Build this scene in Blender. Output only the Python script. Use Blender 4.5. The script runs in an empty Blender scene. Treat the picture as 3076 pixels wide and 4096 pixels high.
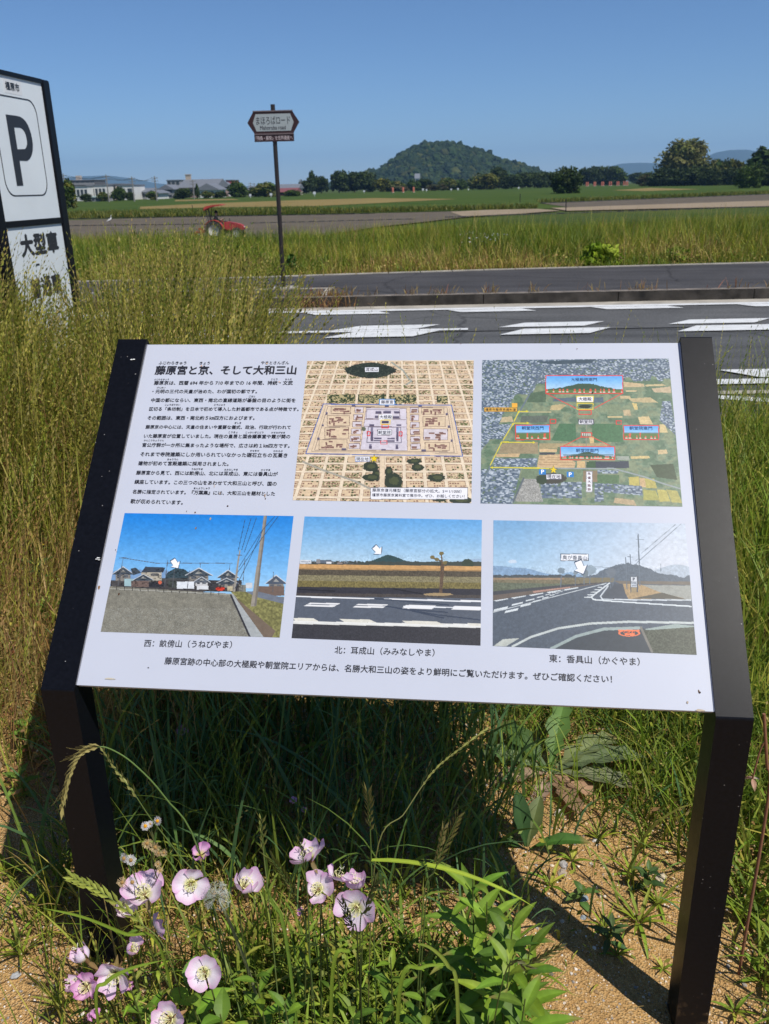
import bpy, bmesh, math, random
import numpy as np
from mathutils import Vector, Matrix
from mathutils.geometry import tessellate_polygon
rng = np.random.default_rng(11); random.seed(11)
S = bpy.context.scene; COL = S.collection

# ---------------------------------------------------------------- camera, sky, sun, exposure
PXF, PCX, PCY = 3450.0, 1538.0, 2048.0            # focal length and centre in photograph pixels
TILT, ROLL, YAW = math.radians(20.69), math.radians(-1.333), math.radians(6.697)
CAM = np.array([0.0, 0.0, 1.70])
_f = np.array([-math.sin(YAW)*math.cos(TILT), math.cos(YAW)*math.cos(TILT), -math.sin(TILT)])
_r = np.array([math.cos(YAW), math.sin(YAW), 0.0]); _u = np.cross(_r, _f)
_r, _u = math.cos(ROLL)*_r+math.sin(ROLL)*_u, -math.sin(ROLL)*_r+math.cos(ROLL)*_u
cd = bpy.data.cameras.new('camera'); cam = bpy.data.objects.new('camera', cd); COL.objects.link(cam)
cam.matrix_world = Matrix(((_r[0], _u[0], -_f[0], CAM[0]), (_r[1], _u[1], -_f[1], CAM[1]), (_r[2], _u[2], -_f[2], CAM[2]), (0, 0, 0, 1)))
cd.sensor_fit = 'VERTICAL'; cd.sensor_height = 24.0; cd.lens = PXF/4096*24.0
cd.clip_start = 0.05; cd.clip_end = 60000
cd.dof.use_dof = True; cd.dof.focus_distance = 1.9; cd.dof.aperture_fstop = 7.0
S.camera = cam
SUN_EL, SUN_AZ = math.radians(57.0), math.atan2(0.385, -0.282)     # azimuth clockwise from +Y
W = bpy.data.worlds.new('World'); S.world = W; W.use_nodes = True
nt = W.node_tree; bg = nt.nodes['Background']
sky = nt.nodes.new('ShaderNodeTexSky'); sky.sky_type = 'NISHITA'; sky.sun_disc = False
sky.sun_elevation = SUN_EL; sky.sun_rotation = SUN_AZ; sky.altitude = 60; sky.air_density = 0.8; sky.dust_density = 0.0; sky.ozone_density = 10.0
nt.links.new(sky.outputs[0], bg.inputs[0]); bg.inputs[1].default_value = 0.10
sd = bpy.data.lights.new('sun', 'SUN'); sd.energy = 5.0; sd.angle = math.radians(0.53); sd.color = (1.0, 0.955, 0.88)
sun = bpy.data.objects.new('sun', sd); COL.objects.link(sun)
sun.rotation_euler = Vector((math.cos(SUN_EL)*math.sin(SUN_AZ), math.cos(SUN_EL)*math.cos(SUN_AZ), math.sin(SUN_EL))).to_track_quat('Z', 'Y').to_euler()
S.view_settings.view_transform = 'Standard'; S.view_settings.look = 'None'; S.view_settings.exposure = 0.0; S.view_settings.gamma = 1.0

def ray(px, py): return _f+_r*((px-PCX)/PXF)-_u*((py-PCY)/PXF)
def onz(px, py, z=0.0): d = ray(px, py); return CAM+d*((z-CAM[2])/d[2])
def ony(px, py, y): d = ray(px, py); return CAM+d*(y/d[1])
def onx(px, py, x): d = ray(px, py); return CAM+d*(x/d[0])
def proj(P):
    d = np.asarray(P, float)-CAM; z = d@_f
    return PCX+PXF*(d@_r)/z, PCY-PXF*(d@_u)/z

# ---------------------------------------------------------------- helpers
def lin(c):
    c = np.asarray(c, float)
    return np.where(c <= 0.04045, c/12.92, ((c+0.055)/1.055)**2.4)
def hsh(ix, iy, s=0):
    n = (ix.astype(np.int64)*374761393+iy.astype(np.int64)*668265263+s*974711) & 0x7fffffff
    n = ((n ^ (n >> 13))*1274126177) & 0x7fffffff
    return ((n ^ (n >> 16)) & 0xffff)/65535.0
def vnoise(x, y, s=0):
    x = np.asarray(x, float); y = np.asarray(y, float)
    ix, iy = np.floor(x), np.floor(y); fx, fy = x-ix, y-iy
    fx = fx*fx*(3-2*fx); fy = fy*fy*(3-2*fy)
    a, b, c, d = hsh(ix, iy, s), hsh(ix+1, iy, s), hsh(ix, iy+1, s), hsh(ix+1, iy+1, s)
    return (a*(1-fx)+b*fx)*(1-fy)+(c*(1-fx)+d*fx)*fy
def fbm(x, y, s=0, o=4):
    t = 0; a = 0.5
    for k in range(o): t = t+a*vnoise(x*2**k, y*2**k, s+k*17); a *= 0.5
    return t/(1-0.5**o)
def sst(x, a, b):
    t = np.clip((np.asarray(x, float)-a)/(b-a), 0, 1); return t*t*(3-2*t)

class MB:
    """collects pieces and links them as ONE mesh object"""
    def __init__(s): s.V = []; s.F = []; s.C = []; s.n = 0; s.col = (1, 1, 1)
    def raw(s, V, F, C=None):
        V = np.asarray(V, float).reshape(-1, 3); F = np.asarray(F, np.int64)
        if C is None: C = np.tile(np.asarray(s.col, float), (len(V), 1))
        s.V.append(V); s.F.append(F+s.n); s.C.append(np.asarray(C, float)); s.n += len(V); return s
    def box(s, c, d, rz=0.0, R=None):
        v = np.array([[x, y, z] for x in (-.5, .5) for y in (-.5, .5) for z in (-.5, .5)])*np.asarray(d, float)
        if R is None: R = np.array([[math.cos(rz), -math.sin(rz), 0], [math.sin(rz), math.cos(rz), 0], [0, 0, 1]])
        return s.raw(v@np.asarray(R).T+np.asarray(c, float), [[0, 1, 3, 2], [4, 6, 7, 5], [0, 4, 5, 1], [2, 3, 7, 6], [0, 2, 6, 4], [1, 5, 7, 3]])
    def tube(s, P, r, n=8, cap=True):
        P = np.asarray(P, float); m = len(P); r = np.broadcast_to(np.asarray(r, float), (m,))
        T = np.gradient(P, axis=0); T /= np.linalg.norm(T, axis=1)[:, None]+1e-12
        a = np.array([0, 0, 1.0]) if abs(T[0, 2]) < .9 else np.array([1.0, 0, 0])
        u = np.cross(T[0], a); u /= np.linalg.norm(u); V = []
        for k in range(m):
            u = u-T[k]*(u@T[k]); u /= np.linalg.norm(u)+1e-12; w = np.cross(T[k], u)
            for j in range(n):
                t = 2*math.pi*j/n; V.append(P[k]+r[k]*(math.cos(t)*u+math.sin(t)*w))
        F = [[k*n+j, k*n+(j+1) % n, (k+1)*n+(j+1) % n, (k+1)*n+j] for k in range(m-1) for j in range(n)]
        s.raw(V, F)
        if cap and n > 2:
            for k in (0, m-1):
                c = P[k]; ring = np.array(V[k*n:(k+1)*n])
                f = [[0, 1+(j+1) % n, 1+j] if k == 0 else [0, 1+j, 1+(j+1) % n] for j in range(n)]
                s.raw(np.vstack([c[None], ring]), f)
        return s
    def prism(s, poly, O, A, B, N, t, holes=()):
        """outline poly (a,b) in plane O+aA+bB, thickness t along N"""
        O, A, B, N = (np.asarray(q, float) for q in (O, A, B, N))
        loops = [list(poly)]+[list(h) for h in holes]
        flat = [p for l in loops for p in l]; pts = np.array([O+p[0]*A+p[1]*B for p in flat])
        tri = tessellate_polygon([[Vector((p[0], p[1], 0)) for p in l] for l in loops])
        tri = np.array(tri)
        if t == 0: return s.raw(pts, tri)
        n = len(pts); s.raw(np.vstack([pts, pts+N*t]), np.vstack([tri+n, tri[:, ::-1]]))
        F = []; b = 0
        for l in loops:
            m = len(l); F += [[b+j, b+(j+1) % m, n+b+(j+1) % m, n+b+j] for j in range(m)]; b += m
        return s.raw(np.vstack([pts, pts+N*t]), F)
    def lathe(s, prof, c, n=12, axis=2):
        V = []; m = len(prof)
        for (r, z) in prof:
            for j in range(n):
                t = 2*math.pi*j/n; p = [r*math.cos(t), r*math.sin(t), z]
                if axis == 1: p = [p[0], p[2], p[1]]
                if axis == 0: p = [p[2], p[0], p[1]]
                V.append(np.asarray(c)+p)
        return s.raw(V, [[k*n+j, k*n+(j+1) % n, (k+1)*n+(j+1) % n, (k+1)*n+j] for k in range(m-1) for j in range(n)])
    def ico(s, c, r, jit=0.0, sub=1):
        bm = bmesh.new(); bmesh.ops.create_icosphere(bm, subdivisions=sub, radius=1.0)
        V = np.array([v.co[:] for v in bm.verts]); F = np.array([[v.index for v in f.verts] for f in bm.faces]); bm.free()
        V = V*(1+jit*rng.normal(size=(len(V), 1)))*np.asarray(r, float)+np.asarray(c, float)
        return s.raw(V, F)
    def build(s, name, mat, parent=None, smooth=False):
        me = bpy.data.meshes.new(name)
        V = np.vstack(s.V); C = np.vstack(s.C)
        me.vertices.add(len(V)); me.vertices.foreach_set('co', V.astype(np.float32).ravel())
        loops = np.concatenate([f.ravel() for f in s.F]); tot = np.concatenate([np.full(len(f), f.shape[1]) for f in s.F])
        me.loops.add(len(loops)); me.loops.foreach_set('vertex_index', loops.astype(np.int32))
        me.polygons.add(len(tot)); me.polygons.foreach_set('loop_start', np.concatenate([[0], np.cumsum(tot)[:-1]]).astype(np.int32))
        try: me.polygons.foreach_set('loop_total', tot.astype(np.int32))
        except Exception: pass
        me.polygons.foreach_set('use_smooth', np.full(len(tot), bool(smooth)))
        me.update(calc_edges=True)
        a = me.color_attributes.new('Col', 'FLOAT_COLOR', 'POINT')
        a.data.foreach_set('color', np.hstack([C, np.ones((len(C), 1))]).astype(np.float32).ravel())
        me.materials.append(mat)
        o = bpy.data.objects.new(name, me); COL.objects.link(o)
        if parent is not None: o.parent = parent
        return o

def thing(name, label, cat, loc=(0, 0, 0), rz=0.0, group=None):
    o = bpy.data.objects.new(name, None); o.empty_display_size = .1; COL.objects.link(o)
    o.location = loc; o.rotation_euler = (0, 0, rz); o['label'] = label; o['category'] = cat
    if group: o['group'] = group
    return o
def tag(o, label=None, cat=None, group=None, kind=None):
    if label: o['label'] = label
    if cat: o['category'] = cat
    if group: o['group'] = group
    if kind: o['kind'] = kind
    return o
def dup(root, loc, rz=0.0, scale=(1, 1, 1), label=None, group=None):
    r = root.copy(); COL.objects.link(r); r.location = loc; r.rotation_euler = (0, 0, rz); r.scale = scale
    if label: r['label'] = label
    if group: r['group'] = group
    for ch in list(root.children):
        c = ch.copy(); COL.objects.link(c); c.parent = r
        for g in list(ch.children):
            d = g.copy(); COL.objects.link(d); d.parent = c
    return r

# ---------------------------------------------------------------- materials
def mat(name, col=None, rough=.6, metal=0.0, spec=.5, nscale=0, namt=0.0, bump=0.0, bscale=None, vcol=False, transl=0.0, coat=0.0):
    m = bpy.data.materials.new(name); m.use_nodes = True; t = m.node_tree; N = t.nodes; L = t.links
    b = N['Principled BSDF']; b.inputs['Roughness'].default_value = rough; b.inputs['Metallic'].default_value = metal
    b.inputs['Specular IOR Level'].default_value = spec; b.inputs['Coat Weight'].default_value = coat
    src = None
    if vcol:
        a = N.new('ShaderNodeAttribute'); a.attribute_name = 'Col'; src = a.outputs['Color']
    else:
        a = N.new('ShaderNodeRGB'); a.outputs[0].default_value = (*col, 1); src = a.outputs[0]
    if nscale:
        g = N.new('ShaderNodeNewGeometry'); n = N.new('ShaderNodeTexNoise'); n.inputs['Scale'].default_value = nscale; n.inputs['Detail'].default_value = 5
        L.new(g.outputs['Position'], n.inputs['Vector'])
        mr = N.new('ShaderNodeMapRange'); mr.inputs[1].default_value = .3; mr.inputs[2].default_value = .7
        mr.inputs[3].default_value = 1-namt; mr.inputs[4].default_value = 1+namt; L.new(n.outputs[0], mr.inputs[0])
        mx = N.new('ShaderNodeVectorMath'); mx.operation = 'SCALE'; L.new(src, mx.inputs[0]); L.new(mr.outputs[0], mx.inputs['Scale']); src = mx.outputs[0]
    L.new(src, b.inputs['Base Color'])
    if bump:
        g = N.new('ShaderNodeNewGeometry'); n = N.new('ShaderNodeTexNoise'); n.inputs['Scale'].default_value = bscale or nscale; n.inputs['Detail'].default_value = 4
        L.new(g.outputs['Position'], n.inputs['Vector'])
        bp = N.new('ShaderNodeBump'); bp.inputs['Strength'].default_value = bump; bp.inputs['Distance'].default_value = .01
        L.new(n.outputs[0], bp.inputs['Height']); L.new(bp.outputs[0], b.inputs['Normal'])
    if transl:
        tr = N.new('ShaderNodeBsdfTranslucent'); L.new(src, tr.inputs[0]); mx = N.new('ShaderNodeMixShader'); mx.inputs[0].default_value = transl
        L.new(b.outputs[0], mx.inputs[1]); L.new(tr.outputs[0], mx.inputs[2]); L.new(mx.outputs[0], N['Material Output'].inputs[0])
    return m
M_LEAF = mat('plant_leaf', vcol=True, rough=.55, spec=.35, transl=.33)
M_CROWN = mat('tree_leaf', vcol=True, rough=.7, spec=.2, transl=.2)
M_PETAL = mat('flower_petal', vcol=True, rough=.6, spec=.2, transl=.35)
M_VC = mat('painted_colour', vcol=True, rough=.7, spec=.2)
M_PRINT = mat('printed_film', vcol=True, rough=.38, spec=.3)
M_WHITE = mat('white_film', (.47, .495, .57), rough=.38, spec=.3, nscale=9, namt=.015)
M_INK = mat('black_ink', (.022, .022, .03), rough=.45, spec=.3)
M_BLACK = mat('black_satin_paint', (.0045, .005, .0075), rough=.34, spec=.15, nscale=120, namt=.25, bump=.03, bscale=700)
def weathered(m):
    """dust specks, a few scuffs and dried soil splashed up from the ground"""
    t = m.node_tree; N = t.nodes; L = t.links; b = N['Principled BSDF']; old = b.inputs['Base Color'].links[0].from_socket
    g = N.new('ShaderNodeNewGeometry'); vo = N.new('ShaderNodeTexVoronoi'); vo.inputs['Scale'].default_value = 62; L.new(g.outputs['Position'], vo.inputs['Vector'])
    sp = N.new('ShaderNodeSeparateColor'); L.new(vo.outputs['Color'], sp.inputs[0])
    def mr(v, a, c, lo=0., hi=1.):
        k = N.new('ShaderNodeMapRange'); k.inputs[1].default_value = a; k.inputs[2].default_value = c; k.inputs[3].default_value = lo; k.inputs[4].default_value = hi; L.new(v, k.inputs[0]); return k.outputs[0]
    def mul(a, c):
        k = N.new('ShaderNodeMath'); k.operation = 'MULTIPLY'; L.new(a, k.inputs[0]); L.new(c, k.inputs[1]); return k.outputs[0]
    speck = mul(mr(vo.outputs['Distance'], .10, .05), mr(sp.outputs[0], .80, .95))
    mp = N.new('ShaderNodeMapping'); mp.inputs['Scale'].default_value = (60, 9, 14); mp.inputs['Rotation'].default_value = (.5, .2, .3); L.new(g.outputs['Position'], mp.inputs[0])
    n = N.new('ShaderNodeTexNoise'); n.inputs['Scale'].default_value = 2.2; n.inputs['Detail'].default_value = 6; L.new(mp.outputs[0], n.inputs['Vector']); scuff = mr(n.outputs[0], .72, .82, 0, .25)
    n2 = N.new('ShaderNodeTexNoise'); n2.inputs['Scale'].default_value = 45; n2.inputs['Detail'].default_value = 6; L.new(g.outputs['Position'], n2.inputs['Vector'])
    sx = N.new('ShaderNodeSeparateXYZ'); L.new(g.outputs['Position'], sx.inputs[0]); soil = mul(mr(sx.outputs['Z'], .06, -.08), mr(n2.outputs[0], .55, .70, 0, .6))
    c = old
    for f, col in ((speck, (.22, .21, .20)), (scuff, (.03, .03, .032)), (soil, (.22, .14, .07))):
        mx = N.new('ShaderNodeMix'); mx.data_type = 'RGBA'; L.new(f, mx.inputs['Factor']); L.new(c, mx.inputs['A']); mx.inputs['B'].default_value = (*col, 1); c = mx.outputs['Result']
    L.new(c, b.inputs['Base Color']); L.new(mr(n2.outputs[0], .3, .7, .33, .37), b.inputs['Roughness'])
weathered(M_BLACK)
M_BARK = mat('bark', (.11, .08, .055), rough=.9, nscale=6, namt=.4, bump=.6)
M_STEEL = mat('dark_brown_steel', (.02, .014, .012), rough=.45, nscale=20, namt=.2)
M_SIGNW = mat('sign_white', (.66, .71, .74), rough=.4, nscale=4, namt=.03)
M_STONE = mat('stone', (.42, .39, .36), rough=.9, nscale=40, namt=.35, bump=.5, bscale=90)

# ---------------------------------------------------------------- ground
ROADK = 0.09                                           # the road runs very slightly away to the left: q = y - 0.09 x
def back_edge(x): return np.interp(x, [-60, -4.2, -2.74, .31, 5.5, 60], [9.5, 16.25, 16.6, 17.22, 18.0, 26.0])
def gz(x, y):
    x = np.asarray(x, float); y = np.asarray(y, float); q = y-ROADK*x
    near = .022*(fbm(x*2.2, y*2.2, 3)-.5)+.012*(fbm(x*9, y*9, 5)-.5)+.006*(fbm(x*30, y*30, 8)-.5)
    near = near-.085*sst(x, .05, .55)*(1-sst(y, 1.9, 2.8))
    near = near*(1-sst(q, 6.0, 6.9))
    z = near-.05*sst(q, 6.7, 7.0)
    z = z+.13*sst(y, back_edge(x)-.5, back_edge(x)+.1)+.18*(fbm(x*.5, y*.5, 21)-.5)*sst(y, back_edge(x)+.3, back_edge(x)+2)*(1-sst(y, 23, 26))
    edge = np.interp(x, [-60, -6, 12, 60], [24.0, 24.5, 31, 45])
    k = sst(y, edge, edge+7)
    return z*(1-k)-1.09*k
def grow(a, first, ratio, end):
    o = [a]; d = first
    while o[-1] < end: o.append(o[-1]+d); d *= ratio
    return np.array(o)
def axis_x():
    c = np.arange(-2.2, 2.2001, .03); r = grow(2.2, .06, 1.16, 14000)[1:]
    return np.concatenate([-r[::-1], c, r])
def axis_y():
    c = np.arange(.7, 3.4, .03); b = -grow(.0, .3, 1.5, 60)[1:][::-1]
    return np.concatenate([b, [0., .25, .5], c, grow(3.4, .06, 1.035, 40), grow(41.5, 2, 1.12, 14000)])
ax, ay = axis_x(), axis_y(); GX, GY = np.meshgrid(ax, ay); GZ = gz(GX, GY)
nx, ny = len(ax), len(ay); idx = np.arange(nx*ny).reshape(ny, nx)
gf = np.stack([idx[:-1, :-1], idx[:-1, 1:], idx[1:, 1:], idx[1:, :-1]], -1).reshape(-1, 4)
def ground_mat():
    m = bpy.data.materials.new('sandy_ground'); m.use_nodes = True; t = m.node_tree; N = t.nodes; L = t.links; b = N['Principled BSDF']
    b.inputs['Roughness'].default_value = .95; b.inputs['Specular IOR Level'].default_value = .15
    g = N.new('ShaderNodeNewGeometry'); sx = N.new('ShaderNodeSeparateXYZ'); L.new(g.outputs['Position'], sx.inputs[0])
    def noise(sc, d=5):
        n = N.new('ShaderNodeTexNoise'); n.inputs['Scale'].default_value = sc; n.inputs['Detail'].default_value = d; L.new(g.outputs['Position'], n.inputs['Vector']); return n.outputs[0]
    def ramp(fac, stops):
        r = N.new('ShaderNodeValToRGB'); e = r.color_ramp.elements
        while len(e) < len(stops): e.new(.5)
        for k, (p, c) in enumerate(stops): e[k].position = p; e[k].color = (*c, 1)
        L.new(fac, r.inputs[0]); return r.outputs[0]
    def mixc(f, a, c):
        mx = N.new('ShaderNodeMix'); mx.data_type = 'RGBA'; L.new(f, mx.inputs['Factor']); L.new(a, mx.inputs['A']); L.new(c, mx.inputs['B']); return mx.outputs['Result']
    def mr(v, a, c):
        k = N.new('ShaderNodeMapRange'); k.interpolation_type = 'SMOOTHSTEP'; k.inputs[1].default_value = a; k.inputs[2].default_value = c; L.new(v, k.inputs[0]); return k.outputs[0]
    vo = N.new('ShaderNodeTexVoronoi'); vo.inputs['Scale'].default_value = 190; L.new(g.outputs['Position'], vo.inputs['Vector'])
    grain = ramp(vo.outputs['Color'], [(0, (.22, .12, .05)), (.4, (.48, .28, .105)), (.75, (.62, .40, .17)), (1, (.74, .62, .44))])
    patch = ramp(noise(5), [(.3, (.38, .225, .09)), (.7, (.56, .34, .13))])
    f5 = N.new('ShaderNodeMix'); f5.data_type = 'RGBA'; f5.inputs['Factor'].default_value = .5; L.new(grain, f5.inputs['A']); L.new(patch, f5.inputs['B']); sand = f5.outputs['Result']
    verge = ramp(noise(3.5), [(.3, (.13, .10, .03)), (.5, (.22, .16, .055)), (.7, (.13, .12, .025))])
    far = ramp(noise(.06, 6), [(.3, (.038, .066, .010)), (.5, (.055, .08, .013)), (.7, (.09, .10, .022))])
    c = mixc(mr(sx.outputs['Y'], 2.2, 3.0), sand, verge)
    c = mixc(mr(sx.outputs['Y'], 16, 19), c, far)
    L.new(c, b.inputs['Base Color'])
    bp = N.new('ShaderNodeBump'); bp.inputs['Strength'].default_value = 1.0; bp.inputs['Distance'].default_value = .007
    L.new(vo.outputs['Distance'], bp.inputs['Height']); L.new(bp.outputs[0], b.inputs['Normal'])
    return m
tag(MB().raw(np.stack([GX, GY, GZ], -1).reshape(-1, 3), gf).build('ground', ground_mat(), smooth=True), kind='structure')

def sheet(name, polys, z, m, kind='structure'):
    b = MB()
    for p in polys:
        b.prism([(q[0], q[1]) for q in p], (0, 0, z), (1, 0, 0), (0, 1, 0), (0, 0, 1), 0)
    o = b.build(name, m)
    for f in o.data.polygons:
        if f.normal.z < 0: f.flip()
    return tag(o, kind=kind)
def asphalt(name, c, seed):
    m = mat(name, c, rough=.88, spec=.2, nscale=.9+seed, namt=.14, bump=.5, bscale=170)
    t = m.node_tree; N = t.nodes; L = t.links; b = N['Principled BSDF']; old = b.inputs['Base Color'].links[0].from_socket
    g = N.new('ShaderNodeNewGeometry'); n = N.new('ShaderNodeTexNoise'); n.inputs['Scale'].default_value = 34; n.inputs['Detail'].default_value = 7; n.inputs['Roughness'].default_value = .75
    L.new(g.outputs['Position'], n.inputs['Vector']); r = N.new('ShaderNodeMapRange'); r.inputs[1].default_value = .35; r.inputs[2].default_value = .65; r.inputs[3].default_value = .62; r.inputs[4].default_value = 1.38
    L.new(n.outputs[0], r.inputs[0]); v = N.new('ShaderNodeVectorMath'); v.operation = 'SCALE'; L.new(old, v.inputs[0]); L.new(r.outputs[0], v.inputs['Scale'])
    def scaled(sock, fac):
        k = N.new('ShaderNodeVectorMath'); k.operation = 'SCALE'; L.new(sock, k.inputs[0]); L.new(fac, k.inputs['Scale']); return k.outputs[0]
    mp = N.new('ShaderNodeMapping'); mp.inputs['Rotation'].default_value = (0, 0, -math.atan(ROADK)); mp.inputs['Scale'].default_value = (.12, 1.5, 1); L.new(g.outputs['Position'], mp.inputs[0])
    n2 = N.new('ShaderNodeTexNoise'); n2.inputs['Scale'].default_value = 1.3; n2.inputs['Detail'].default_value = 4; L.new(mp.outputs[0], n2.inputs['Vector'])       # worn wheel tracks along the road
    r2 = N.new('ShaderNodeMapRange'); r2.inputs[1].default_value = .35; r2.inputs[2].default_value = .65; r2.inputs[3].default_value = .84; r2.inputs[4].default_value = 1.18; L.new(n2.outputs[0], r2.inputs[0])
    vo = N.new('ShaderNodeTexVoronoi'); vo.feature = 'DISTANCE_TO_EDGE'; vo.inputs['Scale'].default_value = .33; vo.inputs['Randomness'].default_value = 1
    nz = N.new('ShaderNodeTexNoise'); nz.inputs['Scale'].default_value = 2.2; nz.inputs['Detail'].default_value = 5; L.new(g.outputs['Position'], nz.inputs['Vector']); mxv = N.new('ShaderNodeMix'); mxv.data_type = 'RGBA'; mxv.inputs['Factor'].default_value = .25; L.new(g.outputs['Position'], mxv.inputs['A']); L.new(nz.outputs['Color'], mxv.inputs['B']); L.new(mxv.outputs['Result'], vo.inputs['Vector'])
    r3 = N.new('ShaderNodeMapRange'); r3.inputs[1].default_value = .002; r3.inputs[2].default_value = .008; r3.inputs[3].default_value = .62; r3.inputs[4].default_value = 1; L.new(vo.outputs['Distance'], r3.inputs[0])   # hairline cracks
    L.new(scaled(scaled(v.outputs[0], r2.outputs[0]), r3.outputs[0]), b.inputs['Base Color'])
    return m
M_ROAD = asphalt('road_asphalt', (.080, .082, .084), 0); M_WALK = asphalt('pavement_asphalt', (.058, .056, .058), .3)
M_CONC = mat('concrete', (.36, .33, .28), rough=.9, nscale=3, namt=.25, bump=.4, bscale=60)
M_KERB = mat('dirty_shaded_kerb', (.042, .036, .03), rough=.95, nscale=4, namt=.75, bump=.5, bscale=40)  # grime, with the shade on the kerb's front face put into the colour
def paint_mat():
    m = mat('road_paint', (.62, .63, .63), rough=.7, nscale=7, namt=.10)
    t = m.node_tree; N = t.nodes; L = t.links; b = N['Principled BSDF']; old = b.inputs['Base Color'].links[0].from_socket      # worn through to the asphalt in places
    g = N.new('ShaderNodeNewGeometry'); n = N.new('ShaderNodeTexNoise'); n.inputs['Scale'].default_value = 5; n.inputs['Detail'].default_value = 9; n.inputs['Roughness'].default_value = .8; L.new(g.outputs['Position'], n.inputs['Vector'])
    r = N.new('ShaderNodeMapRange'); r.inputs[1].default_value = .56; r.inputs[2].default_value = .66; r.inputs[3].default_value = 0; r.inputs[4].default_value = .4; L.new(n.outputs[0], r.inputs[0])
    mx = N.new('ShaderNodeMix'); mx.data_type = 'RGBA'; L.new(r.outputs[0], mx.inputs['Factor']); L.new(old, mx.inputs['A']); mx.inputs['B'].default_value = (.16, .16, .16, 1); L.new(mx.outputs['Result'], b.inputs['Base Color'])
    return m
M_PAINT = paint_mat()
def Q(x, q): return (x, q+ROADK*x)
def qrect(x0, x1, q0, q1): return [Q(x0, q0), Q(x1, q0), Q(x1, q1), Q(x0, q1)]
sheet('road', [qrect(-160, 160, 6.95, 13.0)], 0.0, M_ROAD)
sheet('road', [qrect(-160, 160, 10.80, 12.97)], .004, asphalt('older_asphalt', (.098, .099, .100), .15))
sheet('road_joint', [qrect(-160, 160, 10.775, 10.80)], .008, mat('joint_tar', (.03, .03, .03), rough=.9, nscale=3, namt=.5))
sheet('gutter', [qrect(-160, 160, 12.95, 13.30)], .010, M_CONC)
drive = [Q(1.2, 7.25), Q(1.9, 7.02), Q(2.6, 6.72), (4.5, 5.9), (9, 5.0), (9, 7.6), Q(9, 7.42), Q(1.2, 7.42)]
sheet('driveway_apron', [[Q(1.55, 6.3), Q(9, 5.6), Q(9, 7.0), Q(1.55, 7.08)]], .006, M_WALK)
sheet('gutter_strip', [[Q(-1, 7.20), Q(9, 7.16), Q(9, 7.31), Q(-1, 7.31)]], .010, M_CONC)
mk = []
mk.append(qrect(-160, 160, 7.545, 7.745)); mk.append(qrect(-160, 160, 12.72, 12.90))
for k in range(-14, 16):
    x = 2.215+2.06*k; mk.append([Q(x, 8.16), Q(x+.285, 7.80), Q(x+1.34, 7.80), Q(x+1.06, 8.16)])
    x = -.50+2.05*k; mk.append([Q(x, 12.70), Q(x+.19, 12.45), Q(x+1.25, 12.45), Q(x+1.06, 12.70)])
    x = .203+2.10*k
    mk.append([Q(x, 10.43), Q(x+1.066, 10.43), Q(x+1.367, 10.835), Q(x+.305, 10.835)])
    mk.append([Q(x, 11.0), Q(x+1.06, 11.0), Q(x+1.35, 11.335), Q(x+.33, 11.335)])
for k in range(-5, 6): mk.append(qrect(-5.2+10*k, -.18+10*k, 10.845, 10.985))
mk.append([Q(1.6, 7.20), Q(1.95, 7.13), Q(2.9, 6.78), Q(4.2, 6.2), Q(4.2, 6.05), Q(2.9, 6.62), Q(1.95, 6.99), Q(1.6, 7.06)])
sheet('road_marking', mk, .016, M_PAINT)
# raised pavement on the far side with its kerb stones
def walk():
    xs = np.array([-160, -60, -20, -8, -4.2, -2.74, .31, 5.5, 12, 30, 60, 160.]); b = MB()
    f = np.array([[x, 13.43+ROADK*x] for x in xs]); k = np.array([[x, back_edge(x)] for x in xs])
    V = np.vstack([np.c_[f, np.full(len(f), .15)], np.c_[k, np.full(len(k), .15)]]); n = len(xs)
    b.raw(V, [[i, i+1, n+i+1, n+i] for i in range(n-1)]); return b
tag(walk().build('pavement', M_WALK), kind='structure')
kb = MB(); kb.box((0, 0, 0), (.1, .1, .1)); kb = MB()
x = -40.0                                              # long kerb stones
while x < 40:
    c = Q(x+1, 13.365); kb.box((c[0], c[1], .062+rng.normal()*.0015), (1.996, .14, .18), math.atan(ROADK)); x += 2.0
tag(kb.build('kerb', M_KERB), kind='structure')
sheet('kerb_top', [qrect(-40, 40, 13.31, 13.50)], .158, mat('pale_kerb_top', (.17, .145, .12), rough=.95, nscale=6, namt=.5))  # top strip coloured paler than the shade-darkened kerb face
eb = MB()
xs = np.arange(-30, 40, .6)
for a in xs:
    y0, y1 = back_edge(a), back_edge(a+.594); eb.box((a+.3, (y0+y1)/2+.06, .10), (.594, .12, .13), math.atan2(y1-y0, .594))
tag(eb.build('edging', M_CONC), kind='structure')
# planting bed frame round the signpost, level with the pavement
pb = MB()
for (x0, x1, q0, q1) in ((-8, -2.42, 14.52, 14.60), (-2.50, -2.42, 13.44, 14.52)):
    c = Q((x0+x1)/2, (q0+q1)/2); pb.box((c[0], c[1], .15), (x1-x0, q1-q0, .024), math.atan(ROADK))
tag(pb.build('planting_bed_frame', M_CONC), kind='structure')
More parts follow.
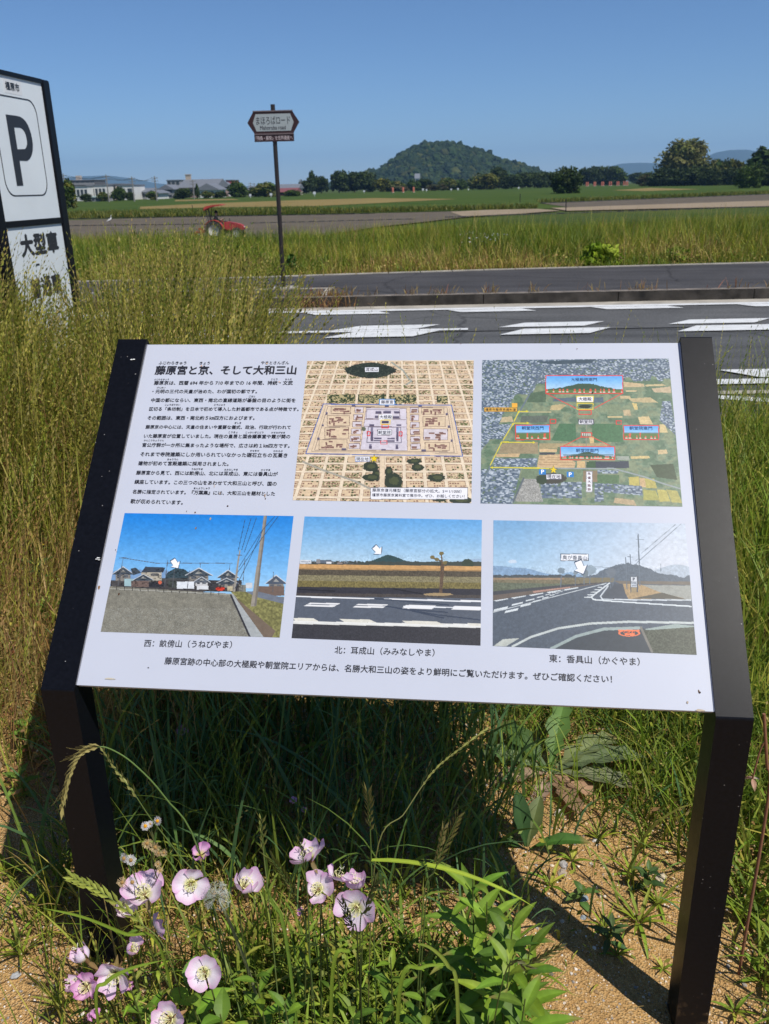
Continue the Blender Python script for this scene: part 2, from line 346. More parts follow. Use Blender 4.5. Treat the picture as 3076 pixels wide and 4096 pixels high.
# ---------------------------------------------------------------- lettering
_dg = None
def glyphs(body, res=3):
    c = bpy.data.curves.new('lettering', 'FONT'); c.body = body; c.resolution_u = res
    o = bpy.data.objects.new('lettering', c); COL.objects.link(o)
    dg = bpy.context.evaluated_depsgraph_get(); dg.update()
    me = bpy.data.meshes.new_from_object(o.evaluated_get(dg), depsgraph=dg)
    V = np.zeros(len(me.vertices)*3); me.vertices.foreach_get('co', V); V = V.reshape(-1, 3)[:, :2]
    me.calc_loop_triangles(); T = np.zeros(len(me.loop_triangles)*3, np.int32); me.loop_triangles.foreach_get('vertices', T)
    bpy.data.objects.remove(o); bpy.data.curves.remove(c); bpy.data.meshes.remove(me)
    return V, T.reshape(-1, 3)
def text(b, body, O, A, B, N, c, w, h=None, lift=.0004, bold=0.0, col=None, shear=0.0):
    """lettering centred on plane coordinates c=(a,b), w wide, h high (None: natural); bold thickens the strokes"""
    V, T = glyphs(body)
    if bold:                                             # heavier weight: the same strokes printed again a hair to each side
        n0 = len(V); offs = [(-bold, 0, 0), (bold, 0, .00004), (0, bold, .00008), (0, -bold, .00012)]
        Z = np.concatenate([np.full(n0, o[2]) for o in offs]); T = np.vstack([T+k*n0 for k in range(4)]); V = np.vstack([V+[o[0], o[1]] for o in offs])
    else: Z = np.zeros(len(V))
    lo, hi = V.min(0), V.max(0); k = w/(hi[0]-lo[0])
    ky = k if h is None else h/(hi[1]-lo[1])
    P = (V-(lo+hi)/2)*[k, ky]; P[:, 0] += shear*P[:, 1]
    X = np.asarray(O)+np.outer(P[:, 0]+c[0], A)+np.outer(P[:, 1]+c[1], B)+np.outer(lift+Z, N)
    b.raw(X, T, None if col is None else np.tile(lin(col), (len(X), 1)))

# ---------------------------------------------------------------- the information board
BX0, BX1, BY0, BZ0, SL = -0.8159, 0.4497, 1.4533, CAM[2]-0.9455, 0.841
PT = math.radians(44.98)
PA = np.array([1.0, 0, 0]); PB = np.array([0, math.cos(PT), math.sin(PT)]); PN = np.array([0, -math.sin(PT), math.cos(PT)]); PO = np.array([BX0, BY0, BZ0])
def onp(px, py):                                        # photograph pixel -> panel coordinates (a right, b up the slope)
    d = ray(px, py); t = ((PO-CAM)@PN)/(d@PN); P = CAM+d*t-PO; return P@PA, P@PB
board = thing('information_board', 'large sloping white information board with printed pictures on two black legs', 'information board', (BX0, BY0, 0))
def bind(o, root):                                      # geometry is written in world coordinates
    o.parent = root
    o.matrix_parent_inverse = Matrix.Identity(4) if root.parent else Matrix.Translation(-Vector(root.location))
    return o
def leg(x0, x1):
    # bent square tube: vertical shaft, then the sloping arm along the panel edge
    d = .062; b = MB(); top = PO+PB*(SL+.004)
    fz = BZ0-.006; h = math.tan((math.pi/2-PT)/2)
    pr = [(BY0-.012, -.16), (BY0-.012, fz), (top[1]-.002, top[2]+.012), (top[1]+d*math.sin(PT), top[2]+.012-d*math.cos(PT)), (BY0+d, fz-d*h+.004), (BY0+d, -.16)]
    b.prism(pr, (x0, 0, 0), (0, 1, 0), (0, 0, 1), (1, 0, 0), x1-x0)
    o = b.build('leg', M_BLACK)
    bv = o.modifiers.new('bevel', 'BEVEL'); bv.width = .0035; bv.segments = 2; bv.limit_method = 'ANGLE'
    return bind(o, board)
legL = leg(BX0-.073, BX0-.001); legR = leg(BX1+.001, BX1+.070)
pan = MB()
th = .012
V = [PO+PA*a+PB*b_+PN*n for n in (-th, 0) for a in (0, BX1-BX0) for b_ in (0, SL)]
pan.raw(V, [[4, 6, 7, 5], [0, 1, 3, 2], [0, 4, 5, 1], [2, 3, 7, 6], [0, 2, 6, 4], [1, 5, 7, 3]])
panel = bind(pan.build('panel', M_WHITE), board)
# thin silver channel that holds the panel on each side
M_ALU = mat('anodised_aluminium', (.35, .35, .38), rough=.35, metal=.8)
for a in (-.0012, BX1-BX0+.0012):
    ch = MB(); ch.tube([PO+PA*a+PN*.001, PO+PA*a+PB*SL+PN*.001], .0016, 6); bind(ch.build('edge_channel', M_ALU), board)

class Ras:
    """a printed picture: colours worked out on a fine grid of points of the print"""
    def __init__(s, corners, ox, oy, sc, nx, ny):
        c = [onp(ox+x*sc, oy+y*sc) for x, y in corners]     # TL TR BR BL
        s.c = np.array(c); u, v = np.meshgrid(np.linspace(0, 1, nx), np.linspace(0, 1, ny))
        s.a = (1-v)*((1-u)*c[0][0]+u*c[1][0])+v*((1-u)*c[3][0]+u*c[2][0])
        s.b = (1-v)*((1-u)*c[0][1]+u*c[1][1])+v*((1-u)*c[3][1]+u*c[2][1])
        P = PO+s.a[..., None]*PA+s.b[..., None]*PB; px, py = proj(P)
        s.X = (px-ox)/sc; s.Y = (py-oy)/sc; s.img = np.ones((ny, nx, 3)); s.nx, s.ny = nx, ny; s.u, s.v = u, v; s.m = (ox, oy, sc)
    def fill(s, m, c, al=1.0): s.img[m] = s.img[m]*(1-al)+np.asarray(c, float)*al
    def poly(s, pts, c, al=1.0):
        X, Y = s.X, s.Y; ins = np.zeros(X.shape, bool); n = len(pts)
        for i in range(n):
            x0, y0 = pts[i]; x1, y1 = pts[(i+1) % n]
            if y0 == y1: continue
            ins ^= ((y0 > Y) != (y1 > Y)) & (X < (x1-x0)*(Y-y0)/(y1-y0)+x0)
        if c is not None: s.fill(ins, c, al)
        return ins
    def rect(s, x0, y0, x1, y1, c, al=1.0): m = (s.X > x0) & (s.X < x1) & (s.Y > y0) & (s.Y < y1); s.fill(m, c, al); return m
    def frame(s, x0, y0, x1, y1, w, c): s.line([(x0, y0), (x1, y0), (x1, y1), (x0, y1), (x0, y0)], w, c)
    def line(s, pts, w, c):
        for (x0, y0), (x1, y1) in zip(pts[:-1], pts[1:]):
            dx, dy = x1-x0, y1-y0; t = np.clip(((s.X-x0)*dx+(s.Y-y0)*dy)/(dx*dx+dy*dy+1e-9), 0, 1)
            s.fill((s.X-x0-t*dx)**2+(s.Y-y0-t*dy)**2 < (w/2)**2, c)
    def ell(s, cx, cy, rx, ry, c, rag=0, seed=0, al=1.0):
        d = ((s.X-cx)/rx)**2+((s.Y-cy)/ry)**2
        if rag: d = d+rag*(fbm(s.X/9, s.Y/9, seed)-.5)
        s.fill(d < 1, c, al); return d < 1
    def mottle(s, m, k, sc, seed): s.img[m] *= (1+k*(fbm(s.X/sc, s.Y/sc, seed, 3)-.5)*2)[m][:, None]
    def star(s, cx, cy, r):
        for rr, c in ((r*1.12, (.15, .12, .05)), (r*.92, (.98, .85, .1))):
            s.poly([(cx+(rr if k % 2 == 0 else rr*.42)*math.sin(k*math.pi/5), cy-(rr if k % 2 == 0 else rr*.42)*math.cos(k*math.pi/5)) for k in range(10)], c)
    def build(s, name, label):
        P = PO+s.a[..., None]*PA+s.b[..., None]*PB+PN*.0004
        I = np.arange(s.nx*s.ny).reshape(s.ny, s.nx)
        w_ = (s.img.min(-1) < .9)[..., None]; g_ = 1+np.where(s.img[..., 2] > s.img[..., 0]+.12, .035, .09)*(fbm(s.X/3.2, s.Y/3.2, 91, 2)-.5)+.14*(fbm(s.X/22, s.Y/15, 92, 3)-.5)   # photographic tone variation
        s.img = np.where(w_, np.clip(s.img*g_[..., None], 0, 1)*.97+.025, s.img)
        F = np.stack([I[:-1, :-1], I[1:, :-1], I[1:, 1:], I[:-1, 1:]], -1).reshape(-1, 4)
        o = MB().raw(P.reshape(-1, 3), F, PK*lin(np.clip(s.img, 0, 1)).reshape(-1, 3)).build(name, M_PRINT)
        o['label'] = label; bind(o, board); s.o = o; return o
    def lab(s, mb, body, x0, yc, x1, h=None, bold=.0, col=None, y1=None):
        ox, oy, sc = s.m; p = onp(ox+x0*sc, oy+yc*sc); q = onp(ox+x1*sc, oy+(yc if y1 is None else y1)*sc)
        text(mb, body, PO, PA, PB, PN, ((p[0]+q[0])/2, (p[1]+q[1])/2), math.hypot(q[0]-p[0], 0), h, .0009, bold, col)
PK = .77             # reflectance of the print's white
def letter(r, mb): bind(mb.build('picture_lettering', M_PRINT), r.o)
plab = MB()          # lettering printed over the pictures
BK = (.12, .12, .2)
# --- 1: model of the ancient capital
r = Ras([(165, 90), (1547, 85), (1527, 1273), (43, 1248)], 1150, 1400, .4816, 420, 340); X, Y = r.X, r.Y
r.img[:] = (.87, .77, .63); r.mottle(np.ones(X.shape, bool), .06, 60, 2)
t = np.clip((Y-90)/1180, 0, 1); gx = (X-(845-55*t))/(105+80*t); gy = (-34+np.sqrt(34**2+3.8*np.maximum(Y-90, 0)))/1.9
ix, iy, fx, fy = np.floor(gx), np.floor(gy), gx-np.floor(gx), gy-np.floor(gy)
inb = (fx > .08) & (fx < .92) & (fy > .13) & (fy < .9)
r.fill(~inb, (.93, .86, .75)); r.fill(inb & ((fx < .11) | (fx > .89) | (fy < .2) | (fy > .86)), (.62, .50, .40))
g = (hsh(ix, iy, 5) < .3) & inb; r.fill(g & (fbm(X/12, Y/8, 4) > .53), (.42, .44, .27))
sx_, sy_ = np.floor(fx*8), np.floor(fy*3.4); hh = hsh(ix*8+sx_, iy*4+sy_, 9); ux, uy = fx*8-sx_, fy*3.4-sy_
hs = inb & (hh < .5) & (ux > .12) & (ux < .8) & (uy > .25) & (uy < .8)
r.fill(hs, (.50, .34, .29)); r.fill(hs & (uy > .58), (.70, .58, .50)); r.fill(inb & (hh > .9) & (ux > .2) & (uy > .3), (.30, .33, .2))
r.line([(865, 105), (960, 170), (1000, 230), (1030, 260), (985, 290)], 12, (.62, .64, .6)); r.line([(130, 930), (300, 1000), (560, 1090), (700, 1160)], 16, (.66, .64, .58))
def woods(x0, y0, x1, y1, seed):
    m = r.rect(x0, y0, x1, y1, (.74, .68, .5)); n = fbm(X/14, Y/10, seed, 3); r.fill(m & (n > .45), (.35, .38, .25)); r.fill(m & (n > .56), (.2, .24, .16))
woods(328, 370, 562, 442, 31); woods(585, 370, 820, 442, 32); woods(845, 370, 1068, 442, 33); woods(1240, 380, 1330, 440, 34)
hill = np.abs((X-688)/218)**1.5+np.abs((Y-170)/66)**1.7+.25*(fbm(X/8, Y/8, 6)-.5) < 1
r.fill(hill, (.15, .19, .17)); r.fill(hill & (fbm(X/9, Y/7, 7) > .58), (.24, .28, .24))
for k, (a, b_, c, d) in enumerate([(690, 970, 62, 40), (740, 1040, 36, 48), (700, 1060, 80, 30), (880, 1090, 78, 70), (840, 1010, 35, 40), (1050, 925, 64, 24), (1078, 975, 54, 30), (1240, 1062, 76, 32), (1440, 1250, 90, 36), (1260, 1240, 60, 20)]):
    r.ell(a, b_, c, d, (.19, .23, .18), .9, 40+k); r.ell(a+5, b_-4, c*.5, d*.5, (.3, .33, .22), 1.5, 60+k)
r.line([(790, 880), (785, 1250)], 42, (.90, .82, .70)); r.line([(768, 880), (755, 1240)], 3, (.6, .5, .42)); r.line([(810, 880), (806, 1140)], 3, (.6, .5, .42))
pal = [(297, 450), (1362, 460), (1455, 882), (152, 862)]; r.poly(pal, (.90, .81, .69))
def ring(pts, w, c): r.line(pts+[pts[0]], w, c)
ring([(335, 470), (1325, 480), (1385, 850), (225, 832)], 4, (.45, .38, .36)); ring([(318, 462), (1340, 472), (1410, 862), (200, 842)], 3, (.6, .52, .44))
r.poly([(655, 480), (988, 485), (996, 836), (604, 830)], (.85, .82, .86)); ring([(655, 480), (988, 485), (996, 836), (604, 830)], 4, (.55, .46, .42))
rs = random.Random(4)
def block(x0, y0, x1, y1, white=False, n=9):
    r.rect(x0, y0, x1, y1, (.86, .82, .84) if white else (.88, .79, .66)); r.frame(x0, y0, x1, y1, 4, (.46, .36, .33))
    for _ in range(n):
        a, c = rs.uniform(x0+8, x1-45), rs.uniform(y0+8, y1-20); v = rs.random() < .3; w, h = (14, 26) if v else (rs.uniform(25, 50), 11)
        r.rect(a, c, a+w, c+h, (.5, .36, .33)); r.rect(a, c+h, a+w, c+h+5, (.74, .62, .55))
for (a, c, d, e) in ((362, 472, 525, 530), (330, 545, 515, 632), (310, 642, 508, 735), (262, 745, 495, 828), (1115, 480, 1300, 535), (1125, 552, 1310, 635), (1142, 768, 1345, 838)): block(a, c, d, e, n=11)
block(1130, 655, 1330, 748, True, 9)
for k in range(6):
    y0 = 475+k*60; block(560-10*k, y0, 630-6*k, y0+46, True, 3); block(1018+1*k, y0+4, 1088+3*k, y0+50, True, 3)
ring([(660, 495), (930, 497), (935, 572), (655, 570)], 4, (.4, .32, .36))
for (a, c, d, e) in ((730, 508, 780, 530), (795, 506, 860, 528), (885, 508, 930, 530), (725, 545, 775, 565), (870, 548, 930, 568), (680, 615, 720, 632), (905, 617, 945, 632), (690, 640, 712, 760), (903, 642, 922, 760), (718, 728, 782, 740), (828, 730, 890, 742), (715, 748, 780, 758), (820, 750, 890, 762), (678, 783, 700, 822), (897, 785, 920, 823), (780, 822, 818, 838), (450, 816, 488, 834), (1112, 826, 1150, 842), (532, 455, 565, 470), (808, 458, 842, 474), (1086, 462, 1118, 476), (316, 516, 334, 538), (284, 616, 302, 636), (246, 726, 266, 748), (1312, 524, 1330, 545), (1332, 628, 1350, 648), (1354, 742, 1374, 764)):
    r.rect(a, c, d, e, (.36, .33, .42)); r.rect(a, c, d, c+(e-c)*.35, (.48, .46, .55))
ring([(672, 640), (940, 642), (946, 772), (660, 770)], 7, (.50, .48, .54)); r.line([(640, 575), (985, 578)], 4, (.45, .36, .38)); r.line([(640, 635), (985, 640)], 4, (.45, .36, .38))
r.ell(632, 655, 18, 18, (.4, .42, .33), 1, 3); r.rect(784, 588, 842, 610, (.28, .26, .34)); r.frame(776, 582, 852, 618, 6, (.93, .83, .2))
for q in ((784, 622, 838, 648), (662, 678, 685, 712), (928, 680, 952, 714), (774, 757, 826, 782)): r.frame(*q, 6, (.88, .12, .12))
ring(pal, 7, (.16, .36, .68))
for (a, c, d, e, col, w) in ((645, 145, 757, 181, (.8, .82, .86), 2), (763, 411, 890, 456, (.2, .5, .75), 7), (758, 535, 873, 579, (.75, .72, .6), 3), (748, 664, 865, 707, (.2, .18, .2), 4), (563, 887, 682, 927, (.45, .55, .75), 4), (690, 1143, 1497, 1240, (.35, .35, .38), 4)):
    r.rect(a, c, d, e, (.95, .95, .97)); r.frame(a, c, d, e, w, col)
r.star(720, 903, 34)
r.lab(plab, '耳成山', 652, 163, 750, col=BK); r.lab(plab, '藤原宮', 778, 433, 878, col=BK); r.lab(plab, '大極殿', 765, 557, 867, col=BK); r.lab(plab, '朝堂院', 755, 686, 858, col=BK)
r.lab(plab, '現在地', 571, 907, 674, col=BK); r.lab(plab, '藤原京復元模型（藤原宮部分の拡大。S＝1/1000）', 705, 1168, 1445, col=BK, y1=1172); r.lab(plab, '橿原市藤原京資料室で展示中。ぜひ、お越しください！', 703, 1206, 1470, col=BK, y1=1214)
r.build('printed_picture', 'printed map of a tan city model with a blue outlined palace'); letter(r, plab); plab = MB()
# --- 2: aerial photograph
r = Ras([(90, 75), (1467, 63), (1568, 1157), (78, 1133)], 1880, 1400, .5418, 420, 340); X, Y = r.X, r.Y
n = fbm(X/70, Y/40, 3); r.img[:] = (.46, .54, .44); r.fill(n > .55, (.52, .57, .45)); r.fill(n < .42, (.38, .48, .38)); r.mottle(np.ones(X.shape, bool), .12, 14, 4)
def city(m, sc, seed, dark=.5):
    sc = sc*.72
    cx, cy = np.floor(X/sc+.3*np.floor(Y/sc/.55)), np.floor(Y/sc/.55); h = hsh(cx, cy, seed); k = hsh(cx, cy, seed+1)
    c = np.where((h < dark)[..., None], np.stack([.30+.14*k, .37+.13*k, .44+.13*k], -1), np.stack([.50+.26*k, .56+.24*k, .61+.23*k], -1))
    c = np.where(((h > .86) & (k < .6))[..., None], np.array([.38, .46, .38]), c); r.img[m] = c[m]
city(Y+.06*X < 300+50*(fbm(X/90, Y/90, 8)-.5)*2, 17, 1, .62); city((Y < 330) & (X < 520-.5*(Y-200)), 17, 2, .6)
for q, c in (([(330, 80), (500, 85), (470, 115), (340, 110)], (.72, .70, .5)), ([(430, 320), (560, 300), (560, 385), (420, 385)], (.33, .42, .33)), ([(1130, 235), (1280, 250), (1290, 272), (1140, 276)], (.80, .71, .55)), ([(1290, 258), (1420, 250), (1450, 265), (1300, 270)], (.80, .73, .55)), ([(1340, 285), (1480, 270), (1485, 318), (1360, 312)], (.78, .70, .57)), ([(1150, 300), (1230, 300), (1230, 308), (1150, 308)], (.85, .76, .58)), ([(1110, 340), (1180, 340), (1190, 362), (1110, 362)], (.79, .71, .54)), ([(1170, 360), (1330, 350), (1390, 390), (1200, 385)], (.76, .69, .52)), ([(1195, 392), (1230, 395), (1240, 440), (1215, 440)], (.85, .76, .5)), ([(1130, 445), (1180, 440), (1190, 485), (1135, 485)], (.76, .68, .53)), ([(1240, 495), (1320, 490), (1350, 548), (1255, 548)], (.84, .75, .55)), ([(1015, 490), (1125, 490), (1125, 500), (1015, 500)], (.82, .75, .55)), ([(600, 410), (680, 400), (710, 410), (665, 445), (590, 445)], (.75, .68, .5)), ([(370, 455), (600, 455), (600, 462), (370, 462)], (.7, .68, .52)), ([(140, 505), (310, 490), (320, 530), (150, 540)], (.76, .70, .55)), ([(380, 488), (575, 485), (570, 535), (370, 538)], (.38, .42, .38)), ([(660, 545), (780, 543), (785, 680), (600, 668)], (.30, .46, .33)), ([(900, 545), (1120, 545), (1130, 680), (900, 682)], (.31, .47, .33)), ([(1400, 548), (1440, 552), (1460, 610), (1400, 610)], (.84, .76, .55)), ([(235, 690), (500, 680), (505, 765), (210, 765)], (.62, .56, .44)), ([(510, 690), (640, 690), (650, 730), (510, 730)], (.66, .6, .45)), ([(640, 690), (1010, 690), (1010, 715), (640, 715)], (.70, .63, .47)), ([(880, 640), (915, 640), (915, 690), (885, 690)], (.84, .72, .5)), ([(510, 733), (643, 731), (640, 753), (512, 753)], (.85, .73, .55)), ([(512, 757), (630, 757), (630, 773), (512, 773)], (.28, .29, .32)), ([(190, 768), (370, 765), (360, 790), (195, 790)], (.80, .69, .52)), ([(510, 778), (670, 770), (780, 830), (770, 872), (495, 868)], (.82, .70, .53)), ([(790, 822), (900, 822), (850, 872), (790, 872)], (.82, .70, .50)), ([(1080, 785), (1170, 783), (1180, 815), (1090, 815)], (.62, .65, .6)), ([(1185, 785), (1320, 782), (1330, 800), (1190, 805)], (.84, .75, .52)), ([(1385, 740), (1450, 735), (1460, 765), (1390, 772)], (.82, .73, .55)), ([(850, 825), (930, 820), (940, 870), (850, 872)], (.24, .36, .25)), ([(925, 822), (1170, 822), (1175, 872), (930, 875)], (.25, .28, .33)), ([(385, 885), (820, 880), (830, 970), (375, 945)], (.46, .53, .42)), ([(1010, 400), (1110, 400), (1110, 480), (1010, 480)], (.5, .56, .44)), ([(1330, 850), (1500, 840), (1530, 960), (1380, 940)], (.27, .33, .24)), ([(940, 920), (1100, 925), (1100, 985), (940, 985)], (.35, .47, .33)), ([(1170, 940), (1245, 935), (1250, 1005), (1175, 1000)], (.75, .70, .38)), ([(1250, 945), (1290, 945), (1300, 1015), (1255, 1010)], (.80, .68, .5)), ([(1290, 950), (1360, 950), (1380, 1020), (1300, 1020)], (.72, .68, .37)), ([(1280, 1030), (1370, 1040), (1400, 1110), (1280, 1110)], (.67, .66, .36)), ([(1380, 1030), (1450, 1035), (1480, 1120), (1400, 1120)], (.74, .70, .38)), ([(1450, 1030), (1530, 1040), (1565, 1130), (1490, 1125)], (.70, .67, .38)), ([(1070, 1090), (1210, 1110), (1230, 1150), (1060, 1130)], (.74, .66, .52)), ([(625, 355), (985, 350), (985, 390), (610, 380)], (.35, .42, .47))):
    m = r.poly(q, c); r.mottle(m, .1, 9, 12)
for yy in (792, 808, 828, 846): r.line([(510, yy), (775, yy+6)], 3, (.62, .5, .38))
r.poly([(450, 88), (930, 68), (900, 95), (640, 108)], (.26, .33, .38))
city(X+.62*(Y-400) < 300-40*(fbm(X/60, Y/60, 9)-.5), 17, 5, .55); m = (X < 495) & (Y > 800) & (Y < 862) & (X > 175); city(m, 19, 6, .55)
city((Y > 880) & (X < 375-.25*(Y-880)), 22, 7, .55); city((X > 520) & (X < 825) & (Y > 975) & (Y < 1095), 30, 8, .6); city((X > 920) & (X < 985) & (Y > 985) & (Y < 1120), 26, 9, .6)
city(r.poly([(985, 985), (1270, 1005), (1275, 1075), (990, 1050)], None), 24, 10, .6); city(r.poly([(1420, 380), (1480, 380), (1530, 640), (1400, 520)], None), 18, 11, .6); city(r.poly([(940, 885), (1100, 890), (1090, 912), (940, 910)], None), 20, 12, .4)
city(r.poly([(130, 555), (330, 545), (240, 660), (110, 660)], None), 18, 14, .5); r.poly([(390, 950), (500, 955), (540, 1120), (330, 1120)], (.62, .62, .60)); r.mottle(r.poly([(390, 950), (500, 955), (540, 1120), (330, 1120)], None), .35, 5, 15)
r.ell(600, 950, 110, 40, (.27, .27, .24), .8, 22); r.ell(530, 960, 40, 35, (.2, .27, .2), .8, 23); r.line([(395, 950), (320, 1120)], 14, (.38, .42, .45)); r.line([(560, 120), (460, 290), (330, 520), (210, 720), (140, 880), (80, 1000)], 12, (.42, .48, .52))
r.line([(160, 868), (640, 874), (1060, 876), (1290, 938), (1420, 985), (1570, 1030)], 10, (.60, .64, .64)); r.line([(860, 545), (855, 870)], 8, (.55, .56, .48)); r.rect(835, 890, 940, 975, (.55, .48, .38))
def callout(x0, y0, x1, y1, seed, n, hills):
    k = (Y-y0)/(y1-y0); m = r.rect(x0, y0, x1, y1, (.6, .8, .95))
    r.img[m] = np.stack([.34+.5*k, .66+.25*k, .93+.03*k], -1)[m]
    if hills: r.fill(m & (Y > y0+(y1-y0)*(.82-.34*np.exp(-((X-(x0+x1)/2)/((x1-x0)*.28))**2)-.1*fbm(X/20, Y*0, seed))), (.22, .33, .24))
    else: r.fill(m & (k > .5), (.42, .52, .55))
    r.fill(m & (k > (.80 if hills else .56)), (.38, .48, .27))
    for i in range(n):
        x = x0+(x1-x0)*(i+.5+.3*rs.uniform(-1, 1))/n; w = rs.uniform(6, 16); top = y0+(y1-y0)*rs.uniform(.5, .76)
        r.rect(x-w/2, max(top, y0+(y1-y0)*(.74 if hills else .48)), x+w/2, y1-8, (.86, .36, .27)); r.rect(x-w*.8, y1-14, x+w*.8, y1-8, (.9, .88, .82))
    r.frame(x0, y0, x1, y1, 6, (.9, .22, .22))
RD = (.9, .22, .22)
for p in ([(560, 320), (780, 430)], [(1125, 320), (920, 430)], [(690, 710), (825, 640)], [(1040, 710), (895, 640)]): r.line(p, 5, RD)
callout(560, 190, 1127, 322, 1, 15, True); callout(338, 555, 588, 662, 2, 5, False); callout(1135, 558, 1392, 662, 3, 7, False); callout(668, 714, 1068, 810, 4, 15, True)
r.rect(690, 770, 1060, 780, (.3, .4, .4), .6)
for q in ((805, 445, 895, 475), (592, 513, 632, 540), (1080, 522, 1116, 550), (822, 612, 898, 642)): r.frame(*q, 6, RD)
r.fill((np.abs(Y-625) < 9) & (X > 828) & (X < 892) & ((X // 7) % 2 == 0), (.85, .82, .8))
YL = (.90, .84, .2)
for p in ([(610, 874), (165, 868)], [(150, 850), (232, 685)], [(240, 680), (470, 683)], [(245, 665), (318, 545)], [(322, 540), (425, 540)], [(325, 528), (358, 460)], [(360, 453), (418, 453)]): r.line(p, 7, YL)
for (x, y, a) in ((160, 868, math.pi), (232, 684, -1.1), (472, 683, 0), (318, 545, -1.0), (426, 540, 0), (360, 455, -1.1), (420, 453, 0)):
    r.poly([(x+14*math.cos(a), y+14*math.sin(a)), (x+12*math.cos(a+2.3), y+12*math.sin(a+2.3)), (x+12*math.cos(a-2.3), y+12*math.sin(a-2.3))], YL)
r.rect(310, 392, 348, 425, (.98, .72, .25)); r.rect(105, 426, 348, 455, (.96, .74, .3)); r.frame(105, 426, 348, 455, 3, (.4, .3, .1))
for (a, c, d, e, col) in ((788, 343, 910, 384, (.93, .85, .3)), (802, 513, 912, 549, (.3, .3, .35)), (563, 917, 676, 955, (.3, .3, .35)), (858, 897, 902, 1048, (.6, .6, .62))):
    r.rect(a, c, d, e, (.95, .95, .97)); r.frame(a, c, d, e, 5, col)
r.frame(790, 396, 908, 438, 6, (.93, .83, .25)); r.ell(850, 418, 45, 14, (.15, .2, .16), .6, 71)
for (a, c, d, e) in ((510, 880, 560, 920), (714, 900, 766, 940)): r.rect(a, c, d, e, (.13, .5, .8))
r.star(616, 886, 30)
BL = (.12, .24, .42)
r.lab(plab, '大極殿院南門', 745, 219, 937, col=BL); r.lab(plab, '大極殿', 802, 363, 897, col=BK); r.lab(plab, '朝堂院', 809, 531, 905, col=BK); r.lab(plab, '橿原市藤原京資料室', 113, 441, 340, col=BK)
r.lab(plab, '朝堂院西門', 383, 577, 543, col=BL); r.lab(plab, '朝堂院東門', 1177, 578, 1345, col=BL); r.lab(plab, '朝堂院南門', 783, 743, 948, col=BL); r.lab(plab, '現在地', 570, 936, 668, col=BK)
r.lab(plab, 'P', 525, 900, 547, col=(.95, .96, 1), bold=.02); r.lab(plab, 'P', 729, 920, 751, col=(.95, .96, 1), bold=.02)
for k, c in enumerate('朱雀大路跡'): r.lab(plab, c, 868, 914+29*k, 892, col=(.35, .12, .12))
r.build('printed_picture', 'printed aerial photograph of fields and houses with red framed insets'); letter(r, plab); plab = MB()
def arrow(r, cx, cy, a, L, W_):
    def P(k): 
        pts = [(L*.5, 0), (0, W_), (0, W_*.5), (-L*.5, W_*.5), (-L*.5, -W_*.5), (0, -W_*.5), (0, -W_)]
        return [(cx+k*(x*math.cos(a)-y*math.sin(a)), cy+k*(x*math.sin(a)+y*math.cos(a))) for x, y in pts]
    r.poly(P(1.1), (.2, .3, .4)); r.poly(P(.92), (.98, .98, 1))
def sky(r, y0, y1, top, bot, m=None):
    k = np.clip((r.Y-y0)/(y1-y0), 0, 1)[..., None]; c = np.asarray(top)*(1-k)+np.asarray(bot)*k
    r.img[:] = c
# --- 3: west, gravel lot and houses
r = Ras([(367, 60), (1614, 82), (1511, 979), (190, 936)], 300, 2020, .5418, 420, 310); X, Y = r.X, r.Y
sky(r, 60, 600, (.10, .50, .86), (.60, .80, .95))
r.fill((Y > 500-30*fbm(X/90, X*0, 2)) & (X < 900), (.48, .62, .78))
r.fill(((X-765)/95)**2+((Y-540)/72)**2+.3*(fbm(X/14, Y/14, 5)-.5) < 1, (.22, .29, .32)); r.rect(480, 540, 900, 600, (.3, .31, .31))
def house(x, y, w, h, roof=(.27, .31, .35), wall=(.54, .52, .49)):
    r.rect(x, y, x+w, y+h, wall); r.rect(x+w*.1, y+h*.25, x+w*.35, y+h*.6, (.35, .37, .4)); r.rect(x+w*.55, y+h*.25, x+w*.85, y+h*.6, (.38, .4, .42))
    r.poly([(x-w*.28, y+12), (x+w*.5, y-h*.80), (x+w*1.28, y+12)], (.80, .82, .84)); r.poly([(x-w*.24, y+14), (x+w*.5, y-h*.68), (x+w*1.24, y+14)], roof); r.poly([(x+w*.3, y-2), (x+w*.5, y-h*.40), (x+w*.7, y-2)], (.62, .62, .6))
r.rect(262, 556, 1232, 640, (.27, .26, .26)); house(300, 500, 110, 60); r.poly([(487, 500), (520, 455), (668, 462), (650, 500)], (.24, .27, .31)); r.rect(490, 498, 640, 560, (.72, .69, .62)); r.rect(560, 505, 620, 525, (.4, .4, .4))
house(450, 545, 110, 45); r.poly([(410, 470), (450, 462), (490, 500), (430, 520)], (.26, .3, .34)); house(845, 510, 140, 60); house(890, 560, 90, 40, (.4, .43, .47), (.8, .8, .8)); house(1075, 525, 110, 60); house(1060, 570, 120, 40)
r.rect(270, 560, 370, 600, (.3, .29, .29)); r.rect(365, 545, 430, 600, (.62, .74, .76)); r.rect(415, 560, 545, 605, (.45, .38, .35)); r.rect(545, 570, 665, 608, (.22, .22, .24)); r.rect(690, 560, 750, 612, (.28, .30, .28)); r.rect(752, 566, 880, 618, (.88, .90, .92)); r.rect(900, 598, 985, 624, (.86, .87, .88)); r.rect(990, 575, 1050, 622, (.24, .24, .25))
r.ell(1072, 618, 33, 17, (.88, .25, .17)); r.rect(1045, 600, 1100, 610, (.3, .2, .2)); r.ell(570, 596, 24, 12, (.18, .18, .2)); r.ell(628, 572, 13, 13, (.85, .42, .3)); r.rect(1125, 600, 1165, 636, (.74, .70, .58))
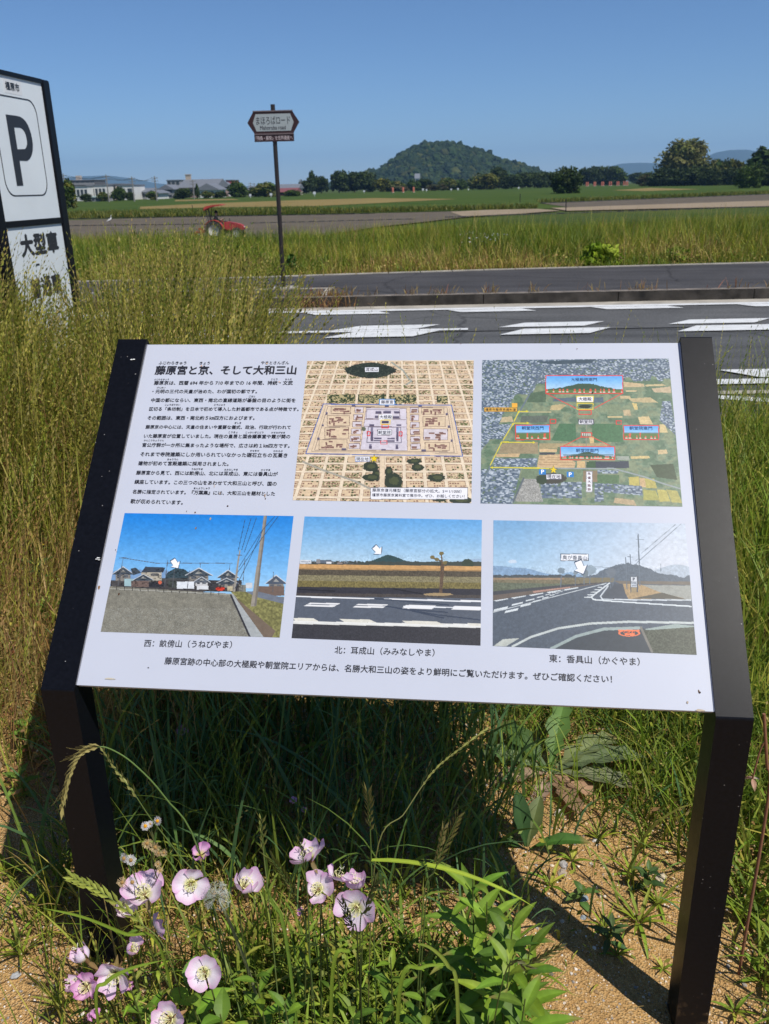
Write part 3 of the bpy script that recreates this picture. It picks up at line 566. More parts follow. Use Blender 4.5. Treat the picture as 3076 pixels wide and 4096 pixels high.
house(1430, 570, 110, 70, (.3, .34, .4)); r.rect(1350, 600, 1545, 670, (.45, .38, .34)); r.rect(1260, 575, 1310, 615, (.8, .82, .84)); r.rect(1210, 590, 1262, 640, (.5, .5, .46))
cl = hsh(np.floor(X/13), np.floor(Y/7), 33); m = (Y > 470) & (Y < 600+(X-260)*.062) & (X < 1230) & (r.img[..., 2] < .72) & (cl < .55); r.img[m] *= (.55+1.0*cl)[m][:, None]
yg = 600+(X-260)*.062; gr = Y > yg; r.fill(gr, (.51, .50, .45)); r.mottle(gr, .10, 30, 6); r.mottle(gr, .22, 3.5, 7)
r.fill(gr & (Y > 760) & (fbm(X/5, Y/4, 8) > .62), (.60, .60, .56)); r.line([(260, 618), (1140, 660)], 3, (.75, .75, .72))
for k in range(14): x = 308+58*k; r.line([(x, 600+.045*(x-300)), (x, 628+.045*(x-300))], 5, (.25, .24, .23))
gm = r.poly([(1150, 640), (1330, 640), (1560, 700), (1540, 985), (1450, 985)], (.50, .49, .30)); r.mottle(gm, .35, 12, 9); r.poly([(1260, 640), (1340, 636), (1560, 690), (1560, 735), (1340, 680)], (.44, .47, .52))
r.poly([(1150, 650), (1166, 655), (1450, 985), (1300, 985)], (.66, .68, .68)); r.poly([(1170, 665), (1195, 690), (1480, 930), (1450, 985), (1400, 985)], (.46, .40, .34)); r.line([(1152, 668), (1290, 972)], 14, (.2, .2, .22))
r.poly([(1395, 80), (1418, 80), (1340, 748), (1298, 748)], (.60, .57, .52)); r.poly([(1408, 80), (1418, 80), (1340, 748), (1322, 748)], (.47, .45, .42)); r.poly([(1212, 335), (1222, 335), (1184, 640), (1168, 640)], (.6, .58, .54))
for p in ([(1255, 110), (1205, 340)], [(1300, 100), (1232, 330)], [(1340, 95), (1250, 350)], [(1475, 85), (1380, 190), (1210, 460)], [(1500, 85), (1370, 260), (1200, 500)], [(1385, 190), (1280, 420), (1180, 620)]): r.line(p, 4, (.2, .27, .35))
for p in ([(345, 390), (600, 430), (1160, 430)], [(358, 388), (318, 595)], [(330, 392), (380, 390)], [(685, 410), (660, 605)], [(735, 480), (720, 610)], [(845, 485), (830, 615)], [(1255, 400), (1235, 640)], [(1195, 370), (1235, 372)], [(925, 430), (925, 460)], [(1145, 440), (1140, 480)], [(1465, 495), (1460, 640)]): r.line(p, 4.5, (.35, .36, .38))
arrow(r, 742, 436, 1.0, 78, 42)
r.build('printed_picture', 'printed photograph of a gravel lot and tiled roofs under a strong blue sky')
# --- 4: north, the hill across the fields
r = Ras([(137, 92), (1556, 120), (1545, 1126), (33, 1066)], 1150, 2020, .4997, 420, 310); X, Y = r.X, r.Y
sky(r, 95, 480, (.36, .64, .88), (.72, .83, .90)); s0 = .012*(X-90)
r.fill((X > 1250) & (Y > 470-40*np.exp(-((X-1560)/230)**2)), (.62, .72, .82))
r.fill((Y > 470-68*np.exp(-np.abs((X-810)/125)**1.7)-6*fbm(X/14, X*0, 3)) & (X > 560) & (X < 1080), (.20, .30, .31)); r.mottle((Y > 400) & (Y < 470) & (X > 560) & (X < 1080), .12, 10, 4)
r.fill((Y > 462-18*fbm(X/22, X*0, 7)) & (Y > 440), (.26, .29, .27)); cl = hsh(np.floor(X/11), np.floor(Y/6), 34); m = (Y > 446) & (Y < 474) & (X < 560) & (cl < .45); r.img[m] = (np.array([.55, .56, .57])*(.4+1.3*cl[..., None]))[m]; r.rect(100, 440, 190, 470, (.82, .84, .86)); r.rect(110, 452, 180, 458, (.5, .52, .55)); r.poly([(262, 440), (350, 440), (365, 466), (262, 466)], (.38, .42, .47)); r.rect(310, 455, 352, 470, (.88, .88, .88)); r.rect(230, 435, 262, 468, (.55, .54, .54)); r.rect(400, 460, 440, 472, (.55, .5, .48))
r.ell(1442, 475, 48, 44, (.22, .27, .22), .5, 9)
def band(y0, y1, c, k, sc, seed): m = (Y > y0+s0) & (Y <= y1+s0); r.fill(m, c); r.mottle(m, k, sc, seed)
band(474, 505, (.80, .62, .40), .1, 20, 10); band(503, 516, (.66, .52, .34), .12, 16, 11); band(515, 562, (.33, .30, .25), .35, 7, 12); band(560, 608, (.52, .49, .37), .35, 6, 13); band(606, 662, (.47, .43, .26), .35, 8, 14); band(655, 706, (.20, .20, .23), .2, 6, 15); band(704, 738, (.29, .27, .26), .25, 5, 16); band(730, 960, (.34, .37, .42), .1, 4, 17)
r.fill((Y > 935+s0) & (Y < 955+s0*1.8), (.9, .9, .88)); m = Y > 953+s0*1.8; r.fill(m, (.22, .22, .24)); r.mottle(m, .35, 4, 18)
def bar(x0, y, L, h, c=(.93, .93, .93), s=24): r.poly([(x0+s, y), (x0+L+s*.6, y+.02*L), (x0+L-s*.3, y+h+.02*L), (x0, y+h)], c)
r.line([(70, 732), (1550, 775)], 9, (.93, .94, .95))
for k in range(5): bar(195+300*k, 737+6*k, 160, 8, s=-18)
for k in range(5): bar(160+385*k, 782+9*k, 250, 11); bar(128+392*k, 798+9*k, 250, 13)
r.line([(930, 812), (1550, 826)], 8, (.93, .94, .95))
for (a, b_, c, d) in ((35, 903, 215, 24), (415, 912, 300, 26), (915, 926, 340, 30), (1437, 945, 200, 26)): r.poly([(a, b_), (a+c*.82, b_+6), (a+c, b_+d+5), (a+c*.14, b_+d)], (.88, .87, .82))
r.line([(48, 930), (1550, 975)], 9, (.92, .92, .9))
sh = (.22, .26, .33)
for p in ([(700, 750), (1290, 800)], [(790, 810), (1200, 880), (1540, 920)], [(900, 830), (1280, 860)], [(1000, 850), (1250, 905)]): r.line(p, 10, sh)
r.poly([(1228, 465), (1258, 465), (1238, 712), (1212, 712)], (.38, .31, .25)); r.line([(1240, 470), (1230, 390)], 12, (.40, .33, .26)); r.line([(1232, 450), (1180, 430), (1150, 425)], 12, (.40, .34, .28))
for k, (a, b_) in enumerate(((1232, 388), (1160, 418), (1195, 436), (1260, 462))): r.ell(a, b_, 18, 14, (.47, .42, .26), 1, 80+k)
r.mottle((X > 1205) & (X < 1262) & (Y > 380) & (Y < 712), .3, 6, 19); r.ell(1205, 716, 118, 12, (.66, .57, .42), .6, 91)
r.line([(90, 675), (380, 690)], 8, (.13, .13, .15)); r.line([(850, 672), (1080, 712)], 9, (.13, .13, .15)); arrow(r, 722, 364, .82, 84, 46)
r.build('printed_picture', 'printed photograph of a bare tree by the road with the hill behind')
# --- 5: east, along the road against the light
r = Ras([(75, 105), (1388, 128), (1467, 1027), (70, 966)], 1930, 2020, .584, 420, 310); X, Y = r.X, r.Y
k = np.clip((Y-105)/370, 0, 1); w = np.clip((X-250)/1000, 0, 1)*.8+.12*k; w = np.clip(w, 0, 1)
r.img[:] = (np.array([.46, .66, .83])*(1-k[..., None])+np.array([.68, .81, .90])*k[..., None])*(1-w[..., None])+np.array([.85, .86, .89])*w[..., None]
r.fill((Y > 478-60*np.exp(-((X-90)/170)**2)-30*np.exp(-((X-310)/110)**2)) & (X < 560), (.52, .64, .76)); r.fill((Y > 480-20*np.exp(-((X-600)/60)**2)) & (X < 700), (.55, .67, .78))
r.fill((Y > 480-72*np.exp(-((X-1330)/170)**2)) & (X > 1100), (.70, .75, .80))
r.fill((Y > 505-90*np.exp(-np.abs((X-1000)/190)**2.4)-30*fbm(X/30, X*0, 4)) & (X > 640), (.36, .41, .46)); r.fill((Y > 470+20*fbm(X/20, X*0, 5)) & (X < 640), (.30, .33, .35)); r.mottle((Y > 420) & (Y < 530), .12, 9, 6)
g = Y > 498-.0*X; r.fill(g & (X < 900), (.48, .45, .36)); r.fill((Y > 530+.018*X) & (X < 900), (.40, .43, .36)); r.mottle((Y > 495) & (Y < 600) & (X < 700), .2, 8, 7); r.fill((Y > 500) & (Y < 512) & (X < 560), (.62, .52, .42))
r.poly([(70, 592), (640, 540), (860, 528), (880, 530), (75, 650)], (.28, .29, .31)); r.poly([(70, 618), (850, 530), (75, 655)], (.42, .38, .35)); r.poly([(345, 590), (600, 560), (600, 568), (350, 602)], (.70, .55, .5))
rd = r.poly([(70, 655), (860, 530), (900, 530), (1420, 540), (1467, 1027), (70, 970)], (.33, .37, .42)); r.mottle(rd, .08, 12, 8); r.mottle(rd, .1, 4, 9)
lot = r.poly([(1085, 548), (1425, 552), (1432, 650), (1085, 640)], (.62, .63, .60)); r.mottle(lot, .1, 6, 10); gr = r.poly([(945, 540), (1060, 535), (1220, 600), (1380, 640), (1000, 645)], (.68, .58, .43)); r.mottle(gr, .15, 8, 11); r.poly([(870, 545), (960, 538), (990, 645), (815, 640)], (.30, .33, .37)); r.poly([(1030, 640), (1230, 600), (1390, 645)], (.35, .34, .3)); r.poly([(900, 520), (1425, 525), (1425, 548), (940, 540)], (.45, .42, .38))
WH = (.86, .89, .90)
for kk in range(5): x = 75+120*kk; y = 655-19*kk; r.poly([(x, y), (x+100, y-16), (x+100, y-10), (x+20, y+6)], WH)
for kk in range(9):
    s_ = .72**kk; x = 80+560*(1-.78**kk); y = 715-160*(1-.78**kk); L = 95*.78**kk; h = 22*.78**kk
    r.poly([(x, y), (x+L, y-.22*L), (x+L*.95, y-.22*L+h*.6), (x-4, y+h*.7)], WH); r.poly([(x+L*.8, y+h*.5), (x+1.75*L, y-.1*L), (x+1.7*L, y-.1*L+h*.7), (x+L*.75, y+h*1.2)], WH)
r.line([(75, 735), (850, 535)], 4, WH)
for kk in range(6): x = 700+22*kk; y = 632-17*kk; r.line([(x, y), (x+50-5*kk, y)], 7-kk*.8, WH)
r.line([(870, 535), (745, 630), (760, 648), (900, 660), (1430, 695)], 9, WH); r.line([(860, 555), (808, 625), (820, 645), (1000, 650), (1425, 652)], 8, (.82, .85, .87))
r.line([(205, 970), (330, 905), (520, 845), (740, 812), (1000, 800), (1445, 808)], 15, (.78, .81, .80)); r.poly([(75, 967), (140, 920), (255, 912), (160, 968)], (.75, .77, .74))
r.poly([(455, 985), (640, 890), (830, 845), (1080, 838), (1120, 850), (1325, 815), (1447, 825), (1467, 1027)], (.26, .29, .32)); r.line([(470, 985), (640, 900), (830, 850), (1085, 842)], 20, (.62, .68, .67)); r.poly([(1110, 850), (1320, 815), (1447, 828), (1447, 836), (1130, 860)], (.62, .68, .66))
gm = r.poly([(1090, 860), (1447, 836), (1470, 1030), (1160, 1012)], (.32, .34, .29)); r.mottle(gm, .35, 8, 12); r.line([(1085, 840), (1160, 1005)], 16, (.5, .49, .46))
for (a, b_) in ((75, 23), (62, 17)): r.ell(1005, 878, a, b_, (.95, .50, .33) if a == 75 else (.28, .29, .32))
r.rect(928, 855, 1075, 866, (.95, .50, .33)); r.ell(990, 885, 18, 9, (.95, .5, .33)); r.ell(1025, 886, 18, 9, (.95, .5, .33))
DK = (.40, .45, .50)
for p, w in (([(1066, 200), (1078, 550)], 9), ([(1052, 236), (1104, 238)], 4), ([(1010, 340), (1014, 415)], 6), ([(994, 355), (1030, 357)], 4), ([(980, 360), (990, 575)], 6), ([(948, 402), (980, 412)], 4), ([(1220, 405), (1222, 460)], 4), ([(735, 418), (735, 540)], 6), ([(735, 420), (880, 430)], 3), ([(1090, 330), (1320, 135)], 3), ([(1040, 415), (1080, 375), (1360, 130)], 4), ([(1045, 385), (1065, 370)], 3), ([(535, 560), (540, 480)], 7), ([(635, 550), (638, 470)], 5), ([(695, 545), (697, 480)], 5), ([(820, 525), (822, 455)], 4), ([(878, 570), (878, 440)], 5), ([(893, 560), (893, 440)], 4)): r.line(p, w, DK)
r.ell(540, 452, 26, 20, (.48, .55, .6), 1.6, 13); r.ell(738, 445, 40, 32, (.56, .63, .68), 1.6, 14); r.ell(638, 465, 16, 12, (.5, .56, .6), 1.5, 15); r.ell(700, 470, 26, 26, (.45, .5, .53), 1.2, 16); r.ell(880, 465, 34, 34, (.42, .46, .5), 1.4, 17)
r.rect(1012, 490, 1066, 598, (.34, .38, .42)); r.rect(1017, 493, 1057, 525, (.86, .88, .90)); r.rect(1018, 530, 1058, 562, (.80, .83, .86)); r.rect(1012, 490, 1017, 606, (.32, .34, .37)); r.rect(1057, 490, 1063, 598, (.32, .34, .37)); r.rect(1018, 565, 1056, 600, (.62, .55, .42))
r.ell(205, 388, 30, 12, (.78, .84, .90), .9, 18); r.rect(536, 336, 725, 382, (.95, .96, .98)); r.frame(536, 336, 725, 382, 5, (.25, .3, .36)); arrow(r, 672, 430, 1.17, 100, 50)
r.lab(plab, '奥が香具山', 548, 361, 715, col=(.2, .24, .3)); r.lab(plab, 'P', 1029, 509, 1044, col=(.2, .24, .3), bold=.02); r.lab(plab, '大型車', 1022, 538, 1054, col=(.3, .34, .4)); r.lab(plab, '普通車', 1022, 553, 1054, col=(.3, .34, .4)); r.lab(plab, 'とまれ', 965, 870, 1045, col=(.95, .5, .33))
r.build('printed_picture', 'printed photograph looking along the road against pale light'); letter(r, plab); plab = MB()
# --- the writing
wb = MB()
def wt(body, x0, y0, x1, y1, bold=.016, k=(500, 1400, .4515), h=None):
    ox, oy, sc = k; p = onp(ox+x0*sc, oy+y0*sc); q = onp(ox+x1*sc, oy+y1*sc); dx, dy = q[0]-p[0], q[1]-p[1]; L = math.hypot(dx, dy)
    A = (PA*dx+PB*dy)/L; B = np.cross(PN, A)
    text(wb, body, PO, A, B, PN, ((PA*(p[0]+q[0])/2+PB*(p[1]+q[1])/2)@A, (PA*(p[0]+q[0])/2+PB*(p[1]+q[1])/2)@B), L, h, .0005, bold)
wt('藤原宮と京、そして大和三山', 268, 180, 1520, 178, .035)
for b_, x0, y0, x1 in (('ふじわらきゅう', 300, 116, 545), ('きょう', 662, 117, 752), ('やまとさんざん', 1205, 113, 1455), ('ふじわらきょう', 258, 262, 390), ('じとう', 1296, 260, 1352), ('もんむ', 1420, 260, 1480), ('げんめい', 283, 334, 360), ('ごばん', 1098, 412, 1156), ('じょうぼうせい', 355, 486, 490), ('どうにゅう', 790, 487, 887), ('ぎしき', 972, 647, 1030), ('こうきょ', 918, 730, 998), ('こっかいぎじどう', 1068, 731, 1228), ('かすみがせき', 1296, 733, 1418), ('かんこうちょうぐん', 168, 802, 346), ('そせきだ', 1108, 894, 1190), ('かわらぶ', 1315, 896, 1398), ('きゅうでん', 375, 970, 474), ('うねびやま', 590, 1056, 690), ('みみなしやま', 880, 1061, 1000), ('かぐやま', 1205, 1064, 1287), ('まんようしゅう', 610, 1226, 752)): wt(b_, x0, y0, x1, y0, .02)
for b_, x0, y0, x1, y1 in (('藤原京は、西暦 694 年から 710 年までの 16 年間、持統・文武', 258, 292, 1488, 292), ('・元明の三代の天皇が治めた、わが国初の都です。', 243, 368, 1172, 368), ('中国の都にならい、東西・南北の直線道路が碁盤の目のように街を', 232, 445, 1512, 447), ('区切る「条坊制」を日本で初めて導入した計画都市である点が特徴です。', 215, 523, 1540, 525), ('その範囲は、東西・南北約５㎞四方におよびます。', 200, 602, 1150, 603), ('藤原京の中心には、天皇の住まいや重要な儀式、政治、行政が行われて', 183, 682, 1470, 686), ('いた藤原宮が位置していました。現在の皇居と国会議事堂や霞が関の', 168, 762, 1465, 768), ('官公庁群が一か所に集まったような場所で、広さは約１㎞四方です。', 153, 842, 1460, 850), ('それまで寺院建築にしか用いられていなかった礎石立ちの瓦葺き', 137, 923, 1440, 934), ('建物が初めて宮殿建築に採用されました。', 118, 1004, 920, 1010), ('藤原宮から見て、西には畝傍山、北には耳成山、東には香具山が', 100, 1087, 1355, 1100), ('鎮座しています。この三つの山をあわせて大和三山と呼び、国の', 85, 1168, 1345, 1186), ('名勝に指定されています。『万葉集』には、大和三山を題材とした', 68, 1255, 1330, 1274), ('歌が収められています。', 50, 1340, 515, 1352)): wt(b_, x0, y0, x1, y1, .026)
wt('西：畝傍山（うねびやま）', 512, 1020, 1160, 1032, .012, (300, 2020, .5418)); wt('北：耳成山（みみなしやま）', 378, 1160, 1178, 1183, .012, (1150, 2020, .4997)); wt('東：香具山（かぐやま）', 457, 1050, 1077, 1074, .012, (1930, 2020, .584))
wt('藤原宮跡の中心部の大極殿や朝堂院エリアからは、名勝大和三山の姿をより鮮明にご覧いただけます。ぜひご確認ください！', 659, 2643, 2448, 2717, .016, (0, 0, 1))
bind(wb.build('lettering', M_INK), panel)
# bird droppings, dried mud spots and rust runs on the face
st = MB()
def stain(px, py, w, h, c, al=0.0, seed=0):
    a, b_ = onp(px, py); n = 14; rr = random.Random(seed+int(px)); s_ = .00037
    ring = [(a+w*s_*math.cos(2*math.pi*i/n)*rr.uniform(.6, 1.15), b_+h*s_*math.sin(2*math.pi*i/n)*rr.uniform(.6, 1.15)) for i in range(n)]
    st.col = lin(c); st.prism(ring, PO+PN*.0008, PA, PB, PN, .0005)
for q in ((911, 2025, 6, 5, (.25, .14, .08)), (781, 2050, 5, 5, (.35, .2, .14)), (784, 2113, 5, 9, (.55, .47, .42)), (842, 2076, 6, 9, (.62, .58, .52)), (785, 2113, 3, 5, (.22, .13, .08)), (1060, 1983, 4, 14, (.60, .50, .40)), (1062, 1995, 3, 7, (.3, .2, .12)), (858, 1945, 2, 12, (.72, .64, .56)), (880, 1975, 2, 9, (.72, .62, .52)), (747, 2046, 2, 5, (.3, .24, .2)), (806, 1464, 6, 5, (.8, .62, .5)), (1068, 1455, 5, 6, (.8, .7, .6)), (1117, 1528, 4, 5, (.82, .66, .54)), (397, 2350, 7, 12, (.55, .42, .3)), (396, 2348, 3, 6, (.25, .14, .09)), (476, 2377, 5, 7, (.3, .18, .1)), (463, 2200, 2, 4, (.2, .15, .12)), (468, 2208, 2, 2, (.2, .15, .12)), (594, 2671, 5, 3, (.15, .12, .12)), (2795, 2765, 3, 9, (.45, .33, .2)), (2799, 2770, 5, 6, (.2, .13, .08)), (2750, 2810, 5, 7, (.66, .6, .53)), (2800, 2842, 26, 7, (.70, .64, .55)), (2455, 2395, 2, 3, (.3, .2, .15)), (2369, 1572, 5, 6, (.05, .05, .05)), (1884, 1530, 6, 12, (.35, .22, .12)), (1843, 1376, 3, 2, (.5, .2, .1)), (2243, 1377, 2, 2, (.4, .2, .1)), (2308, 1396, 3, 3, (.4, .2, .1)), (1210, 2788, 4, 6, (.3, .3, .33)), (440, 2715, 40, 5, (.72, .69, .62)), (400, 2225, 3, 8, (.72, .76, .8))): stain(*q)
bind(st.build('dirt_spots', M_VC), panel)
M_DROP = mat('bird_dropping', (.62, .62, .6), rough=.9, nscale=300, namt=.3)
def onarm(px, py): a, b_ = onp(px, py); return PO+PA*a+PB*b_+PN*.0105
for (px, py, rx) in ((533, 1448, .0042), (541, 1447, .004), (548, 1506, .002), (401, 2238, .004), (394, 2243, .003), (404, 2246, .003), (270, 2650, .0014)): dp = MB(); dp.ico(onarm(px, py), (rx, rx*.6, rx*.3), .2); bind(dp.build('dropping', M_DROP), legR if px > 1500 else legL)
# ---------------------------------------------------------------- parking sign on the left
SX = -3.13
psign = thing('parking_sign', 'tall white parking sign with a black P between two black posts', 'parking sign', (SX, 6.1, 0))
def sg(px, py): P = onx(px, py, SX); return P[1], P[2]
M_SIGNK = mat('sign_black', (.02, .02, .024), rough=.4)
for y0, y1 in ((5.55, 5.665), (6.475, 6.58)):
    b = MB(); b.box((SX-.045, (y0+y1)/2, 1.215), (.11, y1-y0, 2.49)); o = bind(b.build('post', M_BLACK), psign)
    bv = o.modifiers.new('bevel', 'BEVEL'); bv.width = .012; bv.segments = 3
for z0, z1 in ((2.432, 2.46), (1.495, 1.535), (.50, .53)):
    b = MB(); b.box((SX-.03, 6.07, (z0+z1)/2), (.07, .808, z1-z0)); bind(b.build('crossbar', M_BLACK), psign)
pa = ((0, 1, 0), (0, 0, 1), (1, 0, 0))
for nm, z0, z1 in (('upper_panel', 1.536, 2.431), ('lower_panel', .531, 1.494)):
    b = MB(); b.box((SX-.02, 6.07, (z0+z1)/2), (.03, .806, z1-z0)); bind(b.build(nm, M_SIGNW), psign)
FXs = SX-.005
b = MB(); sp = .2712
def zz(pts): return [sg(x*sp, 260+y*sp) for x, y in pts]
outer = zz([(92, 728), (230, 745), (300, 760), (345, 788), (385, 830), (418, 885), (440, 940), (465, 1015), (480, 1090), (490, 1150), (492, 1200), (490, 1260), (480, 1310), (468, 1345), (450, 1375), (430, 1398), (405, 1413), (295, 1408), (352, 1778), (260, 1780)])
hole = zz([(215, 918), (300, 922), (328, 935), (352, 958), (372, 990), (388, 1030), (400, 1080), (408, 1130), (408, 1170), (400, 1200), (390, 1225), (372, 1240), (265, 1242)])
b.prism(outer, (FXs, 0, 0), *pa, .002, [hole])
# rounded outline round the P
y0, y1, z0, z1, rr = 5.757, 6.345, 1.690, 2.312, .10
pl = []
for cy, cz, a0 in ((y1-rr, z1-rr, 0), (y0+rr, z1-rr, 90), (y0+rr, z0+rr, 180), (y1-rr, z0+rr, 270)):
    pl += [(cy+rr*math.cos(math.radians(a0+t)), cz+rr*math.sin(math.radians(a0+t))) for t in range(0, 91, 15)]
inn = [(6.051+(p[0]-6.051)*.975, 2.001+(p[1]-2.001)*.976) for p in pl]
b.prism(pl, (FXs, 0, 0), *pa, .002, [inn])
A_, B_, N_ = np.array([0, 1., 0]), np.array([0, 0, 1.]), np.array([1., 0, 0])
text(b, '橿原市', (FXs, 0, 0), A_, B_, N_, (6.055, 2.372), .185, .052, .002, .03)
text(b, '大型車', (FXs, 0, 0), A_, B_, N_, (6.10, 1.37), .56, .155, .001, .05)
text(b, '普通車', (FXs, 0, 0), A_, B_, N_, (6.10, 1.08), .46, .15, .001, .05)
b.box((FXs+.001, 6.02, 1.235), (.002, .05, .012))
bind(b.build('sign_lettering', M_SIGNK), psign)
b = MB(); b.box((FXs+.0005, 6.06, 2.370), (.001, .235, .085)); bind(b.build('name_sticker', mat('sticker', (.66, .68, .70), rough=.5)), psign)

# ---------------------------------------------------------------- brown direction signpost across the road
PX_, PY_ = -3.288, 14.43
post = thing('direction_signpost', 'slim dark signpost with a two ended arrow board beside the road', 'signpost', (PX_, PY_, .15))
b = MB(); b.tube([(0, 0, .01), (0, 0, 2.77)], .034, 14); b.build('pole', M_STEEL, post, True)
b = MB(); b.box((0, .0, .008), (.42, .40, .03)); b.build('base_plate', M_CONC, post)
M_BROWN = mat('brown_sign', (.035, .012, .012), rough=.45)
an = math.radians(4.5); A2 = np.array([math.cos(an), math.sin(an), 0]); N2 = np.array([math.sin(an), -math.cos(an), 0]); B2 = np.array([0, 0, 1.])
O2 = np.array([0, 0, 2.512])+N2*.045
w, h, tip = .305, .155, .10; M_TRIM = mat('weathered_trim', (.16, .12, .12), rough=.6)
b = MB(); b.prism([(-w-tip, 0), (-w, -h), (w, -h), (w+tip, 0), (w, h), (-w, h)], O2-N2*.012, A2, B2, N2, .016)
arrow_board = b.build('arrow_board', M_BROWN, post)
b = MB(); w2, h2 = .268, .122
b.prism([(-w2-.05, 0), (-w2, -h2), (w2, -h2), (w2+.05, 0), (w2, h2), (-w2, h2)], O2+N2*.005, A2, B2, N2, .003); b.build('white_face', mat('signpost_white', (.33, .37, .37), rough=.5), arrow_board)
for z in (-h-.008, h+.008):
    b = MB(); b.prism([(-w-.004, z-.008), (w+.004, z-.008), (w+.004, z+.008), (-w-.004, z+.008)], O2-N2*.016, A2, B2, N2, .03); b.build('edge_trim', M_TRIM, arrow_board)
b = MB(); text(b, 'まほろばロード', O2, A2, B2, N2, (0, .03), .53, .115, .0095, .0); text(b, 'Mahoroba road', O2, A2, B2, N2, (-.01, -.073), .40, .06, .0095, .01)
b.build('sign_lettering', M_INK, arrow_board)
O3 = np.array([0, 0, 2.296])+N2*.045
b = MB(); b.prism([(-.31, -.057), (.31, -.057), (.31, .05), (-.31, .05)], O3-N2*.012, A2, B2, N2, .016); lower = b.build('lower_board', M_BROWN, post)
b = MB(); text(b, '『飛鳥・藤原』を世界遺産へ', O3, A2, B2, N2, (0, -.004), .58, .062, .006, .01); b.build('sign_lettering', mat('pale_lettering', (.5, .42, .42), rough=.6), lower)

# ---------------------------------------------------------------- fields
FZ = -1.06
def fp(*pts, z=FZ): return [tuple(onz(px, py, z)[:2]) for px, py in pts]
def field_mat(name, stops, sc, bump=0, row=None):
    m = bpy.data.materials.new(name); m.use_nodes = True; t = m.node_tree; N = t.nodes; L = t.links; b = N['Principled BSDF']; b.inputs['Roughness'].default_value = .95; b.inputs['Specular IOR Level'].default_value = .1
    g = N.new('ShaderNodeNewGeometry'); mp = N.new('ShaderNodeMapping'); mp.inputs['Scale'].default_value = (sc*.35, sc, sc); L.new(g.outputs['Position'], mp.inputs[0])
    n = N.new('ShaderNodeTexNoise'); n.inputs['Scale'].default_value = 1; n.inputs['Detail'].default_value = 8; n.inputs['Roughness'].default_value = .65; L.new(mp.outputs[0], n.inputs[0])
    r = N.new('ShaderNodeValToRGB'); e = r.color_ramp.elements
    while len(e) < len(stops): e.new(.5)
    for k, (p, c) in enumerate(stops): e[k].position = p; e[k].color = (*c, 1)
    L.new(n.outputs[0], r.inputs[0]); L.new(r.outputs[0], b.inputs['Base Color']); return m
M_PLOUGH = field_mat('ploughed_soil', [(.3, (.075, .060, .045)), (.55, (.125, .105, .08)), (.75, (.17, .145, .11))], 1.2)
M_STRAW = field_mat('dry_grass', [(.3, (.15, .115, .04)), (.55, (.235, .175, .065)), (.75, (.15, .13, .04))], .25)
M_PALE = field_mat('pale_soil', [(.3, (.20, .155, .10)), (.55, (.29, .23, .16)), (.75, (.36, .29, .21))], .9)
M_MEAD = field_mat('meadow_green', [(.28, (.030, .058, .006)), (.5, (.048, .080, .010)), (.62, (.065, .095, .014)), (.75, (.125, .115, .03))], .16)
sheet('meadow', [fp((-200, 884), (2150, 838), (3300, 770), (3400, 722), (2150, 748), (1300, 774), (-100, 822))], FZ+.02, M_MEAD)
sheet('dry_strip', [fp((560, 838), (900, 830), (1250, 826), (1500, 814), (1830, 797), (1500, 793), (1200, 801), (800, 816), (560, 828)), fp((2450, 762), (2580, 765), (2800, 758), (2600, 752)), fp((2850, 742), (3250, 728), (3300, 716), (2830, 733)), fp((700, 806), (960, 800), (930, 796), (700, 800)), fp((400, 862), (520, 857), (500, 852), (420, 855))], FZ+.05, M_STRAW)
sheet('ploughed_field', [fp((-200, 896), (900, 866), (1250, 861), (2140, 840), (2240, 846), (1850, 872), (1700, 890), (1500, 912), (900, 1010), (-200, 1030)), fp((2160, 814), (3300, 768), (3300, 800), (2270, 830))], FZ+.06, M_PLOUGH)
sheet('pale_field', [fp((2200, 834), (3300, 797), (3300, 822), (2270, 846)), fp((1850, 868), (2080, 858), (2240, 845), (2150, 838), (1950, 842), (1800, 850))], FZ+.075, M_PALE)
# low black sheeting stretched along the field edges on short stakes
M_NET = mat('black_sheeting', (.03, .03, .033), rough=.6)
def net(px0, py0, px1, py1, h, lab, step):
    a, c = onz(px0, py0, FZ), onz(px1, py1, FZ); L = np.linalg.norm(c-a); d = (c-a)/L
    t = thing('field_netting', lab, 'netting', a, math.atan2(d[1], d[0]), 'low black field netting')
    b = MB(); n = int(L/step)
    x = np.linspace(0, L, n+1)
    for i in range(n): b.box((x[i]+step*.33, .02*math.sin(i*1.7), h*.45+.05), (step*.62, .03, h*(.8+.15*math.sin(i*2.3))))
    b.box((L/2, .03, h*.35+.05), (L, .02, h*.4)); b.build('black_sheet', M_NET, t)
    s_ = MB()
    s_.tube([(0, -.03, h*.8), (L, -.03, h*.8)], .015, 4); s_.build('top_wire', M_NET, t)
net(200, 908, 950, 899, .09, 'low black netting running just behind the red tractor', .8)
net(1000, 897, 1660, 880, .09, 'low black netting along the ploughed field right of the signpost', .8)
net(280, 965, 860, 950, .09, 'low black netting nearest the road, left of the tractor wheels', .5)
net(-150, 887, 1500, 858, .11, 'long black netting at the far edge of the left ploughed field', 1.6)
net(2160, 816, 3300, 770, .14, 'long black netting at the top edge of the right ploughed field', 1.8)
net(1780, 873, 3250, 824, .11, 'long black netting at the near edge of the right pale field', 1.2)
def stake(px, py, pt, label):
    a = onz(px, py, FZ); hgt = (py-pt)/PXF*a[1]
    b = MB(); b.tube([(0, 0, -.2), (0, 0, hgt)], .05, 8); b.box((0, 0, hgt*.98), (.14, .05, .06)); o = b.build('field_post', M_STEEL); o.location = a; tag(o, label, 'post', 'dark posts at the field edge')
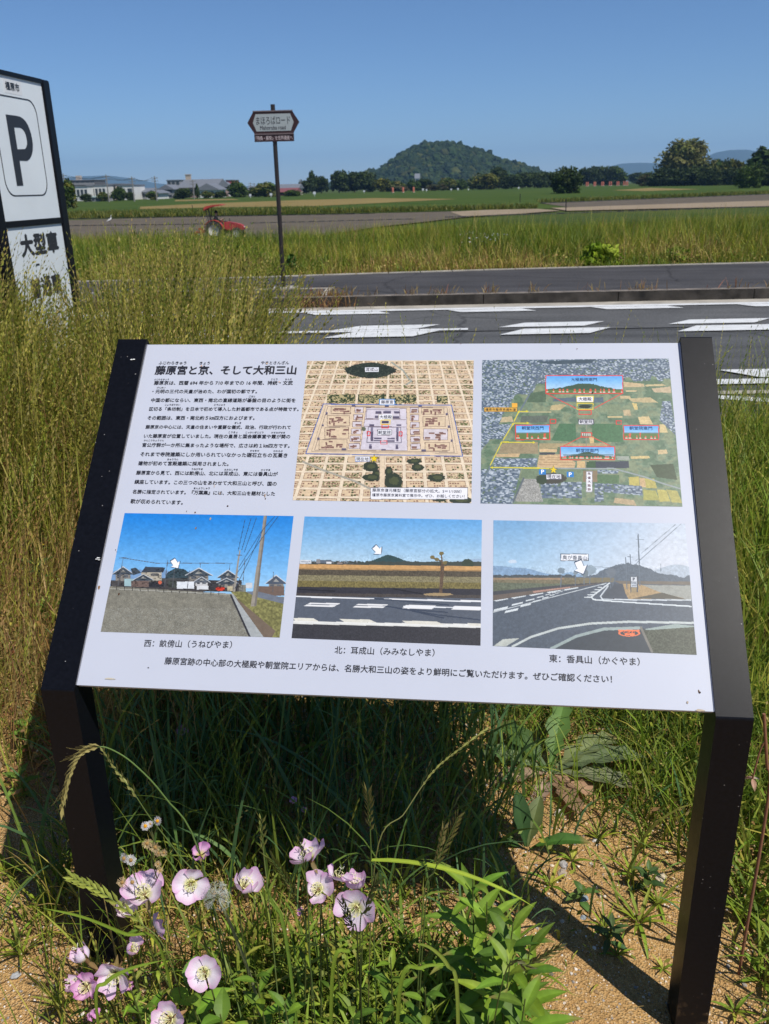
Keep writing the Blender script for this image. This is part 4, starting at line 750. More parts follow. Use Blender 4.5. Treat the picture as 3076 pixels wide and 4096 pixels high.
stake(2080, 811, 780, 'thin dark post standing in the meadow below the hill'); stake(2263, 846, 803, 'thin dark post at the corner of the pale field'); stake(770, 835, 822, 'short dark post in the straw coloured strip left of the tractor')
# ---------------------------------------------------------------- far: hill and mountains
def hillside():
    D = 1530.; zb = -1.0
    pts = [(1330, 745), (1400, 728), (1450, 702), (1530, 680), (1560, 664), (1600, 632), (1640, 604), (1680, 588), (1740, 575), (1790, 580), (1860, 592), (1900, 605), (1950, 622), (2000, 640), (2050, 656), (2100, 672), (2160, 692), (2260, 722), (2340, 740)]
    P = np.array([ony(px, py+5, D) for px, py in pts]); xs, zs = P[:, 0], P[:, 2]-1.0
    zs[0] = zs[-1] = -3
    b = MB(); gx_ = np.linspace(xs[0], xs[-1], 80); dy = np.linspace(-170, 170, 40); X, Dy = np.meshgrid(gx_, dy)
    def H(x, d): return np.interp(x, xs, zs)*np.clip(1-(d/175.)**2, 0, 1)+zb
    I = np.arange(80*40).reshape(40, 80)
    b.col = (.02, .035, .015); b.raw(np.stack([X, D+Dy, H(X, Dy)], -1).reshape(-1, 3), np.stack([I[:-1, :-1], I[:-1, 1:], I[1:, 1:], I[1:, :-1]], -1).reshape(-1, 4))
    tag(b.build('hill', M_VC, smooth=True), kind='structure')
    bm = bmesh.new(); bmesh.ops.create_icosphere(bm, subdivisions=2, radius=1); V = np.array([v.co[:] for v in bm.verts]); F = np.array([[v.index for v in f.verts] for f in bm.faces]); bm.free()
    n = 5200; x = rng.uniform(xs[0]+4, xs[-1]-4, n); d = rng.uniform(-172, 60, n); z = H(x, d); rr = rng.uniform(2.3, 5.6, n); big = rng.random(n) < .07; rr[big] *= 1.55
    b = MB(); CL = np.array([(.016, .034, .007), (.025, .047, .009), (.038, .060, .011), (.016, .034, .011), (.06, .07, .013)])
    ci = rng.choice(5, n, p=[.3, .3, .18, .17, .05]); 
    jit = 1+.22*rng.normal(size=(n, len(V), 1))*.8
    P = np.stack([x, D+d, z+rr*.35], -1)[:, None, :]+V[None]*jit*rr[:, None, None]*np.array([1, 1, 1.0])
    C = np.repeat(CL[ci][:, None, :]*rng.uniform(.75, 1.25, (n, 1, 1)), len(V), 1)*rng.uniform(.8, 1.2, (n, len(V), 1))
    Fa = (F[None]+(np.arange(n)*len(V))[:, None, None]).reshape(-1, 3)
    b.raw(P.reshape(-1, 3), Fa, C.reshape(-1, 3)); tag(b.build('hill_forest', M_CROWN), kind='stuff')
hillside()
def mountains(name, pts, D):
    P = np.array([ony(px, py, D) for px, py in pts]); b = MB(); xs = np.linspace(P[0, 0], P[-1, 0], 160); zt = np.interp(xs, P[:, 0], P[:, 2]); zt = zt+(fbm(xs/300, xs*0, 4)-.5)*.10*zt.clip(0)
    rows = [(-D*.12, 0), (-D*.06, .45), (0, 1), (D*.08, .5), (D*.16, 0)]
    V = np.vstack([np.c_[xs, np.full(160, D+dy)+60*(fbm(xs/500, xs*0+k, 6)-.5), -2+k*(zt+2)*(1 if k in (0, 1) else .9+.3*fbm(xs/400, xs*0+k, 9))] for dy, k in rows])
    b.col = (.05, .075, .045); b.raw(V, [[r_*160+i, r_*160+i+1, (r_+1)*160+i+1, (r_+1)*160+i] for r_ in range(4) for i in range(159)])
    tag(b.build(name, M_VC, smooth=True), kind='structure')
mountains('mountains', [(-700, 780), (100, 720), (330, 706), (430, 703), (520, 712), (640, 735), (760, 742), (850, 752), (980, 746), (1080, 738), (1200, 760), (1420, 752)], 8000)
mountains('mountains', [(2150, 735), (2350, 690), (2480, 655), (2560, 650), (2650, 655), (2720, 660), (2800, 640), (2860, 612), (2920, 600), (2990, 595), (3030, 602), (3080, 594), (3300, 590), (3700, 640), (4200, 700)], 8600)

# ---------------------------------------------------------------- trees
def crown_mesh(b, n, R, cz, cols, lumps=16, leaf=.5, cone=0.0, ell=(1, 1, 1), skirt=False):
    """many leaf sprays in clumps spread through an uneven crown of half-height R"""
    th = rng.uniform(0, 2*np.pi, lumps); zz_ = rng.uniform(-.95, .95, lumps) if not skirt else rng.uniform(-1, .95, lumps)
    rad = np.sqrt(1-np.clip(zz_, -.9, .9)**2)*rng.uniform(.45, .85, lumps)
    if skirt: rad = np.where(zz_ < 0, np.sqrt(1-(.55*zz_)**2)*rng.uniform(.5, .85, lumps), rad)      # branches down to the ground
    if cone: rad = rad*(1-cone*(zz_+1)/2)
    cen = np.stack([rad*np.cos(th), rad*np.sin(th), zz_*(.86 if skirt else .8)], -1); sz = rng.uniform(.24, .46, lumps)*(1-cone*.5*(zz_+1)/2)
    tone = rng.uniform(.72, 1.28, lumps); hue = rng.integers(0, len(cols), lumps)
    k = rng.integers(0, lumps, n); d = rng.normal(size=(n, 3)); d /= np.linalg.norm(d, axis=1)[:, None]; d *= (rng.uniform(.25, 1, n)**.4)[:, None]
    q = cen[k]+d*sz[k][:, None]; core = rng.random(n) < .38                # a fuller heart behind the outer clumps
    e = rng.normal(size=(n, 3)); e /= np.linalg.norm(e, axis=1)[:, None]; e *= (rng.uniform(.3, .88, n)*(.85+.3*vnoise(e[:, 0]*2.5+7, e[:, 1]*2.5+e[:, 2]*2.5, 5)))[:, None]
    if cone: e[:, :2] *= (1-cone*(e[:, 2:]+1)/2)
    q = np.where(core[:, None], e, q); p = q*R*np.array(ell)+[0, 0, cz]
    u = rng.normal(size=(n, 3)); u /= np.linalg.norm(u, axis=1)[:, None]; v = np.cross(u, d+.001); v /= np.linalg.norm(v, axis=1)[:, None]+1e-9; w = np.cross(u, v)
    s = leaf*rng.uniform(.6, 1.4, n)[:, None]
    Q4 = np.stack([p-u*s, p+v*s*.6+w*s*.25, p+u*s, p-v*s*.6+w*s*.25], 1).reshape(-1, 3)
    c = np.array(cols)[hue[k]]*tone[k][:, None]*rng.uniform(.7, 1.3, (n, 1))
    b.raw(Q4, np.arange(4*n).reshape(-1, 4), np.repeat(c, 4, 0))
def tree_proto(n, h, wid, cols, trunk=.16, cone=0., lumps=16, leaf=.5, skirt=False):
    """tree of height h with crown width wid; returns an unplaced root (> trunk, crown)"""
    t = thing('tree', '', 'tree'); R = h*(1-trunk)/2; cz = h*trunk+R
    if trunk < .03: R *= 1.06; cz *= .90
    b = MB(); b.col = (.08, .06, .04); b.tube([(0, 0, -.4), (.02*h, 0, h*trunk*.6), (0, .01*h, h*trunk+R*.6), (0, 0, h*.8)], [h*.035, h*.026, h*.016, h*.005], 7)
    for i in range(5):
        a = i*1.3+rng.uniform(0, .6); z0 = h*trunk*(.8+.25*i); z0 = min(z0, h*.6); b.tube([(0, 0, z0), (math.cos(a)*wid*.18, math.sin(a)*wid*.18, z0+h*.1), (math.cos(a)*wid*.33, math.sin(a)*wid*.33, z0+h*.2)], [h*.012, h*.008, h*.003], 5)
    b.build('trunk', M_BARK, t, True)
    b = MB(); crown_mesh(b, n, R, cz, cols, lumps, leaf, cone, (wid/(2*R), wid/(2*R), 1), skirt); b.build('crown', M_CROWN, t); return t
DKG = [(.026, .046, .009), (.034, .056, .011), (.045, .066, .013)]; MDG = [(.050, .088, .013), (.066, .104, .016), (.042, .074, .012)]; YLG = [(.13, .13, .02), (.10, .11, .018), (.16, .15, .022), (.05, .07, .012)]; OLV = [(.135, .142, .032), (.175, .172, .045), (.105, .12, .026), (.20, .185, .058)]; BRN = [(.10, .085, .035), (.07, .08, .03), (.13, .095, .045)]
used = {}
protos = {'dark round': lambda: tree_proto(1700, 10, 9, DKG, trunk=.06, lumps=24, leaf=.66, skirt=True), 'dark wide': lambda: tree_proto(2000, 10, 13, DKG, trunk=.04, lumps=30, leaf=.7, skirt=True), 'mid green': lambda: tree_proto(1700, 10, 10, MDG, trunk=.07, lumps=24, leaf=.64, skirt=True), 'pointed': lambda: tree_proto(1700, 12, 7, DKG+MDG[:1], trunk=.04, cone=.7, lumps=30, leaf=.62, skirt=True), 'yellow green': lambda: tree_proto(1500, 8, 9, YLG, trunk=.04, lumps=24, leaf=.55, skirt=True), 'brownish': lambda: tree_proto(1300, 6, 9, BRN, trunk=.04, lumps=18, leaf=.5, skirt=True), 'hedge dark': lambda: tree_proto(2400, 8, 14, DKG, trunk=.02, lumps=40, leaf=.62, skirt=True), 'olive': lambda: tree_proto(1600, 9, 9, OLV+MDG, trunk=.04, lumps=24, leaf=.6, skirt=True)}
pdim = {'dark round': (10, 9), 'dark wide': (10, 13), 'mid green': (10, 10), 'pointed': (12, 7), 'yellow green': (8, 9), 'brownish': (6, 9), 'hedge dark': (8, 14), 'olive': (9, 9)}
def put_tree(kind, px, ptop, pbase, wpx, label, group, D=None, name=None):
    """tree standing at photo column px, base row pbase (or distance D), wpx wide, top at row ptop"""
    P = onz(px, pbase, FZ) if D is None else ony(px, pbase, D)
    if D is not None: P[2] = FZ
    k = P[1]/PXF*1.03; hh = (ony(px, ptop, P[1])[2]-FZ); ww = wpx*k*1.22; h0, w0 = pdim[kind]
    if kind not in used: used[kind] = protos[kind](); r = used[kind]; r.location = P; r['label'] = label; r['group'] = group
    else: r = dup(used[kind], P, 0, (1, 1, 1), label, group)
    r.scale = (ww/w0, ww/w0, hh/h0); r.rotation_euler = (0, 0, rng.uniform(0, 6.28))
    if name: r.name = name
    return r
G1 = 'trees along the far edge of the fields'
rows = [('pointed', 1250, 682, 772, 42, 'tall pointed dark green tree standing highest at the left end of the tree line', 470), ('dark round', 1225, 722, 778, 50, 'dark bushy tree right of the red roofed house', 465), ('dark round', 1285, 705, 776, 55, 'dark tree right of the pointed one', 475), ('dark round', 1358, 683, 772, 62, 'tall rounded dark tree left of the broadest dark pair', 480), ('dark round', 1418, 688, 772, 60, 'broad dark tree just left of the hill foot', 490), ('dark wide', 1462, 690, 770, 80, 'widest dark tree below the left flank of the hill', 480), ('yellow green', 1527, 712, 770, 62, 'bright yellow green tree below the left flank of the hill', 470), ('olive', 1580, 725, 768, 60, 'olive bush behind the leftmost orange pillars', 480), ('brownish', 1600, 740, 766, 60, 'low brownish bush behind the middle orange pillar', 470), ('mid green', 1655, 718, 764, 50, 'rounded mid green tree under the hill top', 490), ('dark round', 1700, 716, 764, 55, 'dark round tree under the hill summit', 500), ('brownish', 1740, 735, 762, 70, 'low brown bush under the hill summit', 470), ('olive', 1790, 712, 762, 60, 'olive green tree right of the hill summit', 490), ('mid green', 1840, 715, 760, 50, 'mid green tree on the right of the hill middle', 500), ('olive', 1910, 705, 755, 60, 'olive tree beside the long yellow one', 480), ('yellow green', 1950, 692, 752, 85, 'broad yellow green tree at the right foot of the hill', 470), ('dark round', 1995, 668, 748, 60, 'tallest dark tree at the right foot of the hill', 500), ('dark wide', 2045, 700, 745, 80, 'dark wide tree right of the tallest one', 480), ('dark round', 2090, 690, 742, 60, 'dark tree below the right end of the hill', 500), ('dark wide', 2140, 692, 740, 75, 'wide dark tree at the end of the hill', 510), ('dark wide', 2185, 690, 738, 70, 'wide dark tree left of the lone bush', 520), ('dark round', 2345, 672, 734, 60, 'dark tree just right of the lone bush', 620), ('dark wide', 2390, 668, 733, 75, 'wide dark tree behind the left pillars', 640), ('dark wide', 2440, 668, 732, 80, 'wide dark tree behind the middle pillars', 640), ('mid green', 2462, 664, 730, 70, 'rounded green tree at the right end of the pillar grove', 640), ('dark round', 2545, 690, 728, 55, 'small dark tree right of the pillars', 800), ('brownish', 2580, 694, 738, 50, 'low brown bush at the left end of the tall hedge', 440), ('olive', 2620, 696, 738, 45, 'olive bush next to the tall hedge', 440), ('mid green', 2590, 688, 730, 60, 'far green tree behind the brown bush', 700)]
for k, px, pt, pb_, w, lab, D in rows: put_tree(k, px, pt, pb_, w, lab, G1, D)
G2 = 'trees and hedges on the right'
for k, px, pt, pb_, w, lab, D in [('hedge dark', 2660, 672, 740, 110, 'dark hedge below the left half of the big round tree', 425), ('hedge dark', 2745, 668, 738, 110, 'dark hedge below the right half of the big round tree', 420), ('hedge dark', 2800, 662, 736, 70, 'dark hedge section ending right of the big round tree', 425), ('olive', 2862, 640, 735, 65, 'olive tree right of the big round tree', 420), ('yellow green', 2925, 634, 730, 80, 'yellow tinted tree between the two green groups at right', 420), ('hedge dark', 2850, 676, 735, 70, 'dark bush below the olive tree at right', 400), ('hedge dark', 2935, 672, 732, 90, 'dark bush below the yellow tinted tree at right', 400), ('pointed', 3040, 588, 730, 120, 'tall dark tree with an uneven top at the right edge of the view', 330), ('hedge dark', 3050, 660, 728, 90, 'dark bush at the right edge of the view', 320), ('mid green', 3085, 605, 728, 80, 'green tree cut by the right edge of the view', 330)]: put_tree(k, px, pt, pb_, w, lab, G2, D)
pr_ = tree_proto(6500, 22, 22, OLV, trunk=.04, lumps=75, leaf=.85, skirt=True); P = ony(2735, 735, 444); pr_.location = (P[0], 444, FZ); pr_['label'] = 'huge round olive green tree rising over the dark hedge'; pr_['group'] = G2; pr_.scale = (1.1, 1.1, (ony(2735, 562, 444)[2]-FZ)/22)
def bush(name, px, ptop, pbase, wpx, cols, label, z=FZ, D=None, n=1400, leaf=.3, cone=.25):
    P = onz(px, pbase, z) if D is None else np.array([ony(px, pbase, D)[0], D, z]); hh = ony(px, ptop, P[1])[2]-z; ww = wpx*P[1]/PXF
    t = tree_proto(n, hh, ww, cols, trunk=.015, cone=cone, lumps=24, leaf=leaf, skirt=True); t.name = name; t.location = P; t['label'] = label; t['category'] = 'bush'; return t
bush('bush', 2268, 668, 774, 140, DKG+MDG[:1], 'lone dark green bush standing in the meadow right of the hill', n=2600, leaf=.36, cone=.0)
bush('bush', 2995, 652, 753, 90, MDG, 'upright green bush standing in the meadow near the right edge', n=1700, leaf=.34, cone=-.35)
bush('bush', 275, 715, 835, 95, MDG+YLG[:1], 'bright green bush showing behind the right post of the parking sign', n=1600, leaf=.3)
G3 = 'trees among the town houses'
for k, px, pt, pb_, w, lab, D in [('mid green', 478, 745, 800, 50, 'rounded green tree in front of the white school building', 300), ('dark round', 520, 768, 800, 30, 'small dark tree right of the rounded one by the school', 300), ('olive', 415, 768, 800, 40, 'olive bush left of the rounded tree by the school', 300), ('dark wide', 735, 755, 792, 65, 'dark tree in front of the big grey roofed hall', 320), ('pointed', 790, 735, 790, 22, 'narrow dark tree at the corner of the big grey hall', 320), ('olive', 610, 765, 796, 40, 'olive bush beside the utility pole in the town', 310), ('mid green', 953, 722, 792, 64, 'largest rounded green tree left of the signpost', 330), ('dark wide', 880, 766, 792, 50, 'low dark hedge right of the white gabled wall', 330), ('olive', 1065, 730, 788, 75, 'olive and dark tree standing just left of the signpost pole', 330), ('dark wide', 1020, 750, 788, 50, 'low dark tree left of the olive one by the signpost', 340), ('mid green', 1170, 758, 784, 60, 'low green hedge right of the signpost pole', 330), ('dark round', 345, 775, 805, 40, 'small dark tree beside the school canopy', 290), ('olive', 830, 765, 792, 40, 'olive hedge below the grey roofed hall', 325)]: put_tree(k, px, pt, pb_, w, lab, G3, D)

# ---------------------------------------------------------------- town on the left
M_ROOFG = mat('grey_roof', (.16, .17, .19), rough=.6, nscale=2, namt=.15); M_GLASS = mat('window_glass', (.035, .045, .055), rough=.15)
def wallm(c): return mat('wall_render', c, rough=.85, nscale=.6, namt=.08)
WALLS = {'white': wallm((.62, .62, .60)), 'grey': wallm((.25, .25, .26)), 'dark': wallm((.10, .10, .11)), 'pink': wallm((.36, .24, .21)), 'tan': wallm((.42, .35, .27)), 'red': wallm((.38, .08, .08)), 'beige': wallm((.45, .38, .32))}
def building(px0, px1, ptop, pbase, D, wall, label, roof='flat', rows_=2, cols_=5, rh=None, roofm=None, depth=14, cat='building', name='building'):
    a, c = ony(px0, pbase, D), ony(px1, pbase, D); w = c[0]-a[0]; hgt = ony((px0+px1)/2, ptop, D)[2]-FZ
    t = thing(name, label, cat, ((a[0]+c[0])/2, D+depth/2, FZ), math.radians(3), 'buildings of the town beyond the fields')
    rm = roofm or M_ROOFG; wh = hgt if roof == 'flat' else hgt*(1-(rh or .35))
    b = MB(); b.box((0, 0, wh/2), (w, depth, wh)); b.build('wall', WALLS[wall], t)
    b = MB()
    if roof == 'flat': b.box((0, 0, wh+.15), (w+.5, depth+.5, .35))
    elif roof == 'gable':   # ridge along the front
        b.prism([(-depth/2-.7, wh-.1), (depth/2+.7, wh-.1), (depth/2+.5, wh+.25), (0, hgt), (-depth/2-.5, wh+.25)], (-w/2-.6, 0, 0), (0, 1, 0), (0, 0, 1), (1, 0, 0), w+1.2)
    else:                   # gable end to the front
        b.prism([(-w/2-.7, wh-.1), (w/2+.7, wh-.1), (w/2+.5, wh+.25), (0, hgt), (-w/2-.5, wh+.25)], (0, -depth/2-.6, 0), (1, 0, 0), (0, 0, 1), (0, 1, 0), depth+1.2)
    b.build('roof', rm, t)
    for i in range(rows_):
        for j in range(cols_):
            ww, wh2 = w/cols_*.62, wh/rows_*.48
            f = MB(); f.box((-w/2+w*(j+.5)/cols_, -depth/2-.03, wh*(i+.55)/rows_), (ww, .12, wh2)); f.build('window', M_GLASS, t)
    return t, w, wh, depth
t, w, hgt, dp_ = building(270, 385, 722, 800, 420, 'dark', 'dark grey apartment block with balconies rising behind the school', rows_=4, cols_=6)
b = MB(); 
for i in range(4): b.box((0, -dp_/2-.5, hgt*(i+.28)/4), (w*.96, 1.0, .9))
b.build('balcony', WALLS['grey'], t); b = MB(); b.box((-w*.22, 0, hgt+1.2), (2.2, 2.2, 2.2)); b.build('rooftop_tower', WALLS['beige'], t)
building(292, 352, 746, 806, 330, 'white', 'white school wing with a dark row of openings, leftmost in the town', rows_=1, cols_=4); building(352, 424, 742, 806, 336, 'white', 'white school wing with tall windows behind the canopy', rows_=1, cols_=5)
building(424, 490, 738, 800, 345, 'beige', 'beige block behind the rounded tree by the school', rows_=2, cols_=3); building(478, 534, 742, 798, 340, 'white', 'plain white hall left of the utility pole', rows_=1, cols_=2)
building(336, 424, 789, 806, 300, 'grey', 'low pale canopy shed in front of the school', rows_=1, cols_=6, depth=6, cat='shed', roofm=mat('pale_roof', (.55, .68, .66), rough=.5))
building(540, 600, 752, 798, 350, 'grey', 'grey roofed house right of the plain white hall', 'gable', 1, 3); building(585, 630, 760, 797, 340, 'white', 'small white gabled house beside the tall utility pole', 'front', 1, 2)
building(640, 690, 738, 795, 370, 'grey', 'grey house with a pale roof left of the big hall', 'front', 2, 2); building(672, 722, 722, 794, 420, 'grey', 'dark brown tiered building with a tower left of the big hall', 'flat', 3, 3)
t, w, hgt, dp_ = building(715, 860, 716, 792, 380, 'pink', 'big hall with a wide grey roof and pinkish wall', 'gable', 1, 5, .45, depth=24)
b = MB(); b.box((-w*.44, 1, hgt+2.6), (2.0, 2.0, 5.6)); b.box((-w*.44, 1, hgt+5.3), (2.4, 2.4, .3)); b.build('tower', WALLS['tan'], t)
building(790, 868, 733, 792, 350, 'white', 'white gabled hall with blue grey shutters in front of the big hall', 'front', 1, 1, .45); building(868, 905, 728, 792, 400, 'white', 'white castle like house right of the gabled hall', 'front', 2, 2, .4); building(905, 930, 722, 770, 420, 'red', 'small red box building behind the largest green tree', 'flat', 1, 2)
building(990, 1030, 745, 790, 360, 'dark', 'dark blue house left of the olive tree by the signpost', 'gable', 1, 2); building(1115, 1190, 736, 786, 400, 'beige', 'long low house with a dull red lower roof right of the signpost', 'gable', 1, 4, .4)
t, w, hgt, dp_ = building(1108, 1178, 752, 784, 370, 'red', 'dull red shed in front of the long low house', 'gable', 1, 2, .5, roofm=mat('red_roof', (.20, .06, .06), rough=.6))
t, w, hgt, dp_ = building(1659, 1677, 694, 745, 1290, 'white', 'small white building showing above the trees at the foot of the hill', 'gable', 2, 1)
M_POLE = mat('utility_pole', (.20, .19, .18), rough=.8)
def upole(px, ptop, pbase, D, label):
    P = ony(px, pbase, D); hgt = ony(px, ptop, D)[2]-FZ
    t = thing('utility_pole', label, 'utility pole', (P[0], D, FZ), 0, 'utility poles in the town')
    b = MB(); b.tube([(0, 0, -.5), (0, 0, hgt)], [.24, .16], 8); b.build('pole', M_POLE, t, True)
    b = MB()
    for z in (hgt-.6, hgt-1.5): b.box((0, 0, z), (2.2, .12, .12))
    for z in (hgt-.45, hgt-1.35):
        for x in (-.9, -.4, .4, .9): b.box((x, 0, z), (.1, .1, .2))
    b.build('crossarm', M_POLE, t); return np.array([P[0], D, FZ+hgt-.5])
tops = [upole(*q) for q in ((268, 694, 806, 285, 'utility pole beside the right post of the parking sign'), (437, 698, 808, 270, 'tall utility pole in front of the beige block'), (538, 706, 806, 270, 'utility pole right of the plain white hall'), (628, 704, 802, 280, 'utility pole with a crossarm beside the small white gabled house'), (777, 718, 794, 310, 'thin utility pole in front of the big grey roofed hall'), (1005, 730, 786, 420, 'thin utility pole right of the largest green tree'), (1205, 716, 778, 450, 'thin utility pole at the left end of the tree line'), (1020, 732, 786, 450, 'thin utility pole left of the signpost pole'))]
b = MB()
for a, c in zip(tops[:3], tops[1:4]):
    for off in (-.8, .8):
        tt = np.linspace(0, 1, 14); P = a+(c-a)*tt[:, None]+np.array([off, 0, 0]); P[:, 2] -= 1.6*4*tt*(1-tt)*.5; b.tube(P, .045, 4, False)
o = b.build('power_line', M_NET); tag(o, 'sagging black wires strung between the utility poles of the town', 'power line')
# red pillars marking the old palace gates, white marker signs
M_VERM = mat('vermilion', (.42, .12, .07), rough=.7); M_FOOT = mat('pillar_foot', (.5, .45, .40), rough=.8)
def pillar_proto():
    t = thing('red_pillar', '', 'pillar', group='vermilion pillars of the old palace gates'); b = MB(); b.lathe([(0, 0), (1, 0), (1, .09), (0, .09)], (0, 0, 0), 10); b.build('foot', M_FOOT, t); b = MB(); b.lathe([(.62, .09), (.58, 1.0), (0, 1.0)], (0, 0, 0), 12); b.build('shaft', M_VERM, t, True); return t
pp0 = None; ordn = ['first', 'second', 'third', 'fourth', 'fifth', 'sixth', 'seventh', 'eighth', 'ninth', 'tenth', 'eleventh', 'twelfth', 'thirteenth']
def pillar(px, pb_, ph, pw, D, label):
    global pp0
    P = ony(px, pb_, D); k = D/PXF
    if pp0 is None: pp0 = pillar_proto(); r_ = pp0; r_.location = P; r_['label'] = label
    else: r_ = dup(pp0, P, 0, (1, 1, 1), label)
    r_.location = (P[0], D, FZ); r_.scale = (pw*k/1.24, pw*k/1.24, ph*k)
for px, lab in ((1571, 'leftmost of the three orange pillars below the hill'), (1612, 'middle one of the three orange pillars below the hill'), (1654, 'rightmost of the three orange pillars below the hill')): pillar(px, 773, 19, 8, 395, lab)
for i, x in enumerate((350, 362, 405, 415, 460, 472, 515, 528, 570, 582, 618, 632, 645)): pillar(2150+x*.5575, 735, 15, 5, 560, f'{ordn[i]} orange pillar from the left in the row before the right grove')
wm = MB(); wm.box((0, 0, .55), (.09, .09, 1.1)); wm.box((0, -.05, 1.05), (.8, .05, .75)); wm0 = wm.build('marker_sign', mat('marker_white', (.72, .74, .76), rough=.6))
for i, (px, pb_, s_, lab) in enumerate(((1457, 772, .9, 'white marker sign left of the orange pillars'), (1692, 765, 1.0, 'white marker sign nearest the right of the orange pillars'), (1706, 766, .8, 'small white marker sign second right of the orange pillars'), (1805, 760, .8, 'white marker sign below the olive tree right of the summit'), (1832, 758, .9, 'white marker sign below the mid green tree'), (1874, 757, .6, 'small white marker sign below the yellow green tree'), (2075, 748, .8, 'white marker sign left of the lone bush'), (1003, 808, .9, 'pale marker sign in the meadow left of the signpost pole'), (1085, 795, 1.0, 'pale marker sign beside the signpost pole'), (1258, 780, 1.1, 'white marker sign below the pointed dark tree'))):
    D = 400 if px > 1300 else 300; P = ony(px, pb_, D); o = wm0 if i == 0 else wm0.copy()
    if i: COL.objects.link(o)
    o.location = (P[0], D, FZ); o.scale = (s_,)*3; tag(o, lab, 'sign', 'white marker signs in the meadow')
# ---------------------------------------------------------------- tractor with its driver
TP = onz(868, 962, FZ)
tr = thing('tractor', 'red compact farm tractor with a canopy and rear tiller on ploughed soil', 'tractor', (TP[0], TP[1], FZ+.06), math.radians(3)); tr.scale = (.84,)*3
M_RED = mat('tractor_red', (.36, .035, .04), rough=.5, nscale=3, namt=.3); M_CAN = mat('canopy_red', (.40, .05, .035), rough=.6, nscale=3, namt=.25); M_TYRE = mat('tyre', (.03, .03, .03), rough=.9); M_RIM = mat('wheel_rim', (.55, .53, .48), rough=.5); M_DKM = mat('dark_metal', (.03, .03, .032), rough=.5)
for nm, x, r_, w_ in (('rear_wheel', 0, .60, .36), ('front_wheel', 1.52, .38, .24)):
    for s_ in (-1, 1):
        y = s_*(.55 if x == 0 else .48)
        b = MB(); b.lathe([(r_*.62, -w_/2), (r_*.93, -w_/2), (r_, -w_*.35), (r_, w_*.35), (r_*.93, w_/2), (r_*.62, w_/2)], (x, y, r_), 26, 1)
        for k in range(18):
            a = k*math.pi/9
            for q in (-1, 1): b.box((x+r_*1.0*math.cos(a+q*.06), y+q*w_*.22, r_+r_*1.0*math.sin(a+q*.06)), (.07, w_*.42, .05), R=np.array([[math.cos(a), 0, -math.sin(a)], [0, 1, 0], [math.sin(a), 0, math.cos(a)]]))
        o = b.build(nm, M_TYRE, tr)
        b = MB(); b.lathe([(0, -.06), (r_*.3, -.06), (r_*.55, -w_*.42), (r_*.64, -w_*.45), (r_*.64, w_*.45), (r_*.55, w_*.42), (r_*.3, .06), (0, .06)], (x, y, r_), 22, 1); b.build('rim', M_RIM, o)
b = MB(); b.prism([(.62, .72), (.62, 1.14), (.9, 1.17), (1.5, 1.06), (1.88, .94), (2.02, .78), (2.0, .62), (.9, .60)], (0, -.24, 0), (1, 0, 0), (0, 0, 1), (0, 1, 0), .48)
o = b.build('bonnet', M_RED, tr); bv = o.modifiers.new('bevel', 'BEVEL'); bv.width = .06; bv.segments = 3
b = MB(); b.box((.9, 0, .52), (1.9, .34, .3)); b.box((.1, 0, .6), (.7, .5, .35)); b.box((1.52, 0, .38), (.14, .9, .12)); b.box((0, 0, .6), (.14, 1.0, .14)); b.build('chassis', M_DKM, tr)
for s_ in (-1, 1):
    b = MB(); 
    for k in range(8):
        a = math.radians(20+k*17); b.box((.68*math.cos(a), s_*.55, .60+.68*math.sin(a)), (.03, .34, .21), R=np.array([[math.cos(a), 0, -math.sin(a)], [0, 1, 0], [math.sin(a), 0, math.cos(a)]]))
    b.build('fender', M_CAN, tr)
b = MB(); b.box((.02, 0, .93), (.44, .46, .10)); b.box((-.22, 0, 1.14), (.09, .44, .40)); o = b.build('seat', M_DKM, tr); bv = o.modifiers.new('bevel', 'BEVEL'); bv.width = .03
b = MB(); b.tube([(.62, 0, 1.0), (.50, 0, 1.26)], .025, 8); cc = np.array([.49, 0, 1.28]); ax_ = np.array([-.42, 0, .91]); u_ = np.array([.91, 0, .42]); b.tube([cc+.19*(math.cos(t)*u_+math.sin(t)*np.array([0, 1, 0])) for t in np.linspace(0, 6.283, 22)], .018, 6, False); b.tube([cc-.18*u_, cc+.18*u_], .012, 5); b.box((.66, 0, 1.14), (.16, .4, .16)); b.build('steering_wheel', M_DKM, tr)
for s_ in (-1, 1):
    b = MB(); b.tube([(-.32, s_*.38, .7), (-.40, s_*.38, 1.4), (-.52, s_*.38, 2.02)], .035, 8); b.tube([(-.22, s_*.38, 1.1), (-.32, s_*.38, 1.6), (-.28, s_*.38, 2.04)], .028, 8); b.build('canopy_post', M_DKM, tr)
b = MB(); pr2 = [(-.64, 1.94), (-.60, 2.10), (-.45, 2.20), (0, 2.27), (.45, 2.30), (.70, 2.27), (.70, 2.24), (.3, 2.20), (-.1, 2.14), (-.45, 2.03), (-.58, 1.93)]
b.prism(pr2, (0, -.55, 0), (1, 0, 0), (0, 0, 1), (0, 1, 0), 1.1); o = b.build('canopy', M_CAN, tr); bv = o.modifiers.new('bevel', 'BEVEL'); bv.width = .02
b = MB(); b.box((-.75, 0, .62), (.5, .08, .08)); b.box((-1.12, 0, .52), (.55, 1.3, .10)); b.box((-1.36, 0, .40), (.06, 1.3, .26)); b.box((-1.05, 0, .72), (.12, 1.0, .12)); b.tube([(-.4, 0, 1.0), (-1.0, 0, .75)], .03, 6); b.build('tiller', M_RED, tr)
b = MB(); 
for k in range(10): b.tube([(-1.05+.12*math.sin(k*2), -.6+.13*k, .40), (-1.05+.25*math.sin(k*2), -.6+.13*k, .16), (-.98+.25*math.sin(k*2), -.55+.13*k, .06)], .02, 5)
